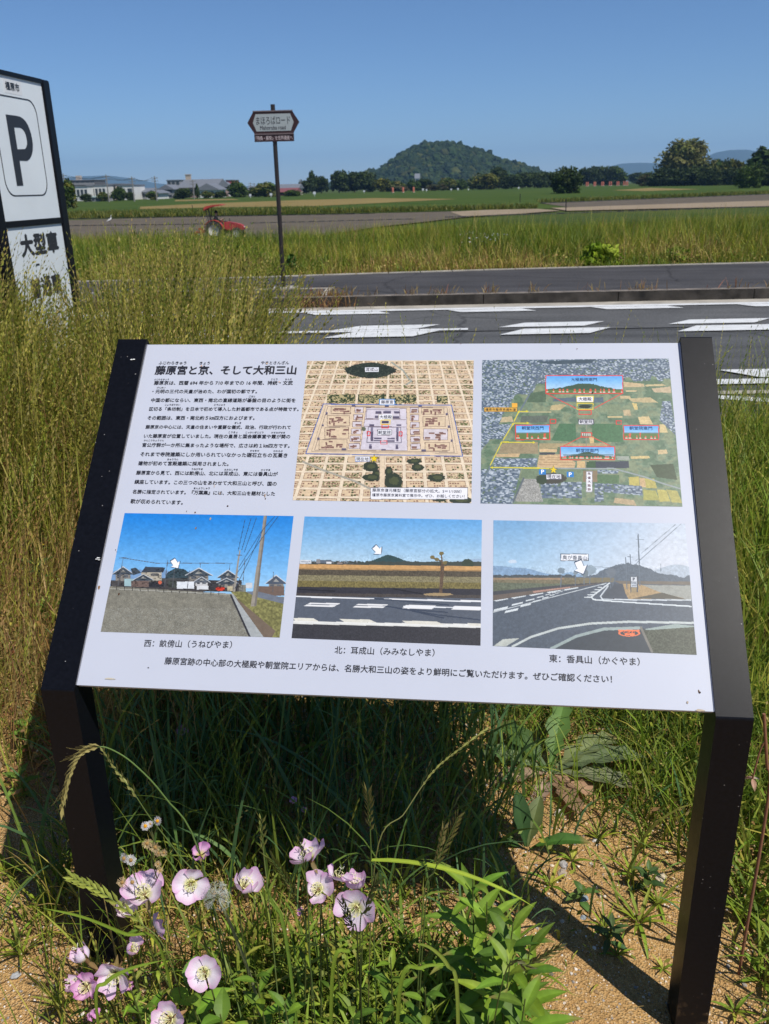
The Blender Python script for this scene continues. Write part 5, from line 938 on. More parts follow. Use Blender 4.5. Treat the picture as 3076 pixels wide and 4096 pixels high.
b.tube([(-1.05, -.64, .4), (-1.05, .64, .4)], .05, 8); b.build('tiller_blades', M_RIM, tr)
b = MB(); b.tube([(.95, .27, 1.1), (.95, .27, 1.36)], .03, 8); b.build('exhaust', M_DKM, tr)
for s_ in (-1, 1):
    b = MB(); b.ico((2.0, s_*.14, .80), (.03, .06, .05)); b.build('headlight', M_RIM, tr, True)
def figure(name, joints, edges, mats, parent=None, root=0):
    me = bpy.data.meshes.new(name); me.from_pydata([j[0] for j in joints], edges, []); o = bpy.data.objects.new(name, me); COL.objects.link(o)
    sk = o.modifiers.new('skin', 'SKIN'); sk.use_smooth_shade = True
    for v, j in zip(me.skin_vertices[0].data, joints): v.radius = (j[1], j[1]*(j[2] if len(j) > 2 else 1))
    me.skin_vertices[0].data[root].use_root = True
    sb = o.modifiers.new('sub', 'SUBSURF'); sb.levels = 1; sb.render_levels = 1
    me.materials.append(mats); o.parent = parent; return o
M_SKIN = mat('skin', (.45, .27, .19), rough=.6); M_JACK = mat('black_jacket', (.012, .012, .015), rough=.9); M_JEAN = mat('blue_jeans', (.10, .20, .42), rough=.9)
per = thing('person', 'person in a black jacket, dark hat and blue jeans driving the red tractor', 'person', (TP[0], TP[1], FZ+.06), math.radians(3)); per.scale = (.84,)*3
J = [((.0, 0, 1.04), .15), ((.0, 0, 1.22), .145), ((.03, 0, 1.42), .16), ((.05, 0, 1.52), .07), ((.08, 0, 1.60), .062), ((.10, 0, 1.70), .098, .85), ((.10, 0, 1.80), .082),
     ((.04, .18, 1.46), .07), ((.16, .22, 1.22), .052), ((.42, .13, 1.28), .038), ((.48, .12, 1.31), .035), ((.04, -.18, 1.46), .07), ((.16, -.22, 1.22), .052), ((.42, -.13, 1.28), .038), ((.48, -.12, 1.31), .035),
     ((.08, .1, 1.02), .10), ((.45, .13, 1.0), .075), ((.56, .13, .66), .055), ((.66, .13, .62), .045), ((.08, -.1, 1.02), .10), ((.45, -.13, 1.0), .075), ((.56, -.13, .66), .055), ((.66, -.13, .62), .045)]
E_ = [(0, 1), (1, 2), (2, 3), (3, 4), (4, 5), (5, 6), (2, 7), (7, 8), (8, 9), (9, 10), (2, 11), (11, 12), (12, 13), (13, 14), (0, 15), (15, 16), (16, 17), (17, 18), (0, 19), (19, 20), (20, 21), (21, 22)]
figure('body', J, E_, M_SKIN, per)
grow_ = lambda ids, k: [(J[i][0], J[i][1]*k) for i in ids]
figure('jacket', grow_([0, 1, 2, 3, 7, 8, 9, 11, 12, 13], 1.16), [(0, 1), (1, 2), (2, 3), (2, 4), (4, 5), (5, 6), (2, 7), (7, 8), (8, 9)], M_JACK, per)
figure('trousers', grow_([0, 15, 16, 17, 19, 20, 21], 1.12), [(0, 1), (1, 2), (2, 3), (0, 4), (4, 5), (5, 6)], M_JEAN, per)
b = MB(); b.lathe([(.18, 1.745), (.175, 1.765), (.115, 1.775), (.11, 1.86), (.08, 1.90), (0, 1.905)], (.10, 0, 0), 14); b.build('hat', M_JACK, per, True)
b = MB(); b.ico((.195, 0, 1.69), (.022, .016, .028)); b.build('nose', M_SKIN, per, True)
for s_ in (-1, 1):
    b = MB(); b.ico((.50, s_*.12, 1.315), (.045, .03, .035), 0, 2)
    for k in range(4): b.tube([(.50+.02*k-.03, s_*.12, 1.33), (.515+.02*k-.03, s_*.11, 1.35), (.53+.015*k-.03, s_*.10, 1.33), (.525+.015*k-.03, s_*.10, 1.305)], .0095, 6)
    b.tube([(.49, s_*.14, 1.32), (.505, s_*.145, 1.345), (.525, s_*.135, 1.35)], .010, 6); b.build('hand', M_SKIN, per, True)
    b = MB(); b.box((.66, s_*.13, .60), (.24, .09, .08)); o = b.build('boot', M_JACK, per); bv = o.modifiers.new('bevel', 'BEVEL'); bv.width = .03
# ---------------------------------------------------------------- egret in the ploughed field
EP = onz(441, 903, FZ)
eg = thing('egret', 'pale egret standing upright on the ploughed field left of the tractor', 'bird', (EP[0], EP[1], FZ+.06), .5)
M_FEA = mat('pale_feathers', (.60, .60, .60), rough=.8)
figure('body', [((0, 0, .42), .085), ((.12, 0, .52), .075), ((.17, 0, .62), .035), ((.14, 0, .70), .026), ((.16, 0, .80), .024), ((.21, 0, .83), .036), ((-.16, 0, .36), .05), ((-.26, 0, .31), .02)], [(0, 1), (1, 2), (2, 3), (3, 4), (4, 5), (0, 6), (6, 7)], M_FEA, eg)
b = MB(); b.tube([(.235, 0, .83), (.35, 0, .815)], [.016, .003], 6); b.build('beak', mat('beak', (.4, .28, .06), rough=.5), eg)
for s_ in (-1, 1):
    b = MB(); b.tube([(.0, s_*.035, .36), (.03, s_*.035, .20), (.0, s_*.035, .0)], .009, 6)
    for a in (-.6, 0, .6, 3.14): b.tube([(0, s_*.035, .005), (.07*math.cos(a), s_*.035+.07*math.sin(a), .004)], .006, 5)
    b.build('leg', M_DKM, eg)
# ---------------------------------------------------------------- grass and weeds
def curves(base, h, az, lean, bend, seg):
    """centre lines of arching stalks: N x (seg+1) x 3 points and tangents"""
    N_ = len(h); t = np.linspace(0, 1, seg+1); th = lean[:, None]+bend[:, None]*t[None]**1.4
    d = np.stack([np.sin(th)*np.cos(az)[:, None], np.sin(th)*np.sin(az)[:, None], np.cos(th)], -1)
    step = (h/seg)[:, None, None]*(d[:, :-1]+d[:, 1:])/2
    P = np.concatenate([base[:, None, :], base[:, None, :]+np.cumsum(step, 1)], 1); return P, d
def ribbons(b, base, h, w, az, lean, bend, col, seg=4, shape='blade', tip=None):
    P, T = curves(base, h, az, lean, bend, seg); N_ = len(h); t = np.linspace(0, 1, seg+1)
    tw = rng.uniform(0, 2*np.pi, N_)
    s0 = np.stack([-np.sin(az), np.cos(az), 0*az], -1)*np.cos(tw*.25)[:, None]+np.stack([np.cos(tw), np.sin(tw), 0*az], -1)*.5
    s0 = s0[:, None, :]-T*(T*s0[:, None, :]).sum(-1, keepdims=True); s0 /= np.linalg.norm(s0, axis=-1, keepdims=True)+1e-9
    prof = np.interp(t, [0, .15, .45, .8, 1], [.5, .85, 1, .55, .02]) if shape == 'blade' else np.interp(t, [0, 1], [1, .35])
    W_ = (w[:, None]*prof[None])[..., None]*s0*.5
    V = np.stack([P-W_, P+W_], 2).reshape(N_, -1, 3); k = np.arange(seg)*2
    F = np.stack([k, k+1, k+3, k+2], -1)[None]+(np.arange(N_)*(2*(seg+1)))[:, None, None]
    sh = np.interp(t, [0, .4, 1], [.8, 1, 1.12])[None, :, None]
    C = col[:, None, :]*sh
    if tip is not None: C = C*(1-t[None, :, None]**2)+tip[:, None, :]*t[None, :, None]**2
    b.raw(V.reshape(-1, 3), F.reshape(-1, 4), np.repeat(C, 2, 1).reshape(-1, 3)); return P, T
def spikelets(b, P, T, h, n, t0, L, W_, col, open_=.5):
    """alternate spikelets along the top part of each stalk"""
    N_, m, _ = P.shape; tt = np.linspace(t0, 1, n); f = tt*(m-1); i = np.minimum(f.astype(int), m-2); fr = (f-i)[None, :, None]
    pos = P[:, i]*(1-fr)+P[:, i+1]*fr; tan = T[:, i]*(1-fr)+T[:, i+1]*fr; tan /= np.linalg.norm(tan, axis=-1, keepdims=True)
    r = rng.normal(size=(N_, 1, 3)); side = np.cross(np.broadcast_to(r, tan.shape), tan); side /= np.linalg.norm(side, axis=-1, keepdims=True)+1e-9
    sg_ = np.where(np.arange(n) % 2 == 0, 1., -1.)[None, :, None]; side = side*sg_; oth = np.cross(tan, side)
    l = (L*rng.uniform(.75, 1.25, (N_, n)))[..., None]; d = tan*math.cos(open_)+side*math.sin(open_); wv = (oth*.7+np.cross(d, oth)*.7)*W_
    A = pos; B = pos+d*l*.45+wv+side*W_*.5; Cc = pos+d*l; D = pos+d*l*.5-wv
    V = np.stack([A, B, Cc, D], 2).reshape(-1, 3); c = np.repeat(np.repeat(col[:, None, :]*rng.uniform(.8, 1.25, (N_, n, 1)), 4, 1).reshape(-1, 3), 1, 0)
    b.raw(V, np.arange(len(V)).reshape(-1, 4), c)
def pick(N_, pal, p=None, var=.2):
    pal = np.array(pal); return pal[rng.choice(len(pal), N_, p=p)]*rng.uniform(1-var, 1+var, (N_, 1))
def scatter(n, x0, x1, y0, y1, keep):
    x = rng.uniform(x0, x1, n); y = rng.uniform(y0, y1, n); k = rng.random(n) < keep(x, y); x, y = x[k], y[k]; return np.stack([x, y, gz(x, y)-.004], -1)
GREEN = [(.135, .20, .022), (.175, .235, .026), (.10, .16, .016), (.21, .25, .03), (.26, .26, .045)]
FRESH = [(.18, .285, .022), (.225, .325, .03), (.135, .22, .02), (.28, .34, .045)]
OLIVE = [(.36, .345, .05), (.43, .375, .07), (.29, .32, .04), (.50, .42, .10), (.25, .29, .03)]
STRAW = [(.42, .30, .10), (.50, .36, .13), (.34, .26, .08), (.45, .26, .09)]
DRYB = [(.30, .165, .06), (.22, .115, .05), (.40, .23, .09), (.26, .175, .06)]
def tall(b, base, hh, spread=.35, pal=OLIVE, nsp=17, sw=.0027):
    n = len(base); az = rng.normal(.2, 1.2, n); lean = np.abs(rng.normal(.08, .12, n)); bend = np.abs(rng.normal(.28, spread, n)); c = pick(n, pal)
    P, T = ribbons(b, base, hh, rng.uniform(.8, 1.3, n)*sw, az, lean, bend, c, 6, 'stem', pick(n, pal))
    spikelets(b, P, T, hh, nsp, .60, .024, sw*1.15, pick(n, pal+[(.36, .31, .10)]), .20)
# tall seeding ryegrass on the left
def kL(x, y):
    r = -.225*y-.10
    return sst(-x+r, -.10, .30)*np.clip((fbm(x*1.5, y*1.5, 41)-.30)*4.5, .35, 1)*sst(y, 3.15, 4.1)*np.where(y > 5.6, np.where(x < -2.9, .25, 1), 1)
def lowsign(p): return 1-.26*np.exp(-((p[:, 0]/p[:, 1]+.53)/.07)**2)      # trampled lower beside the parking sign
b = MB(); base = scatter(18500, -5.4, -.35, 3.0, 6.8, kL); n = len(base)
hh = rng.normal(1.14, .19, n)*np.interp(base[:, 1], [3.0, 3.8, 4.5, 6.8], [.6, .86, 1.04, 1.04]); hh *= np.interp(-.225*base[:, 1]-base[:, 0], [-.1, .15, .7], [.55, .82, 1.05]); hh *= lowsign(base); hh = np.clip(hh, .25, 1.55)
tall(b, base, hh, .35, OLIVE+OLIVE[:2]+STRAW[:3]+GREEN[1:3]+[(.20, .16, .05)], 17, .0036)
bg_ = scatter(4600, -5.2, -.4, 3.4, 6.8, kL); n = len(bg_); tall(b, bg_, rng.uniform(.95, 1.5, n)*np.interp(-.225*bg_[:, 1]-bg_[:, 0], [-.1, .15, .6], [.6, .85, 1.02])*lowsign(bg_), .4, [(.15, .165, .022), (.30, .28, .045), (.46, .39, .09), (.20, .22, .03)], 19, .0066)
base2 = scatter(17000, -5.4, -.4, 3.0, 6.8, kL); n = len(base2)
ribbons(b, base2, rng.uniform(.25, .75, n), rng.uniform(.004, .008, n), rng.uniform(0, 6.28, n), np.abs(rng.normal(.1, .15, n)), np.abs(rng.normal(.9, .5, n)), pick(n, GREEN+OLIVE+OLIVE), 5)
wb_ = scatter(5200, -4.6, -.5, 3.0, 6.6, kL); n = len(wb_); ribbons(b, wb_, rng.uniform(.3, .8, n), rng.uniform(.009, .016, n), rng.uniform(0, 6.28, n), np.abs(rng.normal(.12, .15, n)), np.abs(rng.normal(1.0, .6, n)), pick(n, GREEN+[(.30, .33, .05)]), 7)
dd_ = scatter(2600, -4.6, -.5, 3.0, 6.4, lambda x, y: kL(x, y)*(fbm(x*1.1, y*1.1, 44) > .5)); n = len(dd_); tall(b, dd_, rng.uniform(.35, .95, n), .6, STRAW+DRYB+[(.36, .15, .06)], 13, .0045)
tag(b.build('tall_grass', M_LEAF), kind='stuff')
# lower mixed weeds on the left with yellowed and brown bits
def ground_cover(b, base, pal, s0, s1, hmax, p=None):
    n = len(base); c = pick(n, pal, p, .3); s = rng.uniform(s0, s1, n); z = rng.uniform(0, 1, n)**1.3*hmax; ctr = base+np.stack([0*z, 0*z, z], -1)
    u = rng.normal(size=(n, 3)); u[:, 2] *= .55; u /= np.linalg.norm(u, axis=1)[:, None]; v = np.cross(u, rng.normal(size=(n, 3))+[0, 0, 1.2]); v /= np.linalg.norm(v, axis=1)[:, None]+1e-9
    u = u*s[:, None]; v = v*s[:, None]*.42
    V = np.stack([ctr-u, ctr-u*.1+v, ctr+u, ctr-u*.1-v], 1).reshape(-1, 3); b.raw(V, np.arange(4*n).reshape(-1, 4), np.repeat(c, 4, 0))
b = MB(); kl = lambda x, y: sst(-x-.62, 0, .12)*np.clip(sst(y, 1.7, 2.3)*1.1, 0, 1)
base = scatter(70000, -3.9, -.6, 1.7, 4.9, kl); ground_cover(b, base, OLIVE[:2]+STRAW+DRYB+DRYB+[(.30, .10, .04), (.16, .10, .04)]+GREEN[:3], .005, .016, .13)
base = scatter(9000, -3.6, -.66, 1.75, 4.4, kl); n = len(base)
ribbons(b, base, rng.uniform(.1, .42, n), rng.uniform(.002, .005, n), rng.normal(.3, 1.4, n), np.abs(rng.normal(.15, .2, n)), np.abs(rng.normal(.5, .5, n)), pick(n, OLIVE+STRAW+STRAW+DRYB+GREEN[:2]), 5)
base = scatter(1200, -2.6, -.75, 1.9, 3.5, kl); n = len(base); tall(b, base, rng.uniform(.3, .7, n), .3, OLIVE[:3]+STRAW+DRYB[:2], 11)
yel = scatter(420, -2.6, -.7, 2.0, 3.6, kl); ground_cover(b, yel+[0, 0, .12], [(.65, .52, .04), (.70, .60, .10), (.72, .66, .40)], .004, .008, .12)
tag(b.build('weeds', M_LEAF), kind='stuff')
# verge right of and behind the board
b = MB(); kr = lambda x, y: sst(x, .35, .75)*(1-sst(y-ROADK*x, 5.6, 6.3))
base = scatter(24000, .4, 4.6, 1.9, 6.4, kr); n = len(base)
ribbons(b, base, rng.uniform(.18, .55, n)*np.interp(base[:, 1], [1.9, 3], [.6, 1.05]), rng.uniform(.004, .009, n), rng.uniform(0, 6.28, n), np.abs(rng.normal(.12, .15, n)), np.abs(rng.normal(.7, .5, n)), pick(n, GREEN+FRESH[:2]+OLIVE[:3]), 5)
base = scatter(24000, .45, 4.6, 1.8, 6.2, kr); ground_cover(b, base, GREEN+OLIVE+STRAW+DRYB[:2], .006, .017, .2)
base = scatter(1100, .5, 4.6, 2.8, 6.2, kr); n = len(base); tall(b, base, rng.uniform(.5, .92, n), .3, OLIVE+GREEN[:2], 13)
kb_ = lambda x, y: (x > -1.6) & (x < .9) & (y-ROADK*x < 6.6)
base = scatter(11000, -1.6, .9, 2.75, 6.6, kb_); n = len(base)
ribbons(b, base, rng.uniform(.12, .42, n), rng.uniform(.004, .008, n), rng.uniform(0, 6.28, n), np.abs(rng.normal(.12, .15, n)), np.abs(rng.normal(.7, .5, n)), pick(n, GREEN+OLIVE), 4)
base = scatter(420, -1.5, .75, 3.2, 6.4, kb_); n = len(base); tall(b, base, rng.uniform(.5, 1.0, n)*np.interp(base[:, 0], [-1.2, -.2, .8], [1.15, .95, .86]), .28, OLIVE+GREEN[:2], 13)
base = scatter(14000, -1.3, .9, 2.5, 4.4, kb_); ground_cover(b, base, GREEN+OLIVE+STRAW, .005, .014, .10)
tag(b.build('verge_grass', M_LEAF), kind='stuff')
# under the board: long blades in its shade, thin turf behind
b = MB()
ku = lambda x, y: np.where(x < .12, 1., .28)*(1-.75*sst(x, .05, .4)*(1-sst(y, 2.15, 2.5)))*np.where(y < 1.62, .25, 1)
DX, DY = onz(2250, 3060, 0)[:2]
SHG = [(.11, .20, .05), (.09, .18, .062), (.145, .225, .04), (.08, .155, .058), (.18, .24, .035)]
base = scatter(2300, -1.15, .75, 1.5, 2.75, lambda x, y: ku(x, y)*(1-.9*np.exp(-((x-DX)**2+(y-DY)**2)/.03))); n = len(base)
ribbons(b, base, rng.uniform(.15, .56, n)*np.interp(base[:, 0], [-.2, .3], [1, .5]), rng.uniform(.004, .0115, n), rng.uniform(0, 6.28, n), np.abs(rng.normal(.1, .14, n)), np.abs(rng.normal(.9, .7, n)), pick(n, SHG), 8)
base = scatter(240, -.9, .1, 1.6, 2.7, lambda x, y: np.ones_like(x)); n = len(base); tall(b, base, rng.uniform(.3, .6, n), .3, GREEN, 10, .002)
base = scatter(9000, -1.1, .5, 1.55, 2.8, lambda x, y: ku(x, y)*.9); ground_cover(b, base, GREEN+OLIVE+DRYB[:2], .004, .014, .06)
dock = lambda x, y: 1-.93*np.exp(-((x-DX)**2+(y-DY)**2)/.035)
kt = lambda x, y: sst(y, 1.95, 2.25)*sst(x, .05, .2)*dock(x, y)
base = scatter(9500, .02, 1.3, 1.85, 2.9, kt); n = len(base)
ribbons(b, base, rng.uniform(.05, .26, n), rng.uniform(.002, .005, n), rng.uniform(0, 6.28, n), np.abs(rng.normal(.3, .3, n)), np.abs(rng.normal(.7, .5, n)), pick(n, FRESH+GREEN+[(.06, .12, .02)]*3), 5)
tag(b.build('shaded_grass', M_LEAF), kind='stuff')
# in front: lush clump in the middle, thin tufts on the sand to both sides
b = MB()
kf = lambda x, y: sst(x, -.62, -.42)*(1-sst(x, .03, .16))*(1-sst(y, 1.42, 1.54))
base = scatter(2700, -.65, .2, 1.0, 1.56, kf); n = len(base)
ribbons(b, base, rng.uniform(.08, .29, n), rng.uniform(.003, .011, n), rng.uniform(0, 6.28, n), np.abs(rng.normal(.12, .2, n)), np.abs(rng.normal(1.1, .6, n)), pick(n, FRESH+GREEN+[(.26, .31, .05)]), 8)
base = scatter(8000, -.65, .2, 1.0, 1.56, kf); ground_cover(b, base, FRESH+GREEN+OLIVE[:2], .005, .016, .15)
kfl = lambda x, y: (1-sst(x, -.60, -.42))*(fbm(x*4, y*4, 50) > .41)
base = scatter(1900, -1.25, -.4, 1.0, 2.0, kfl); n = len(base)
ribbons(b, base, rng.uniform(.05, .30, n), rng.uniform(.002, .006, n), rng.uniform(0, 6.28, n), np.abs(rng.normal(.2, .25, n)), np.abs(rng.normal(.7, .6, n)), pick(n, FRESH+GREEN+OLIVE+STRAW[:1]), 6)
base = scatter(5600, -1.3, -.35, 1.0, 2.0, kfl); ground_cover(b, base, OLIVE+STRAW+DRYB+GREEN[:2], .003, .009, .03)
ks = lambda x, y: (fbm(x*7, y*7, 51) > .56)
base = scatter(800, .1, 1.1, 1.2, 2.2, ks); n = len(base)
ribbons(b, base, rng.uniform(.02, .10, n), rng.uniform(.0015, .004, n), rng.uniform(0, 6.28, n), np.abs(rng.normal(.4, .3, n)), np.abs(rng.normal(.8, .6, n)), pick(n, FRESH+OLIVE), 5)
kfr = lambda x, y: sst(x, .62, .75)
base = scatter(3600, .6, 2.1, 1.0, 2.3, kfr); n = len(base)
ribbons(b, base, rng.uniform(.08, .30, n), rng.uniform(.003, .010, n), rng.uniform(0, 6.28, n), np.abs(rng.normal(.2, .25, n)), np.abs(rng.normal(.9, .5, n)), pick(n, FRESH+GREEN), 6)
tag(b.build('foreground_grass', M_LEAF), kind='stuff')
# dry stems and broken straw lying about
b = MB(); base = scatter(1900, -1.4, 1.2, 1.0, 2.9, lambda x, y: np.where((x > -.5) & (x < .1) & (y < 1.5), .5, .8)); n = len(base); base[:, 2] += .006
ribbons(b, base, rng.uniform(.02, .12, n), rng.uniform(.0008, .0024, n), rng.uniform(0, 6.28, n), rng.uniform(1.2, 1.6, n), rng.normal(0, .3, n), pick(n, STRAW+DRYB), 3, 'stem')
tag(b.build('straw_litter', M_LEAF), kind='stuff')
# loose grit on the sand
bm = bmesh.new(); bmesh.ops.create_icosphere(bm, subdivisions=1, radius=1); IV = np.array([v.co[:] for v in bm.verts]); IF = np.array([[v.index for v in f.verts] for f in bm.faces]); bm.free()
M_GRIT = mat('grit', vcol=True, rough=.9, spec=.2)
n = 26000; x = rng.uniform(-1.25, 1.7, n); y = 1.05+rng.uniform(0, 1, n)**1.4*1.5; rr = np.exp(rng.normal(-6.25, .45, n)); rr = np.minimum(rr, .007)
P = np.stack([x, y, gz(x, y)+rr*.2], -1)[:, None]+IV[None]*rr[:, None, None]*rng.uniform(.6, 1.3, (n, len(IV), 1))*np.array([1, 1, .75])
C = pick(n, [(.42, .27, .13), (.55, .40, .24), (.62, .52, .40), (.34, .22, .11), (.30, .27, .24), (.68, .62, .54)])
b = MB(); b.raw(P.reshape(-1, 3), (IF[None]+(np.arange(n)*len(IV))[:, None, None]).reshape(-1, 3), np.repeat(C, len(IV), 0)); tag(b.build('grit', M_GRIT), kind='stuff')
# the grassy bank beyond the far pavement
b = MB()
def kfar(x, y):
    e = np.interp(x, [-60, -6, 12, 60], [24.0, 24.5, 31, 45]); bk = back_edge(x)
    return ((y > bk+.12) & (y < e+4.8)).astype(float)
base = scatter(230000, -16, 13.5, 16, 37, kfar); n = len(base); nz = fbm(base[:, 0]*.35, base[:, 1]*.5, 71); d0 = base[:, 1]-back_edge(base[:, 0])
low = np.interp(d0, [0, 1.2, 3, 5, 8], [.32, .55, .9, .98, .84]); hh = rng.uniform(.35, .85, n)*low*(.45+1.1*nz); hh[(np.abs(base[:, 0]-4.05) < .42) & (d0 < 1.1)] *= .25
pal = np.where((fbm(base[:, 0]*.6, base[:, 1]*.6, 72) > .56)[:, None], pick(n, OLIVE[:1]+OLIVE[2:3]+OLIVE[4:]+GREEN[:3]+STRAW[:1]+[(.22, .19, .05)]), pick(n, GREEN+GREEN+[(.06, .115, .012)]*3))*np.array([1.02, 1.0, .66])*(.65+.75*fbm(base[:, 0]*1.3, base[:, 1]*1.3, 77))[:, None]; dry = (d0 < 2.2) & (fbm(base[:, 0]*.8, base[:, 1]*.8, 73)+rng.normal(0, .06, n) > .52); pal[dry] = pick(dry.sum(), STRAW+DRYB[:1]+OLIVE)
ribbons(b, base, hh, rng.uniform(.008, .017, n), rng.uniform(0, 6.28, n), np.abs(rng.normal(.16, .16, n)), np.abs(rng.normal(.6, .45, n)), pal, 2)
base = scatter(40000, -16, 13.5, 16, 26, lambda x, y: kfar(x, y)*(1-sst(y-back_edge(x), 1, 6))); ground_cover(b, base, OLIVE+STRAW+GREEN, .012, .035, .28)
sel = scatter(2200, -16, 13.5, 17, 32, kfar); n = len(sel); P, T = ribbons(b, sel, rng.uniform(.7, 1.05, n), rng.uniform(.006, .009, n), rng.normal(.3, 1, n), np.abs(rng.normal(.1, .1, n)), np.abs(rng.normal(.3, .2, n)), pick(n, OLIVE+STRAW), 3, 'stem')
wf = scatter(420, -1.2, 1.4, 18.2, 22, lambda x, y: np.exp(-((x+.05)/.35)**2-((y-20.0)/.9)**2)); ground_cover(b, wf+[0, 0, .5], [(.62, .62, .62)], .018, .035, .12)
tag(b.build('bank_grass', M_LEAF), kind='stuff')
# meadow grass tops along the field edge beyond the bank
b = MB(); base = []
for px0, py0, px1, py1, k in ((-100, 884, 2150, 836, 9000), (2160, 812, 3250, 768, 5000), (-100, 870, 1250, 845, 6000)):
    a, c = onz(px0, py0, FZ), onz(px1, py1, FZ); t = rng.random(k)[:, None]; q = a+(c-a)*t+np.stack([0*t[:, 0], rng.exponential(3.5, k), 0*t[:, 0]], -1); base.append(q)
base = np.vstack(base); n = len(base)
ribbons(b, base, rng.uniform(.3, .75, n), rng.uniform(.05, .10, n), rng.uniform(0, 6.28, n), np.abs(rng.normal(.2, .2, n)), np.abs(rng.normal(.4, .3, n)), pick(n, GREEN+OLIVE[:2], None, .3)*.55, 2)
tag(b.build('meadow_grass', M_LEAF), kind='stuff')
# dry weeds in the kerb joint
b = MB(); xs = np.concatenate([rng.normal(c, s_, k) for c, s_, k in ((-2.35, .28, 240), (-.6, .15, 40), (.15, .1, 30), (.75, .08, 24), (2.35, .15, 40), (-1.1, .1, 22), (4.0, .3, 30), (1.6, .2, 12))]); n = len(xs)
base = np.stack([xs, 13.44+ROADK*xs+rng.normal(.02, .03, n), np.full(n, .14)], -1)
ribbons(b, base, rng.uniform(.05, .22, n), rng.uniform(.006, .014, n), rng.uniform(0, 6.28, n), np.abs(rng.normal(.4, .3, n)), rng.normal(.4, .4, n), pick(n, DRYB+STRAW+[(.30, .12, .07)]), 3)
base = np.stack([rng.normal(-2.45, .25, 160), np.full(160, 0.)+rng.normal(13.22, .06, 160), np.full(160, .02)], -1); base[:, 1] += ROADK*base[:, 0]
ribbons(b, base, rng.uniform(.1, .28, 160), rng.uniform(.006, .014, 160), rng.uniform(0, 6.28, 160), np.abs(rng.normal(.4, .3, 160)), rng.normal(.4, .4, 160), pick(160, DRYB+[(.30, .12, .07), (.36, .2, .08)]), 3)
tag(b.build('kerb_weeds', M_LEAF), kind='stuff')
bush('shrub', 2397, 968, 1058, 165, [(.28, .38, .025), (.34, .42, .04), (.20, .30, .02)], 'bright yellow green shrub growing in the grass bank by the pavement', z=.1, D=18.35, n=1100, leaf=.06)
bush('shrub', 2702, 985, 1050, 120, [(.16, .24, .02), (.13, .21, .025)], 'smaller green shrub in the bank right of the bright one', z=.1, D=19.4, n=600, leaf=.05)
bush('shrub', 2900, 1000, 1052, 120, [(.07, .11, .025), (.10, .13, .03)], 'dull dark weedy clump in the bank near the right edge', z=.1, D=20.4, n=500, leaf=.05)
bush('shrub', 1170, 1015, 1095, 60, [(.06, .13, .02), (.08, .15, .025)], 'dark leafy clump in the bank just right of the signpost pole', z=.05, D=17.2, n=420, leaf=.05)
# ---------------------------------------------------------------- single plants in the foreground
def vec(a): return np.asarray(a, float)
def leaf_geo(b, p, d, up, L, w, col, bend=.5, fold=.25, seg=6, shape=None, wav=0.0):
    """one leaf: starts at p along d, arching down, folded on the midrib"""
    d = vec(d)/np.linalg.norm(d); s = np.cross(d, up); s /= np.linalg.norm(s)+1e-9; n_ = np.cross(s, d)
    t = np.linspace(0, 1, seg+1); pr_ = np.interp(t, *(shape or ([0, .15, .4, .75, 1], [.12, .6, 1, .6, .02])))
    V = []; q = vec(p).copy(); a = 0.0
    for i, k in enumerate(t):
        if i: q = q+(d*math.cos(a)-n_*math.sin(a))*L/seg
        a = bend*k; m = d*math.sin(a)+n_*math.cos(a); ww = w*pr_[i]*(1+(wav*math.sin(i*2.6) if wav else 0))
        V += [q-s*ww*.5+m*fold*ww*.5, q, q+s*ww*.5+m*fold*ww*.5]
    F = [[3*i+j, 3*i+j+1, 3*i+j+4, 3*i+j+3] for i in range(seg) for j in (0, 1)]
    c = np.tile(vec(col)*rng.uniform(.75, 1.25)*vec([rng.uniform(.88, 1.22), 1, rng.uniform(.8, 1.2)]), (len(V), 1)); c[1::3] *= 1.35
    if rng.random() < .3: c[-6:] = c[-6:]*.4+vec([.30, .19, .07])*.6*rng.uniform(.6, 1.2)     # some tips scorched
    b.raw(V, F, c*rng.uniform(.88, 1.12, (len(V), 1)))
def base_at(x, y): return np.array([x, y, float(gz(x, y))])
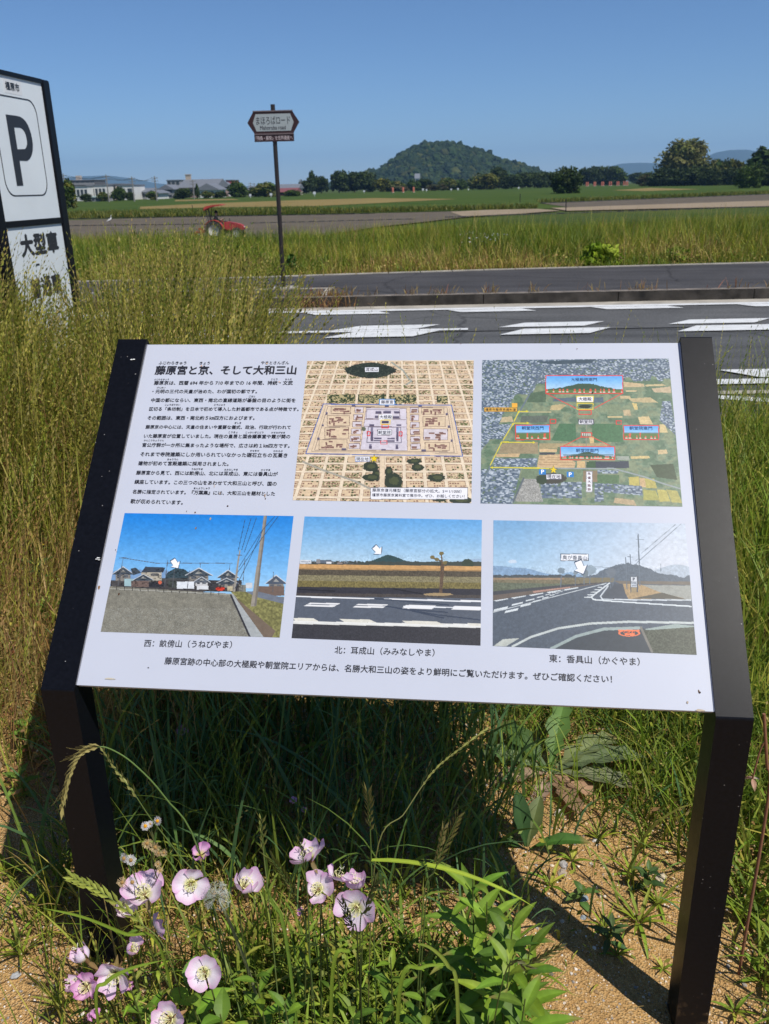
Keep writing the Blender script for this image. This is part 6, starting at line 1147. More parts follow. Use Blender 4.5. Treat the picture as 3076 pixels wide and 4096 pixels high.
def petal_geo(b, R, span, cup, rot, ruffle, seed, deep=0.0, twist=.16):
    """one broad rounded petal of half-angle span (degrees), curling up by cup radians"""
    n, m = 13, 15; rs_ = random.Random(seed); ph = rs_.uniform(0, 6)
    a = np.linspace(-1, 1, m)[None]; k = np.linspace(0.03, 1, n)[:, None]; aa = a+0*k; kk = k+0*a
    edge = 1-.20*np.abs(aa)**3.2-.05*np.exp(-(aa/.22)**2)+.02*np.sin(aa*9+ph); r_ = kk*edge
    ang = np.radians(rot)+np.radians(span)*aa*np.interp(k, [0, .15, .5, 1], [.35, .62, .92, 1.0])
    c = max(cup, .02); lip = .5*cup*np.clip(r_-.72, 0, 1)**1.5*rs_.uniform(-.2, 1.4)
    rad = R*np.sin(c*r_)/c+R*lip; zz_ = R*(1-np.cos(c*r_))/c-R*lip*.3+R*ruffle*np.sin(aa*5+ph+kk*3)*kk**2+R*twist*aa*kk*.55+R*.010*np.cos(aa*20+ph)*kk*(1.15-kk)*3+R*.05*np.sin(aa*11+ph*2)*np.clip(kk-.7, 0, 1)
    V = np.stack([rad*np.cos(ang), rad*np.sin(ang), zz_], -1)
    vein = (.5+.5*np.cos(aa*24+.6*np.sin(kk*6)))**4*np.clip((kk-.15)*2, 0, 1)*np.clip(1.2-kk, 0, 1)
    white, pink, yel = lin((.95, .915, .955)), lin((.90-.04*deep, .71-.20*deep, .86-.08*deep)), lin((.76, .78, .12))
    e = (np.clip((kk-.5)/.5, 0, 1)**1.4*.8+.25*(np.abs(aa) > .8)*kk)[..., None]; e = np.clip(e, 0, 1)
    col = white*(1-e)+pink*e; col = col*(1-deep*.65)+pink*deep*.65; vv = (.22*vein)[..., None]; col = col*(1-vv)+lin((.80, .56, .76))*vv
    yk = np.clip(1-kk/.38, 0, 1)[..., None]**.55; col = col*(1-yk)+yel*yk; I = np.arange(n*m).reshape(n, m)
    b.raw(V.reshape(-1, 3), np.stack([I[:-1, :-1], I[:-1, 1:], I[1:, 1:], I[1:, :-1]], -1).reshape(-1, 4), col.reshape(-1, 3))
PG = 'pink evening primrose flowers in front of the board'
STEMC = (.12, .15, .04)
def primrose(px, py, yd, dpx, face, label, cup=.35, ruffle=.05, deep=0., foot=(0, .03), kind='open', pets=4, spin=None):
    C = ony(px, py, yd); dist = (C-CAM)@_f; R = 1.13*dpx/2*dist/PXF; f = vec(face)+vec([rng.normal(0, .22), 0, rng.normal(0, .15)]); f = f/np.linalg.norm(f)
    ft = base_at(C[0]+foot[0], yd+foot[1]); t = thing('evening_primrose', label, 'flower', ft, 0, PG); C = C-ft
    u = np.cross([0, 0, 1.], f) if abs(f[2]) < .95 else np.array([1., 0, 0]); u /= np.linalg.norm(u); v = np.cross(f, u); M = np.stack([u, v, f], 1)
    sd_ = int(px*7+py); rs_ = random.Random(sd_); sp_ = rs_.uniform(0, 90) if spin is None else spin
    org = C-f*R*cup*.45; cupv = rs_.uniform(.9, 1.7)
    for k in range(pets):
        b = MB()
        if kind == 'open': petal_geo(b, R*rs_.uniform(.98, 1.2), rs_.uniform(42, 53), cup*2.0*cupv*rs_.uniform(.7, 1.35), sp_+90*k+rs_.uniform(-10, 10), ruffle*rs_.uniform(.8, 2.2), sd_+k, deep)
        else: petal_geo(b, R*1.6*rs_.uniform(.8, 1.05), 40, 1.25+.15*(k % 2), sp_+90*k, ruffle*1.5, sd_+k, deep)
        V = b.V[0]
        if kind != 'open': V[:, :2] *= (1-.45*np.clip(V[:, 2:3]/(R*1.3), 0, 1))
        b.V[0] = V@M.T+org; b.build('petal', M_PETAL, t, True)
    if kind == 'open':
        b = MB(); b.col = lin((.95, .94, .72))
        for k in range(8):
            a = k*math.pi/4+.2; d = vec([.42*math.cos(a), .42*math.sin(a), .55]); p1 = d*R*.72; b.tube(np.array([[0, 0, .02*R], d*R*.42, p1])@M.T+org, R*.011, 4); tq = np.cross(d, [0, 0, 1.]); tq /= np.linalg.norm(tq); b.tube(np.array([p1-tq*R*.085, p1+tq*R*.085])@M.T+org, R*.028, 5)
        b.col = lin((.92, .92, .80)); b.tube(np.array([[0, 0, 0], [0, 0, R*.72]])@M.T+org, R*.016, 4)
        for a in (0, 1.57, 3.14, 4.71): b.tube(np.array([[0, 0, R*.7], [.2*R*math.cos(a), .2*R*math.sin(a), R*.86]])@M.T+org, R*.02, 4)
        b.build('stamens', M_PETAL, t)
    b = MB(); b.col = (.20, .12, .05); b.tube(np.array([[0, 0, R*.1], [0, 0, -R*.35], [0, 0, -R*.75]])@M.T+org, [R*.12, R*.075, R*.045], 7)
    for k in range(2):
        a = math.radians(sp_+45+170*k); leaf_geo(b, M@vec([0, 0, -R*.15])+org, M@vec([math.cos(a), math.sin(a), -.55]), f, R*.75, R*.24, (.22, .15, .06), .4)
    b.build('calyx', M_LEAF, t, True)
    b = MB(); b.col = STEMC; e = org-f*R*.75; P = np.array([[0, 0, -.01], e*[.35, .35, .4], e*[.85, .85, .8]-f*R*.3, e]); tt = np.linspace(0, 1, 12)
    Pc = np.array([(1-q)**3*P[0]+3*q*(1-q)**2*P[1]+3*q*q*(1-q)*P[2]+q**3*P[3] for q in tt]); b.tube(Pc, np.linspace(.0022, .0013, 12), 6); b.build('stem', M_LEAF, t, True)
    b = MB()
    for k in range(9):
        q = Pc[rs_.randrange(1, 9)]; a = rs_.uniform(0, 6.28); leaf_geo(b, q, (math.cos(a), math.sin(a), .55), (0, 0, 1), rs_.uniform(.025, .05), .009, rs_.choice(FRESH+GREEN), .9, wav=.2)
    b.build('leaves', M_LEAF, t)
    return t
prim = [
 (762, 3538, 1.22, 132, (.35, -.62, .55), 'large open pink primrose with a yellow green throat beside the fluffy seed head', .38, .05, 0., 'open', 4),
 (802, 3412, 1.25, 74, (-.1, -.2, .95), 'half closed deep pink primrose bud above the large open flower', .9, .1, .9, 'bud', 4),
 (985, 3535, 1.22, 150, (.25, -.12, 1.), 'open primrose seen from the side with one petal raised, middle of the group', .75, .06, 0.1, 'open', 4),
 (575, 3570, 1.22, 160, (.2, -.25, 1.), 'wide pink primrose full of stamens just right of the left leg', .5, .06, .2, 'open', 4),
 (488, 3628, 1.21, 120, (.85, -.4, .4), 'pale primrose facing right against the left leg', .5, .07, .1, 'open', 4),
 (632, 3712, 1.25, 100, (.3, .5, .3), 'primrose turned away in the shade below the wide one', .45, .06, .3, 'open', 4),
 (530, 3793, 1.18, 116, (.45, -.5, .75), 'cup shaped pink primrose in front of the left leg foot', .75, .04, .35, 'open', 4),
 (325, 3815, 1.18, 150, (-.75, .1, .7), 'primrose in profile leaning left beside the left leg foot', .85, .05, .1, 'open', 4),
 (458, 3905, 1.15, 142, (.5, -.75, -.05), 'large pale primrose hanging forward with a grass blade across it', .45, .06, .1, 'open', 4),
 (338, 3950, 1.13, 118, (.1, -.75, .55), 'crumpled double looking deep pink primrose at the lower left', .55, .13, .85, 'open', 4),
 (300, 3935, 1.15, 110, (-.5, -.3, .6), 'pale primrose behind the crumpled pink one at the lower left', .6, .06, .2, 'open', 4),
 (815, 3890, 1.14, 130, (.3, -.75, .55), 'round white centred primrose alone at the bottom, right of the broad leaf', .32, .035, .05, 'open', 4),
 (672, 4078, 1.10, 160, (.05, -.6, .8), 'pink primrose cut by the bottom edge of the view', .55, .06, .2, 'open', 4),
 (517, 3942, 1.16, 34, (.2, -.5, .4), 'small wilted purple primrose under the hanging one', .9, .1, 1., 'bud', 4),
 (372, 4052, 1.12, 52, (.2, -.4, -.5), 'shrivelled purple primrose at the lower left edge of the sand', .9, .1, 1., 'bud', 4),
 (1234, 3420, 1.26, 150, (-.5, .25, .9), 'tilted pink primrose in profile, highest of the right hand flowers', .42, .06, .2, 'open', 4),
 (1270, 3555, 1.22, 124, (-.1, -.6, .75), 'open pink primrose with one drooping petal, left of the large round one', .5, .06, .15, 'open', 4),
 (1354, 3502, 1.24, 110, (.4, .3, .9), 'small primrose with a single long petal between the two open ones', .5, .06, .25, 'open', 3),
 (1424, 3530, 1.24, 125, (.05, .25, 1.), 'pink primrose peeping out behind the large round one', .65, .06, .4, 'open', 4),
 (1424, 3632, 1.19, 148, (-.05, -.92, .32), 'large round primrose facing forward with a bright yellow centre', .22, .03, .05, 'open', 4),
 (1203, 3645, 1.22, 34, (-.4, -.4, .4), 'tiny wilted magenta primrose low among the stems', .9, .1, 1., 'bud', 3),
 (1174, 3201, 1.75, 30, (-.2, -.3, .8), 'small pink primrose bud in the shade under the board', .9, .1, .8, 'bud', 4),
 (1217, 3240, 1.75, 24, (.2, -.3, .8), 'faded pink primrose right of the small bud in the shade', .9, .1, .9, 'bud', 4),
 (728, 2928, 2.15, 50, (.1, -.5, .7), 'violet primrose standing in the shade just below the board', .5, .08, .7, 'open', 4)]
for q in prim: primrose(q[0], q[1], q[2], q[3], q[4], q[5], q[6], q[7], q[8], (rng.uniform(-.03, .03), rng.uniform(.0, .07)), q[9], q[10])

def bez(pts, n=30):
    P = vec(pts); t = np.linspace(0, len(P)-1, n); i = np.minimum(t.astype(int), len(P)-2); f = (t-i)[:, None]
    Pm = np.vstack([2*P[0]-P[1], P, 2*P[-1]-P[-2]]); p0, p1, p2, p3 = Pm[i], Pm[i+1], Pm[i+2], Pm[i+3]
    return .5*((2*p1)+(-p0+p2)*f+(2*p0-5*p1+4*p2-p3)*f*f+(-p0+3*p1-3*p2+p3)*f**3)
def grass_stalk(pix, label, t0, nsp, L, Wd, spc, stc, r0=.0014, awn=0., open_=.42, leaves=(), group=None):
    """one grass stalk through (px,py,distance) points, from the ground up; spikelets from fraction t0"""
    pts = np.array([ony(*q) for q in pix]); ft = base_at(pts[0, 0], pts[0, 1]); t = thing('grass_stalk', label, 'grass stalk', ft, 0, group or 'single seeding grass stalks in front of the board'); pts[0] = ft+[0, 0, -.005]
    P = bez(pts-ft, 40); b = MB(); b.col = stc; b.tube(P, np.linspace(r0, r0*.5, 40), 6); b.build('stem', M_LEAF, t, True)
    b = MB(); i0 = int(t0*39); T = np.gradient(P, axis=0); T /= np.linalg.norm(T, axis=1)[:, None]
    spikelets(b, P[None, i0:], T[None, i0:], np.array([1.]), nsp, 0., L, Wd, vec([spc]), open_); spikelets(b, P[None, i0:], T[None, i0:], np.array([1.]), nsp, 0.02, L*.9, Wd, vec([spc])*1.15, open_*.8)
    if awn:
        for i in np.linspace(i0, 39, nsp).astype(int):
            d = T[i]+.35*vec(rng.normal(size=3)); d /= np.linalg.norm(d); b.col = vec(spc)*.6; b.tube([P[i]+T[i]*L*.6, P[i]+T[i]*L*.6+d*awn], .0004, 3, False)
    b.build('seed_head', M_LEAF, t)
    if leaves:
        b = MB()
        for (f_, dx, dy, dz, L_, w_, bend) in leaves: leaf_geo(b, P[int(f_*39)], (dx, dy, dz), (0, 0, 1), L_, w_, FRESH[1], bend, .2, 9, ([0, .1, .5, .8, 1], [.6, .9, 1, .6, .02]))
        b.build('blades', M_LEAF, t)
YG = (.30, .30, .08)
grass_stalk([(905, 3700, 1.30), (800, 3420, 1.26), (660, 3190, 1.24), (540, 3060, 1.23), (450, 3000, 1.22), (390, 2988, 1.21), (320, 3020, 1.20), (275, 3110, 1.19), (249, 3224, 1.18)], 'long stalk arching left over the black leg with a drooping bearded ear', .60, 24, .024, .004, (.34, .29, .10), (.16, .26, .07), .0017, .03, .3)
grass_stalk([(960, 3900, 1.24), (860, 3640, 1.24), (700, 3400, 1.24), (600, 3270, 1.24), (540, 3180, 1.24), (470, 3090, 1.24), (415, 3010, 1.23)], 'straighter stalk with spaced spikelets below the arching ear', .66, 14, .019, .003, (.26, .26, .08), (.14, .20, .05))
grass_stalk([(760, 3980, 1.17), (680, 3840, 1.17), (560, 3690, 1.18), (450, 3600, 1.18), (370, 3550, 1.18), (295, 3515, 1.18)], 'green ryegrass ear slanting up left across the foot of the black leg', .36, 18, .025, .0042, (.30, .34, .06), (.17, .22, .05))
grass_stalk([(1500, 3900, 1.2), (1490, 3600, 1.2), (1484, 3400, 1.2), (1478, 3250, 1.2), (1470, 3170, 1.2)], 'upright grass stalk with a narrow ear right of the large round primrose', .62, 16, .022, .0028, (.22, .20, .06), (.14, .22, .05), leaves=((.42, 1, -.1, .15, .30, .011, .75),))
grass_stalk([(1440, 3760, 1.2), (1500, 3450, 1.24), (1620, 3250, 1.3), (1730, 3090, 1.36), (1840, 2995, 1.4), (1935, 2925, 1.44)], 'long thin stalk leaning right up to the board with an ear in the shade', .52, 16, .022, .003, YG, (.20, .20, .06))
grass_stalk([(1640, 3900, 1.16), (1690, 3640, 1.16), (1740, 3480, 1.16), (1790, 3360, 1.16), (1830, 3270, 1.16)], 'stalk leaning right with a slim dark ear, left of the leafy weeds', .56, 16, .022, .003, (.20, .18, .05), (.14, .2, .05))
grass_stalk([(1650, 3850, 1.2), (1700, 3650, 1.2), (1745, 3450, 1.2), (1775, 3320, 1.2)], 'shorter stalk beside the slim dark ear', .6, 14, .018, .003, (.24, .2, .07), (.14, .2, .05))
grass_stalk([(1260, 4040, 1.08), (1235, 3800, 1.1), (1180, 3590, 1.12), (1135, 3500, 1.12), (1090, 3440, 1.12)], 'stout dark green ear crossing in front of the small left flowers', .48, 20, .024, .004, (.16, .18, .04), (.10, .16, .04))
grass_stalk([(1225, 3980, 1.1), (1235, 3700, 1.1), (1222, 3500, 1.1), (1200, 3370, 1.1)], 'thin dark stalk in front of the open primrose with the drooping petal', .7, 10, .018, .0025, (.12, .13, .04), (.10, .15, .04))
grass_stalk([(1440, 4000, 1.07), (1432, 3800, 1.07), (1405, 3700, 1.07), (1368, 3610, 1.07)], 'dark forked ear in front of the large round primrose, left one', .5, 14, .02, .0036, (.05, .06, .02), (.05, .08, .02))
grass_stalk([(1438, 4000, 1.068), (1440, 3780, 1.068), (1462, 3640, 1.068), (1500, 3530, 1.068)], 'dark forked ear in front of the large round primrose, right one', .5, 14, .02, .0036, (.06, .07, .02), (.05, .08, .02))
grass_stalk([(1110, 3960, 1.16), (1080, 3650, 1.17), (1055, 3420, 1.18), (1045, 3280, 1.18)], 'slender pale stalk rising just right of the profile primrose', .7, 9, .02, .003, YG, (.18, .24, .07))
grass_stalk([(1880, 4060, 1.05), (2010, 3930, 1.05), (2110, 3860, 1.05), (2230, 3790, 1.05)], 'dark ear slanting right across the leafy weeds at the bottom', .4, 16, .022, .003, (.10, .10, .03), (.10, .13, .03))
def blade(pix, w, label, col):
    pts = np.array([ony(*q) for q in pix]); ft = base_at(pts[0, 0], pts[0, 1]); t = thing('long_grass', label, 'grass', ft, 0, 'broad single grass blades in front of the board'); pts[0] = ft-[0, 0, .005]
    P = bez(pts-ft, 26); T = np.gradient(P, axis=0); T /= np.linalg.norm(T, axis=1)[:, None]; k = np.linspace(0, 1, 26); pr = w*np.interp(k, [0, .2, .55, .85, 1], [.45, .85, 1, .6, .02])
    vw = vec([.0, .8, -.6]); s0 = np.cross(T, vw+.25*np.sin(k*3)[:, None]); s0 /= np.linalg.norm(s0, axis=1)[:, None]; nn = np.cross(s0, T); V = np.stack([P-s0*pr[:, None]*.5, P+nn*pr[:, None]*.12, P+s0*pr[:, None]*.5], 1).reshape(-1, 3)
    F = [[3*i+j, 3*i+j+1, 3*i+j+4, 3*i+j+3] for i in range(25) for j in (0, 1)]; b = MB(); c = np.tile(vec(col), (len(V), 1)); c[1::3] *= 1.3; b.raw(V, F, c); o = b.build('blade', M_LEAF, t, True)
    b = MB(); b.col = vec(col)*.7; b.tube(P[:3], .0012, 6); b.build('sheath', M_LEAF, t)
BG = (.20, .30, .03)
blade([(700, 3960, 1.2), (640, 3790, 1.19), (500, 3735, 1.18), (330, 3668, 1.18), (170, 3632, 1.18)], .0075, 'long flat blade reaching left past the foot of the black leg', BG)
blade([(372, 4120, 1.06), (385, 4020, 1.07), (425, 3930, 1.08), (520, 3875, 1.09), (665, 3838, 1.1)], .0075, 'curved blade crossing in front of the hanging primrose', BG)
blade([(1840, 4110, 1.06), (1830, 3990, 1.08), (1790, 3860, 1.1), (1720, 3790, 1.11), (1650, 3772, 1.12)], .0075, 'arched yellow green blade left of the leafy weeds', (.26, .33, .05))
blade([(1190, 3980, 1.14), (1145, 3760, 1.15), (1090, 3610, 1.16), (1045, 3505, 1.16)], .0075, 'upright bright blade right of the profile primrose', (.19, .31, .04))
blade([(1290, 4090, 1.06), (1330, 3900, 1.07), (1400, 3800, 1.08), (1480, 3765, 1.08)], .0075, 'short arched blade below the large round primrose', BG)
blade([(1560, 4090, 1.05), (1600, 3960, 1.06), (1690, 3870, 1.07), (1790, 3860, 1.08)], .0075, 'blade arching right at the bottom of the clump', BG)
# fleabane with its small white and withered heads
fb = thing('fleabane', 'thin branched fleabane with small white and withered tan daisy heads', 'flower', base_at(-.60, 1.36)); fo = vec(fb.location); b = MB(); b.col = (.15, .17, .06)
heads = [(582, 3304, 1.22, 30, 1), (600, 3296, 1.23, 22, 0), (631, 3283, 1.22, 30, 1), (588, 3372, 1.22, 34, 2), (622, 3388, 1.22, 36, 2), (634, 3412, 1.22, 24, 2), (656, 3410, 1.22, 24, 2), (497, 3432, 1.22, 34, 0), (524, 3440, 1.22, 36, 0), (489, 3529, 1.21, 34, 2), (530, 3528, 1.21, 36, 0), (632, 3456, 1.22, 22, 2), (641, 3482, 1.22, 22, 2)]
main = [fo*0+[0, 0, -.01], vec([.0, -.04, .14]), ony(618, 3480, 1.24)-fo, ony(615, 3370, 1.23)-fo, ony(606, 3320, 1.23)-fo]; b.tube(bez(main, 24), .0013, 5)
m2 = [fo*0+[-.01, 0, -.01], vec([-.03, -.05, .14]), ony(560, 3560, 1.23)-fo, ony(525, 3470, 1.23)-fo]; b.tube(bez(m2, 20), .0012, 5)
for (px, py, yd, d, k) in heads:
    H = ony(px, py, yd)-fo; j = ony(614 if px > 560 else 540, py+60, yd+.01)-fo; b.tube(bez([j, (H+j)/2+[.002, 0, .002], H], 8), .0008, 4)
b.build('stem', M_LEAF, fb, True)
for i, (px, py, yd, d, k) in enumerate(heads):
    H = ony(px, py, yd)-fo; R = d/2*1.9/PXF; f = vec([rng.normal(0, .3), -.8, .5+rng.normal(0, .2)]); f /= np.linalg.norm(f); u = np.cross([0, 0, 1.], f); u /= np.linalg.norm(u); v = np.cross(f, u)
    b = MB(); m = 34; rc = lin((.93, .92, .92)) if k < 2 else lin((.86, .76, .58))
    for q in range(m):
        a = q*6.283/m; L_ = R*rng.uniform(.85, 1.1); d3 = (u*math.cos(a)+v*math.sin(a))+f*rng.uniform(-.1, .25 if k < 2 else .7); s = np.cross(d3, f); s /= np.linalg.norm(s); p0 = H+d3*R*.25; p1 = H+d3*L_; b.raw([p0-s*R*.02, p0+s*R*.02, p1+s*R*.05, p1-s*R*.05], [[0, 1, 2, 3]], np.tile(rc*rng.uniform(.85, 1.05), (4, 1)))
    b.col = lin((.93, .68, .12)) if k == 1 else lin((.72, .58, .36)); b.ico(H+f*R*.08, (R*.42, R*.42, R*.42), .1); b.build('flower_head', M_PETAL, fb)
# dandelion clock
C = ony(868, 3587, 1.21); ft = base_at(C[0]+.05, 1.24); dn = thing('dandelion_clock', 'fluffy grey green dandelion seed head on a hollow stalk', 'seed head', ft); C = C-ft; b = MB(); b.col = (.25, .27, .12); b.tube(bez([(0, 0, -.01), (.0, -.01, .18), C*[.75, .8, .8]+[.01, 0, 0], C], 20), [.0034]*12+[.003]*8, 8); b.build('stem', M_LEAF, dn, True)
b = MB(); b.col = (.16, .17, .06); b.ico(C, .006); b.build('receptacle', M_LEAF, dn)
b = MB(); b.col = lin((.80, .82, .78))
for q in range(85):
    d = rng.normal(size=3); d /= np.linalg.norm(d)
    if d[2] < -.75: continue
    e = C+d*rng.uniform(.017, .026); b.tube([C+d*.006, e], .00022, 3, False); u = np.cross(d, rng.normal(size=3)); u /= np.linalg.norm(u); v = np.cross(d, u)
    for a in np.linspace(0, 6.283, 9)[:-1]: b.tube([e, e+(u*math.cos(a)+v*math.sin(a))*.006+d*.003], .00016, 3, False)
b.build('fluff', M_PETAL, dn)
# leafy weeds with lance shaped toothed leaves
def leafy(px, ptop, yd, x_off, label, n=15, L=.085, w=.026, pal=FRESH, hmin=None):
    T = ony(px, ptop, yd); ft = base_at(T[0]+x_off, yd+.03); t = thing('leafy_weed', label, 'weed', ft, 0, 'leafy weeds at the foot of the board'); T = T-ft; P = bez([(0, 0, -.01), T*[.4, .5, .5], T*.9], 20)
    b = MB(); b.col = (.16, .19, .05); b.tube(P, np.linspace(.0028, .0012, 20), 6); b.build('stem', M_LEAF, t, True)
    b = MB()
    for k in range(n):
        f_ = .12+.86*k/(n-1); q = P[min(int(f_*19), 19)]; a = k*2.4+px; s_ = math.sin(math.pi*min(f_*.8+.2, 1))*.4+.7; el = .25+.9*f_**2
        leaf_geo(b, q, (math.cos(a), math.sin(a), el), (0, 0, 1), L*s_*rng.uniform(.85, 1.15), w*s_, rng.permutation(pal)[0], .75, .22, 8, ([0, .12, .3, .42, .55, .7, .85, 1], [.12, .5, .85, 1, .92, .66, .36, .02]), .05)
    b.build('leaves', M_LEAF, t); return t
LW = [(.14, .245, .022), (.185, .295, .03), (.10, .19, .02)]
leafy(1890, 3430, 1.30, .01, 'tallest bright leafy weed at the edge of the shadow, middle of the bottom', 22, .115, .027, LW)
leafy(1950, 3530, 1.26, .0, 'leafy weed in front of the tallest one', 18, .10, .025, LW)
leafy(2060, 3620, 1.22, -.02, 'leafy weed with a pointed top right of the tallest one', 20, .105, .028, LW)
leafy(2130, 3710, 1.20, -.02, 'rightmost leafy weed beside the bare sand', 17, .10, .026, LW)
leafy(2050, 3760, 1.14, -.02, 'leafy weed low in front of the rightmost pair', 17, .10, .026, LW)
leafy(2110, 3920, 1.08, -.02, 'big leaved weed at the bottom edge beside the sand', 16, .11, .031, LW)
leafy(1960, 3990, 1.06, -.01, 'leafy weed cut by the bottom edge left of the big leaved one', 12, .09, .032, LW)
leafy(560, 3990, 1.18, .02, 'low leafy weed between the lower left primroses', 11, .06, .022, LW)
leafy(730, 3880, 1.16, .02, 'broad glossy leaved weed right of the hanging primrose', 9, .075, .042, [(.17, .30, .03), (.22, .34, .04)])
leafy(870, 4010, 1.10, .01, 'round leaved weed at the bottom edge left of centre', 12, .07, .040, LW)
leafy(1130, 3960, 1.10, .01, 'dense leafy weed at the bottom below the round primrose', 13, .065, .024, LW)
leafy(1010, 3830, 1.16, .01, 'small leafy weed below the profile primrose', 12, .055, .02, LW)
leafy(1560, 3760, 1.16, 0, 'bushy weed between the round primrose and the leafy group', 15, .06, .018, LW)
leafy(1700, 3880, 1.10, 0, 'low bushy weed left of the leafy group at the bottom', 15, .065, .02, LW)
leafy(1400, 3930, 1.08, 0, 'low weed below the large round primrose', 14, .06, .02, LW)
G5 = [(.11, .21, .03), (.15, .26, .04)]
def leafy2(px, pt, hz, label, n, L, w, pal): return leafy(px, pt, onz(px, pt, hz)[1], 0, label, n, L, w, pal)
leafy2(135, 2225, .22, 'dark leaved weed among the yellowed grass left of the board', 10, .10, .045, [(.05, .11, .025), (.07, .14, .03)])
leafy2(185, 2120, .2, 'small green weed above the dark leaved one left of the board', 8, .08, .03, G5)
leafy2(180, 2400, .12, 'light green leafy weed left of the black bar', 9, .09, .045, [(.20, .27, .04), (.16, .24, .04)])
leafy2(90, 2890, .12, 'bright low weed at the left edge beside the leg shadow', 12, .06, .03, G5)
leafy2(60, 3080, .12, 'three leaved weed at the left edge in the sun', 10, .06, .025, G5)
leafy2(2330, 3555, .03, 'small two leaved seedling alone on the sand', 6, .045, .022, [(.08, .15, .03)])
leafy2(2600, 3470, .03, 'dark low weed with broad leaves on the sand left of the right leg', 10, .05, .02, [(.05, .10, .025), (.07, .13, .03)])
leafy2(2450, 3700, .03, 'low bluish weed in the middle of the sand', 11, .05, .016, [(.07, .13, .04)])
# dock: withered lobed leaves and a green leaved young one
def rosette(name, px, py, label, specs, cat='weed'):
    c = onz(px, py, 0); ft = base_at(c[0], c[1]); t = thing(name, label, cat, ft); b = MB()
    for (a, el, L, w, col, bend, wav) in specs: leaf_geo(b, (.01*math.cos(a), .01*math.sin(a), .004), (math.cos(a), math.sin(a), el), (0, 0, 1), L, w, col, bend, .3, 10, ([0, .12, .3, .5, .7, .9, 1], [.10, .25, .7, 1, .95, .5, .05]), wav)
    b.build('leaves', M_LEAF, t); return t
GG = (.20, .23, .13); BR = (.30, .19, .11); DG = (.05, .11, .025)
rosette('dock_weed', 2200, 3080, 'large withering weed with grey green lobed leaves and brown dead ones', [(.15, .55, .30, .085, GG, .8, .35), (-.25, .35, .26, .08, GG, .7, .35), (.55, .6, .28, .08, (.16, .19, .08), .9, .35), (2.9, .5, .24, .08, (.17, .20, .09), .8, .3), (2.4, .8, .24, .08, (.09, .15, .04), .8, .35), (3.6, .3, .2, .07, BR, .5, .3), (-1.2, .15, .2, .06, BR, .3, .3), (-1.9, .12, .18, .06, (.24, .15, .08), .3, .3), (-.7, .2, .16, .06, (.40, .28, .18), .4, .3), (1.3, 1.4, .26, .07, (.12, .2, .04), .9, .35), (4.4, .12, .17, .05, (.36, .24, .15), .2, .3)])
rosette('dock_weed', 2108, 3390, 'young dock with three upright oval leaves at the edge of the shadow', [(1.9, 2.2, .15, .05, DG, .35, .05), (1.2, 1.7, .14, .05, (.10, .13, .05), .5, .1), (.1, .55, .17, .045, (.07, .17, .025), .9, .06), (3.0, .4, .08, .03, DG, .6, .05)])
# tufts of crabgrass on the sand: each one a plant
def tuft_proto(n, L, w):
    t = thing('crabgrass_tuft', '', 'grass tuft', group='crabgrass tufts on the bare sand'); b = MB()
    for k in range(n):
        a = k*2.4+rng.uniform(-.3, .3); leaf_geo(b, (.004*math.cos(a), .004*math.sin(a), .002), (math.cos(a), math.sin(a), rng.uniform(.35, 1.6)), (0, 0, 1), L*rng.uniform(.6, 1.1), w*rng.uniform(.7, 1.1), rng.permutation(FRESH)[0], rng.uniform(.5, 1.2), .2, 8, ([0, .1, .4, .8, 1], [.5, .9, 1, .5, .02]))
    b.build('blades', M_LEAF, t)
    b = MB(); b.col = (.20, .12, .05)
    for k in range(3): a = k*2.1; b.tube([(0, 0, -.01), (.01*math.cos(a), .01*math.sin(a), .02), (.04*math.cos(a), .04*math.sin(a), .045)], .0012, 5)
    b.build('stem', M_LEAF, t); return t
T1, T2 = tuft_proto(10, .12, .0105), tuft_proto(6, .085, .013)
tl = [(2560, 3650, 1.1, 0, 'widest crabgrass tuft beside the right leg'), (2530, 3450, .9, 0, 'crabgrass tuft on the sand above the widest one'), (2470, 3790, .7, 1, 'dark tuft in the right leg shadow on the sand'), (2290, 3440, .8, 1, 'upright tuft with wide blades in the middle of the sand'), (2400, 3330, .7, 0, 'thin tuft on the sand below the turf'), (2580, 3330, .8, 0, 'tuft at the edge of the turf left of the right leg'), (2200, 3560, .9, 1, 'two bladed tuft at the edge of the board shadow'), (2640, 3560, .8, 0, 'tuft touching the right leg'), (3000, 3620, 1.5, 0, 'largest crabgrass tuft right of the right leg'), (3060, 3850, 1.2, 1, 'tuft at the right edge low down'), (2960, 3480, 1.2, 0, 'tuft close behind the right leg on its right'), (2950, 3980, .8, 1, 'small tuft near the bottom right corner'), (2420, 3690, .7, 0, 'small tuft by the edge of the leg shadow'), (2660, 3820, .5, 1, 'tiny tuft left of the foot of the right leg'), (60, 3500, 1.3, 0, 'tuft at the left edge beside the leg'), (190, 3640, 1.0, 0, 'tuft left of the foot of the left leg'), (90, 3820, .9, 0, 'tuft on the sand at the lower left'), (240, 4030, .7, 0, 'small tuft in the lower left corner')]
for i, (px, py, s_, k, lab) in enumerate(tl):
    P = onz(px, py, -.03 if px > 1500 else 0.); o = (T1, T2)[k]; P[2] = gz(P[0], P[1]); first = o['label'] == ''
    if first: o.location = P; o['label'] = lab; o.scale = (s_,)*3
    else: dup(o, P, rng.uniform(0, 6.28), (s_,)*3, lab)
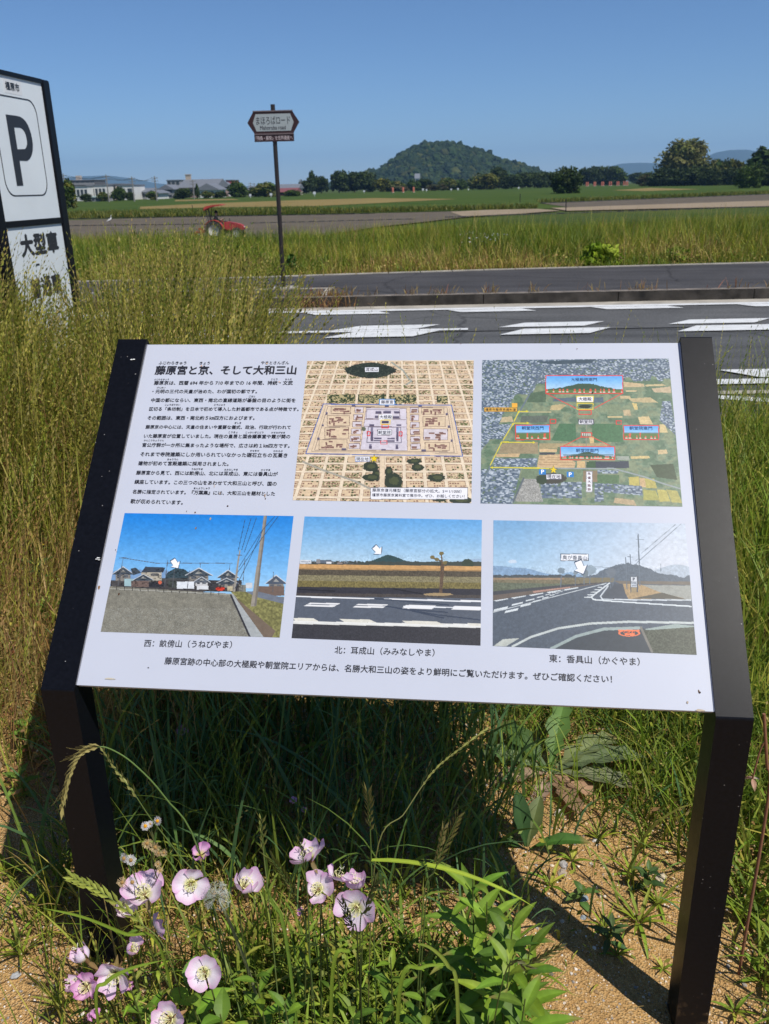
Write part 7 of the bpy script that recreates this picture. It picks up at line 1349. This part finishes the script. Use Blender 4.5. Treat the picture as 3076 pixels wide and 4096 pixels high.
def stone(px, py, w, h, lab, col):
    P = onz(px, py, -.04); r_ = w/2*((P-CAM)@_f)/PXF; b = MB(); b.ico((0, 0, 0), (r_, r_*.8, r_*h), .13, 2); m = mat('stone_grey', col, rough=.9, nscale=120, namt=.3, bump=.4, bscale=200); o = b.build('stone', m); o.location = (P[0], P[1], float(gz(P[0], P[1]))+r_*.25); o.rotation_euler = (rng.uniform(-.3, .3), rng.uniform(-.3, .3), rng.uniform(0, 6)); tag(o, lab, 'stone', 'pebbles on the sand')
for q in ((2232, 3272, 40, .7, 'largest pale stone at the top of the sand', (.52, .47, .40)), (2648, 3465, 52, .5, 'flat cream stone left of the right leg', (.50, .42, .30)), (2252, 3475, 44, .6, 'grey stone under the grass blades in the middle of the sand', (.36, .34, .33)), (2332, 3606, 40, .5, 'blue grey stone below the two leaved seedling', (.25, .29, .32)), (2332, 3678, 26, .6, 'small blue grey stone nearest the shadow', (.26, .3, .33)), (2245, 3515, 46, .4, 'rough brownish stone below the grey one', (.38, .31, .24)), (2380, 3350, 24, .6, 'small white pebble near the turf', (.55, .52, .48)), (2203, 3930, 22, .7, 'dark pebble near the bottom of the sand', (.15, .12, .10)), (2365, 3450, 16, .7, 'tiny pale pebble on the open sand', (.55, .5, .42)), (2480, 3180, 22, .6, 'brown pebble in the turf under the board', (.33, .2, .12)), (75, 3960, 42, .5, 'pale grey stone in the lower left corner', (.40, .40, .40))): stone(*q)
# dried reddish stalk at the right edge
c = ony(3060, 3180, 1.62); ft = base_at(c[0], 1.62); ds = thing('dry_stalk', 'dry reddish brown stalk with a bent tip at the right edge', 'dead plant', ft); b = MB(); b.col = (.36, .17, .10)
P = [ony(*q)-ft for q in ((3072, 3200, 1.62), (3068, 3060, 1.62), (3062, 2960, 1.62), (3056, 2855, 1.62))]; b.tube(bez([(P[0][0]*.9, 0, -.01)]+P, 20), .0035, 6); b.tube(bez([P[2], P[2]+[-.008, 0, -.03], P[2]+[-.014, 0, -.10]], 8), .002, 5); b.build('stem', M_LEAF, ds, True)
b = MB(); 
for k in range(4): leaf_geo(b, P[2]+[-.014, 0, -.10], (rng.normal(), rng.normal(), -.4), (0, 0, 1), .03, .012, (.38, .27, .18), .6)
b.build('withered_leaves', M_LEAF, ds)
# ---------------------------------------------------------------- air
def haze():
    b = MB(); b.box((0, 4900, 208), (22000, 15000, 421)); m = bpy.data.materials.new('haze'); m.use_nodes = True; N = m.node_tree.nodes; N.remove(N['Principled BSDF'])
    v = N.new('ShaderNodeVolumePrincipled'); v.inputs['Color'].default_value = (.35, .62, 1, 1); v.inputs['Density'].default_value = HAZE; v.inputs['Anisotropy'].default_value = 0
    m.node_tree.links.new(v.outputs[0], N['Material Output'].inputs['Volume']); tag(b.build('haze', m), kind='stuff')
HAZE = 0.0001
if HAZE: haze()
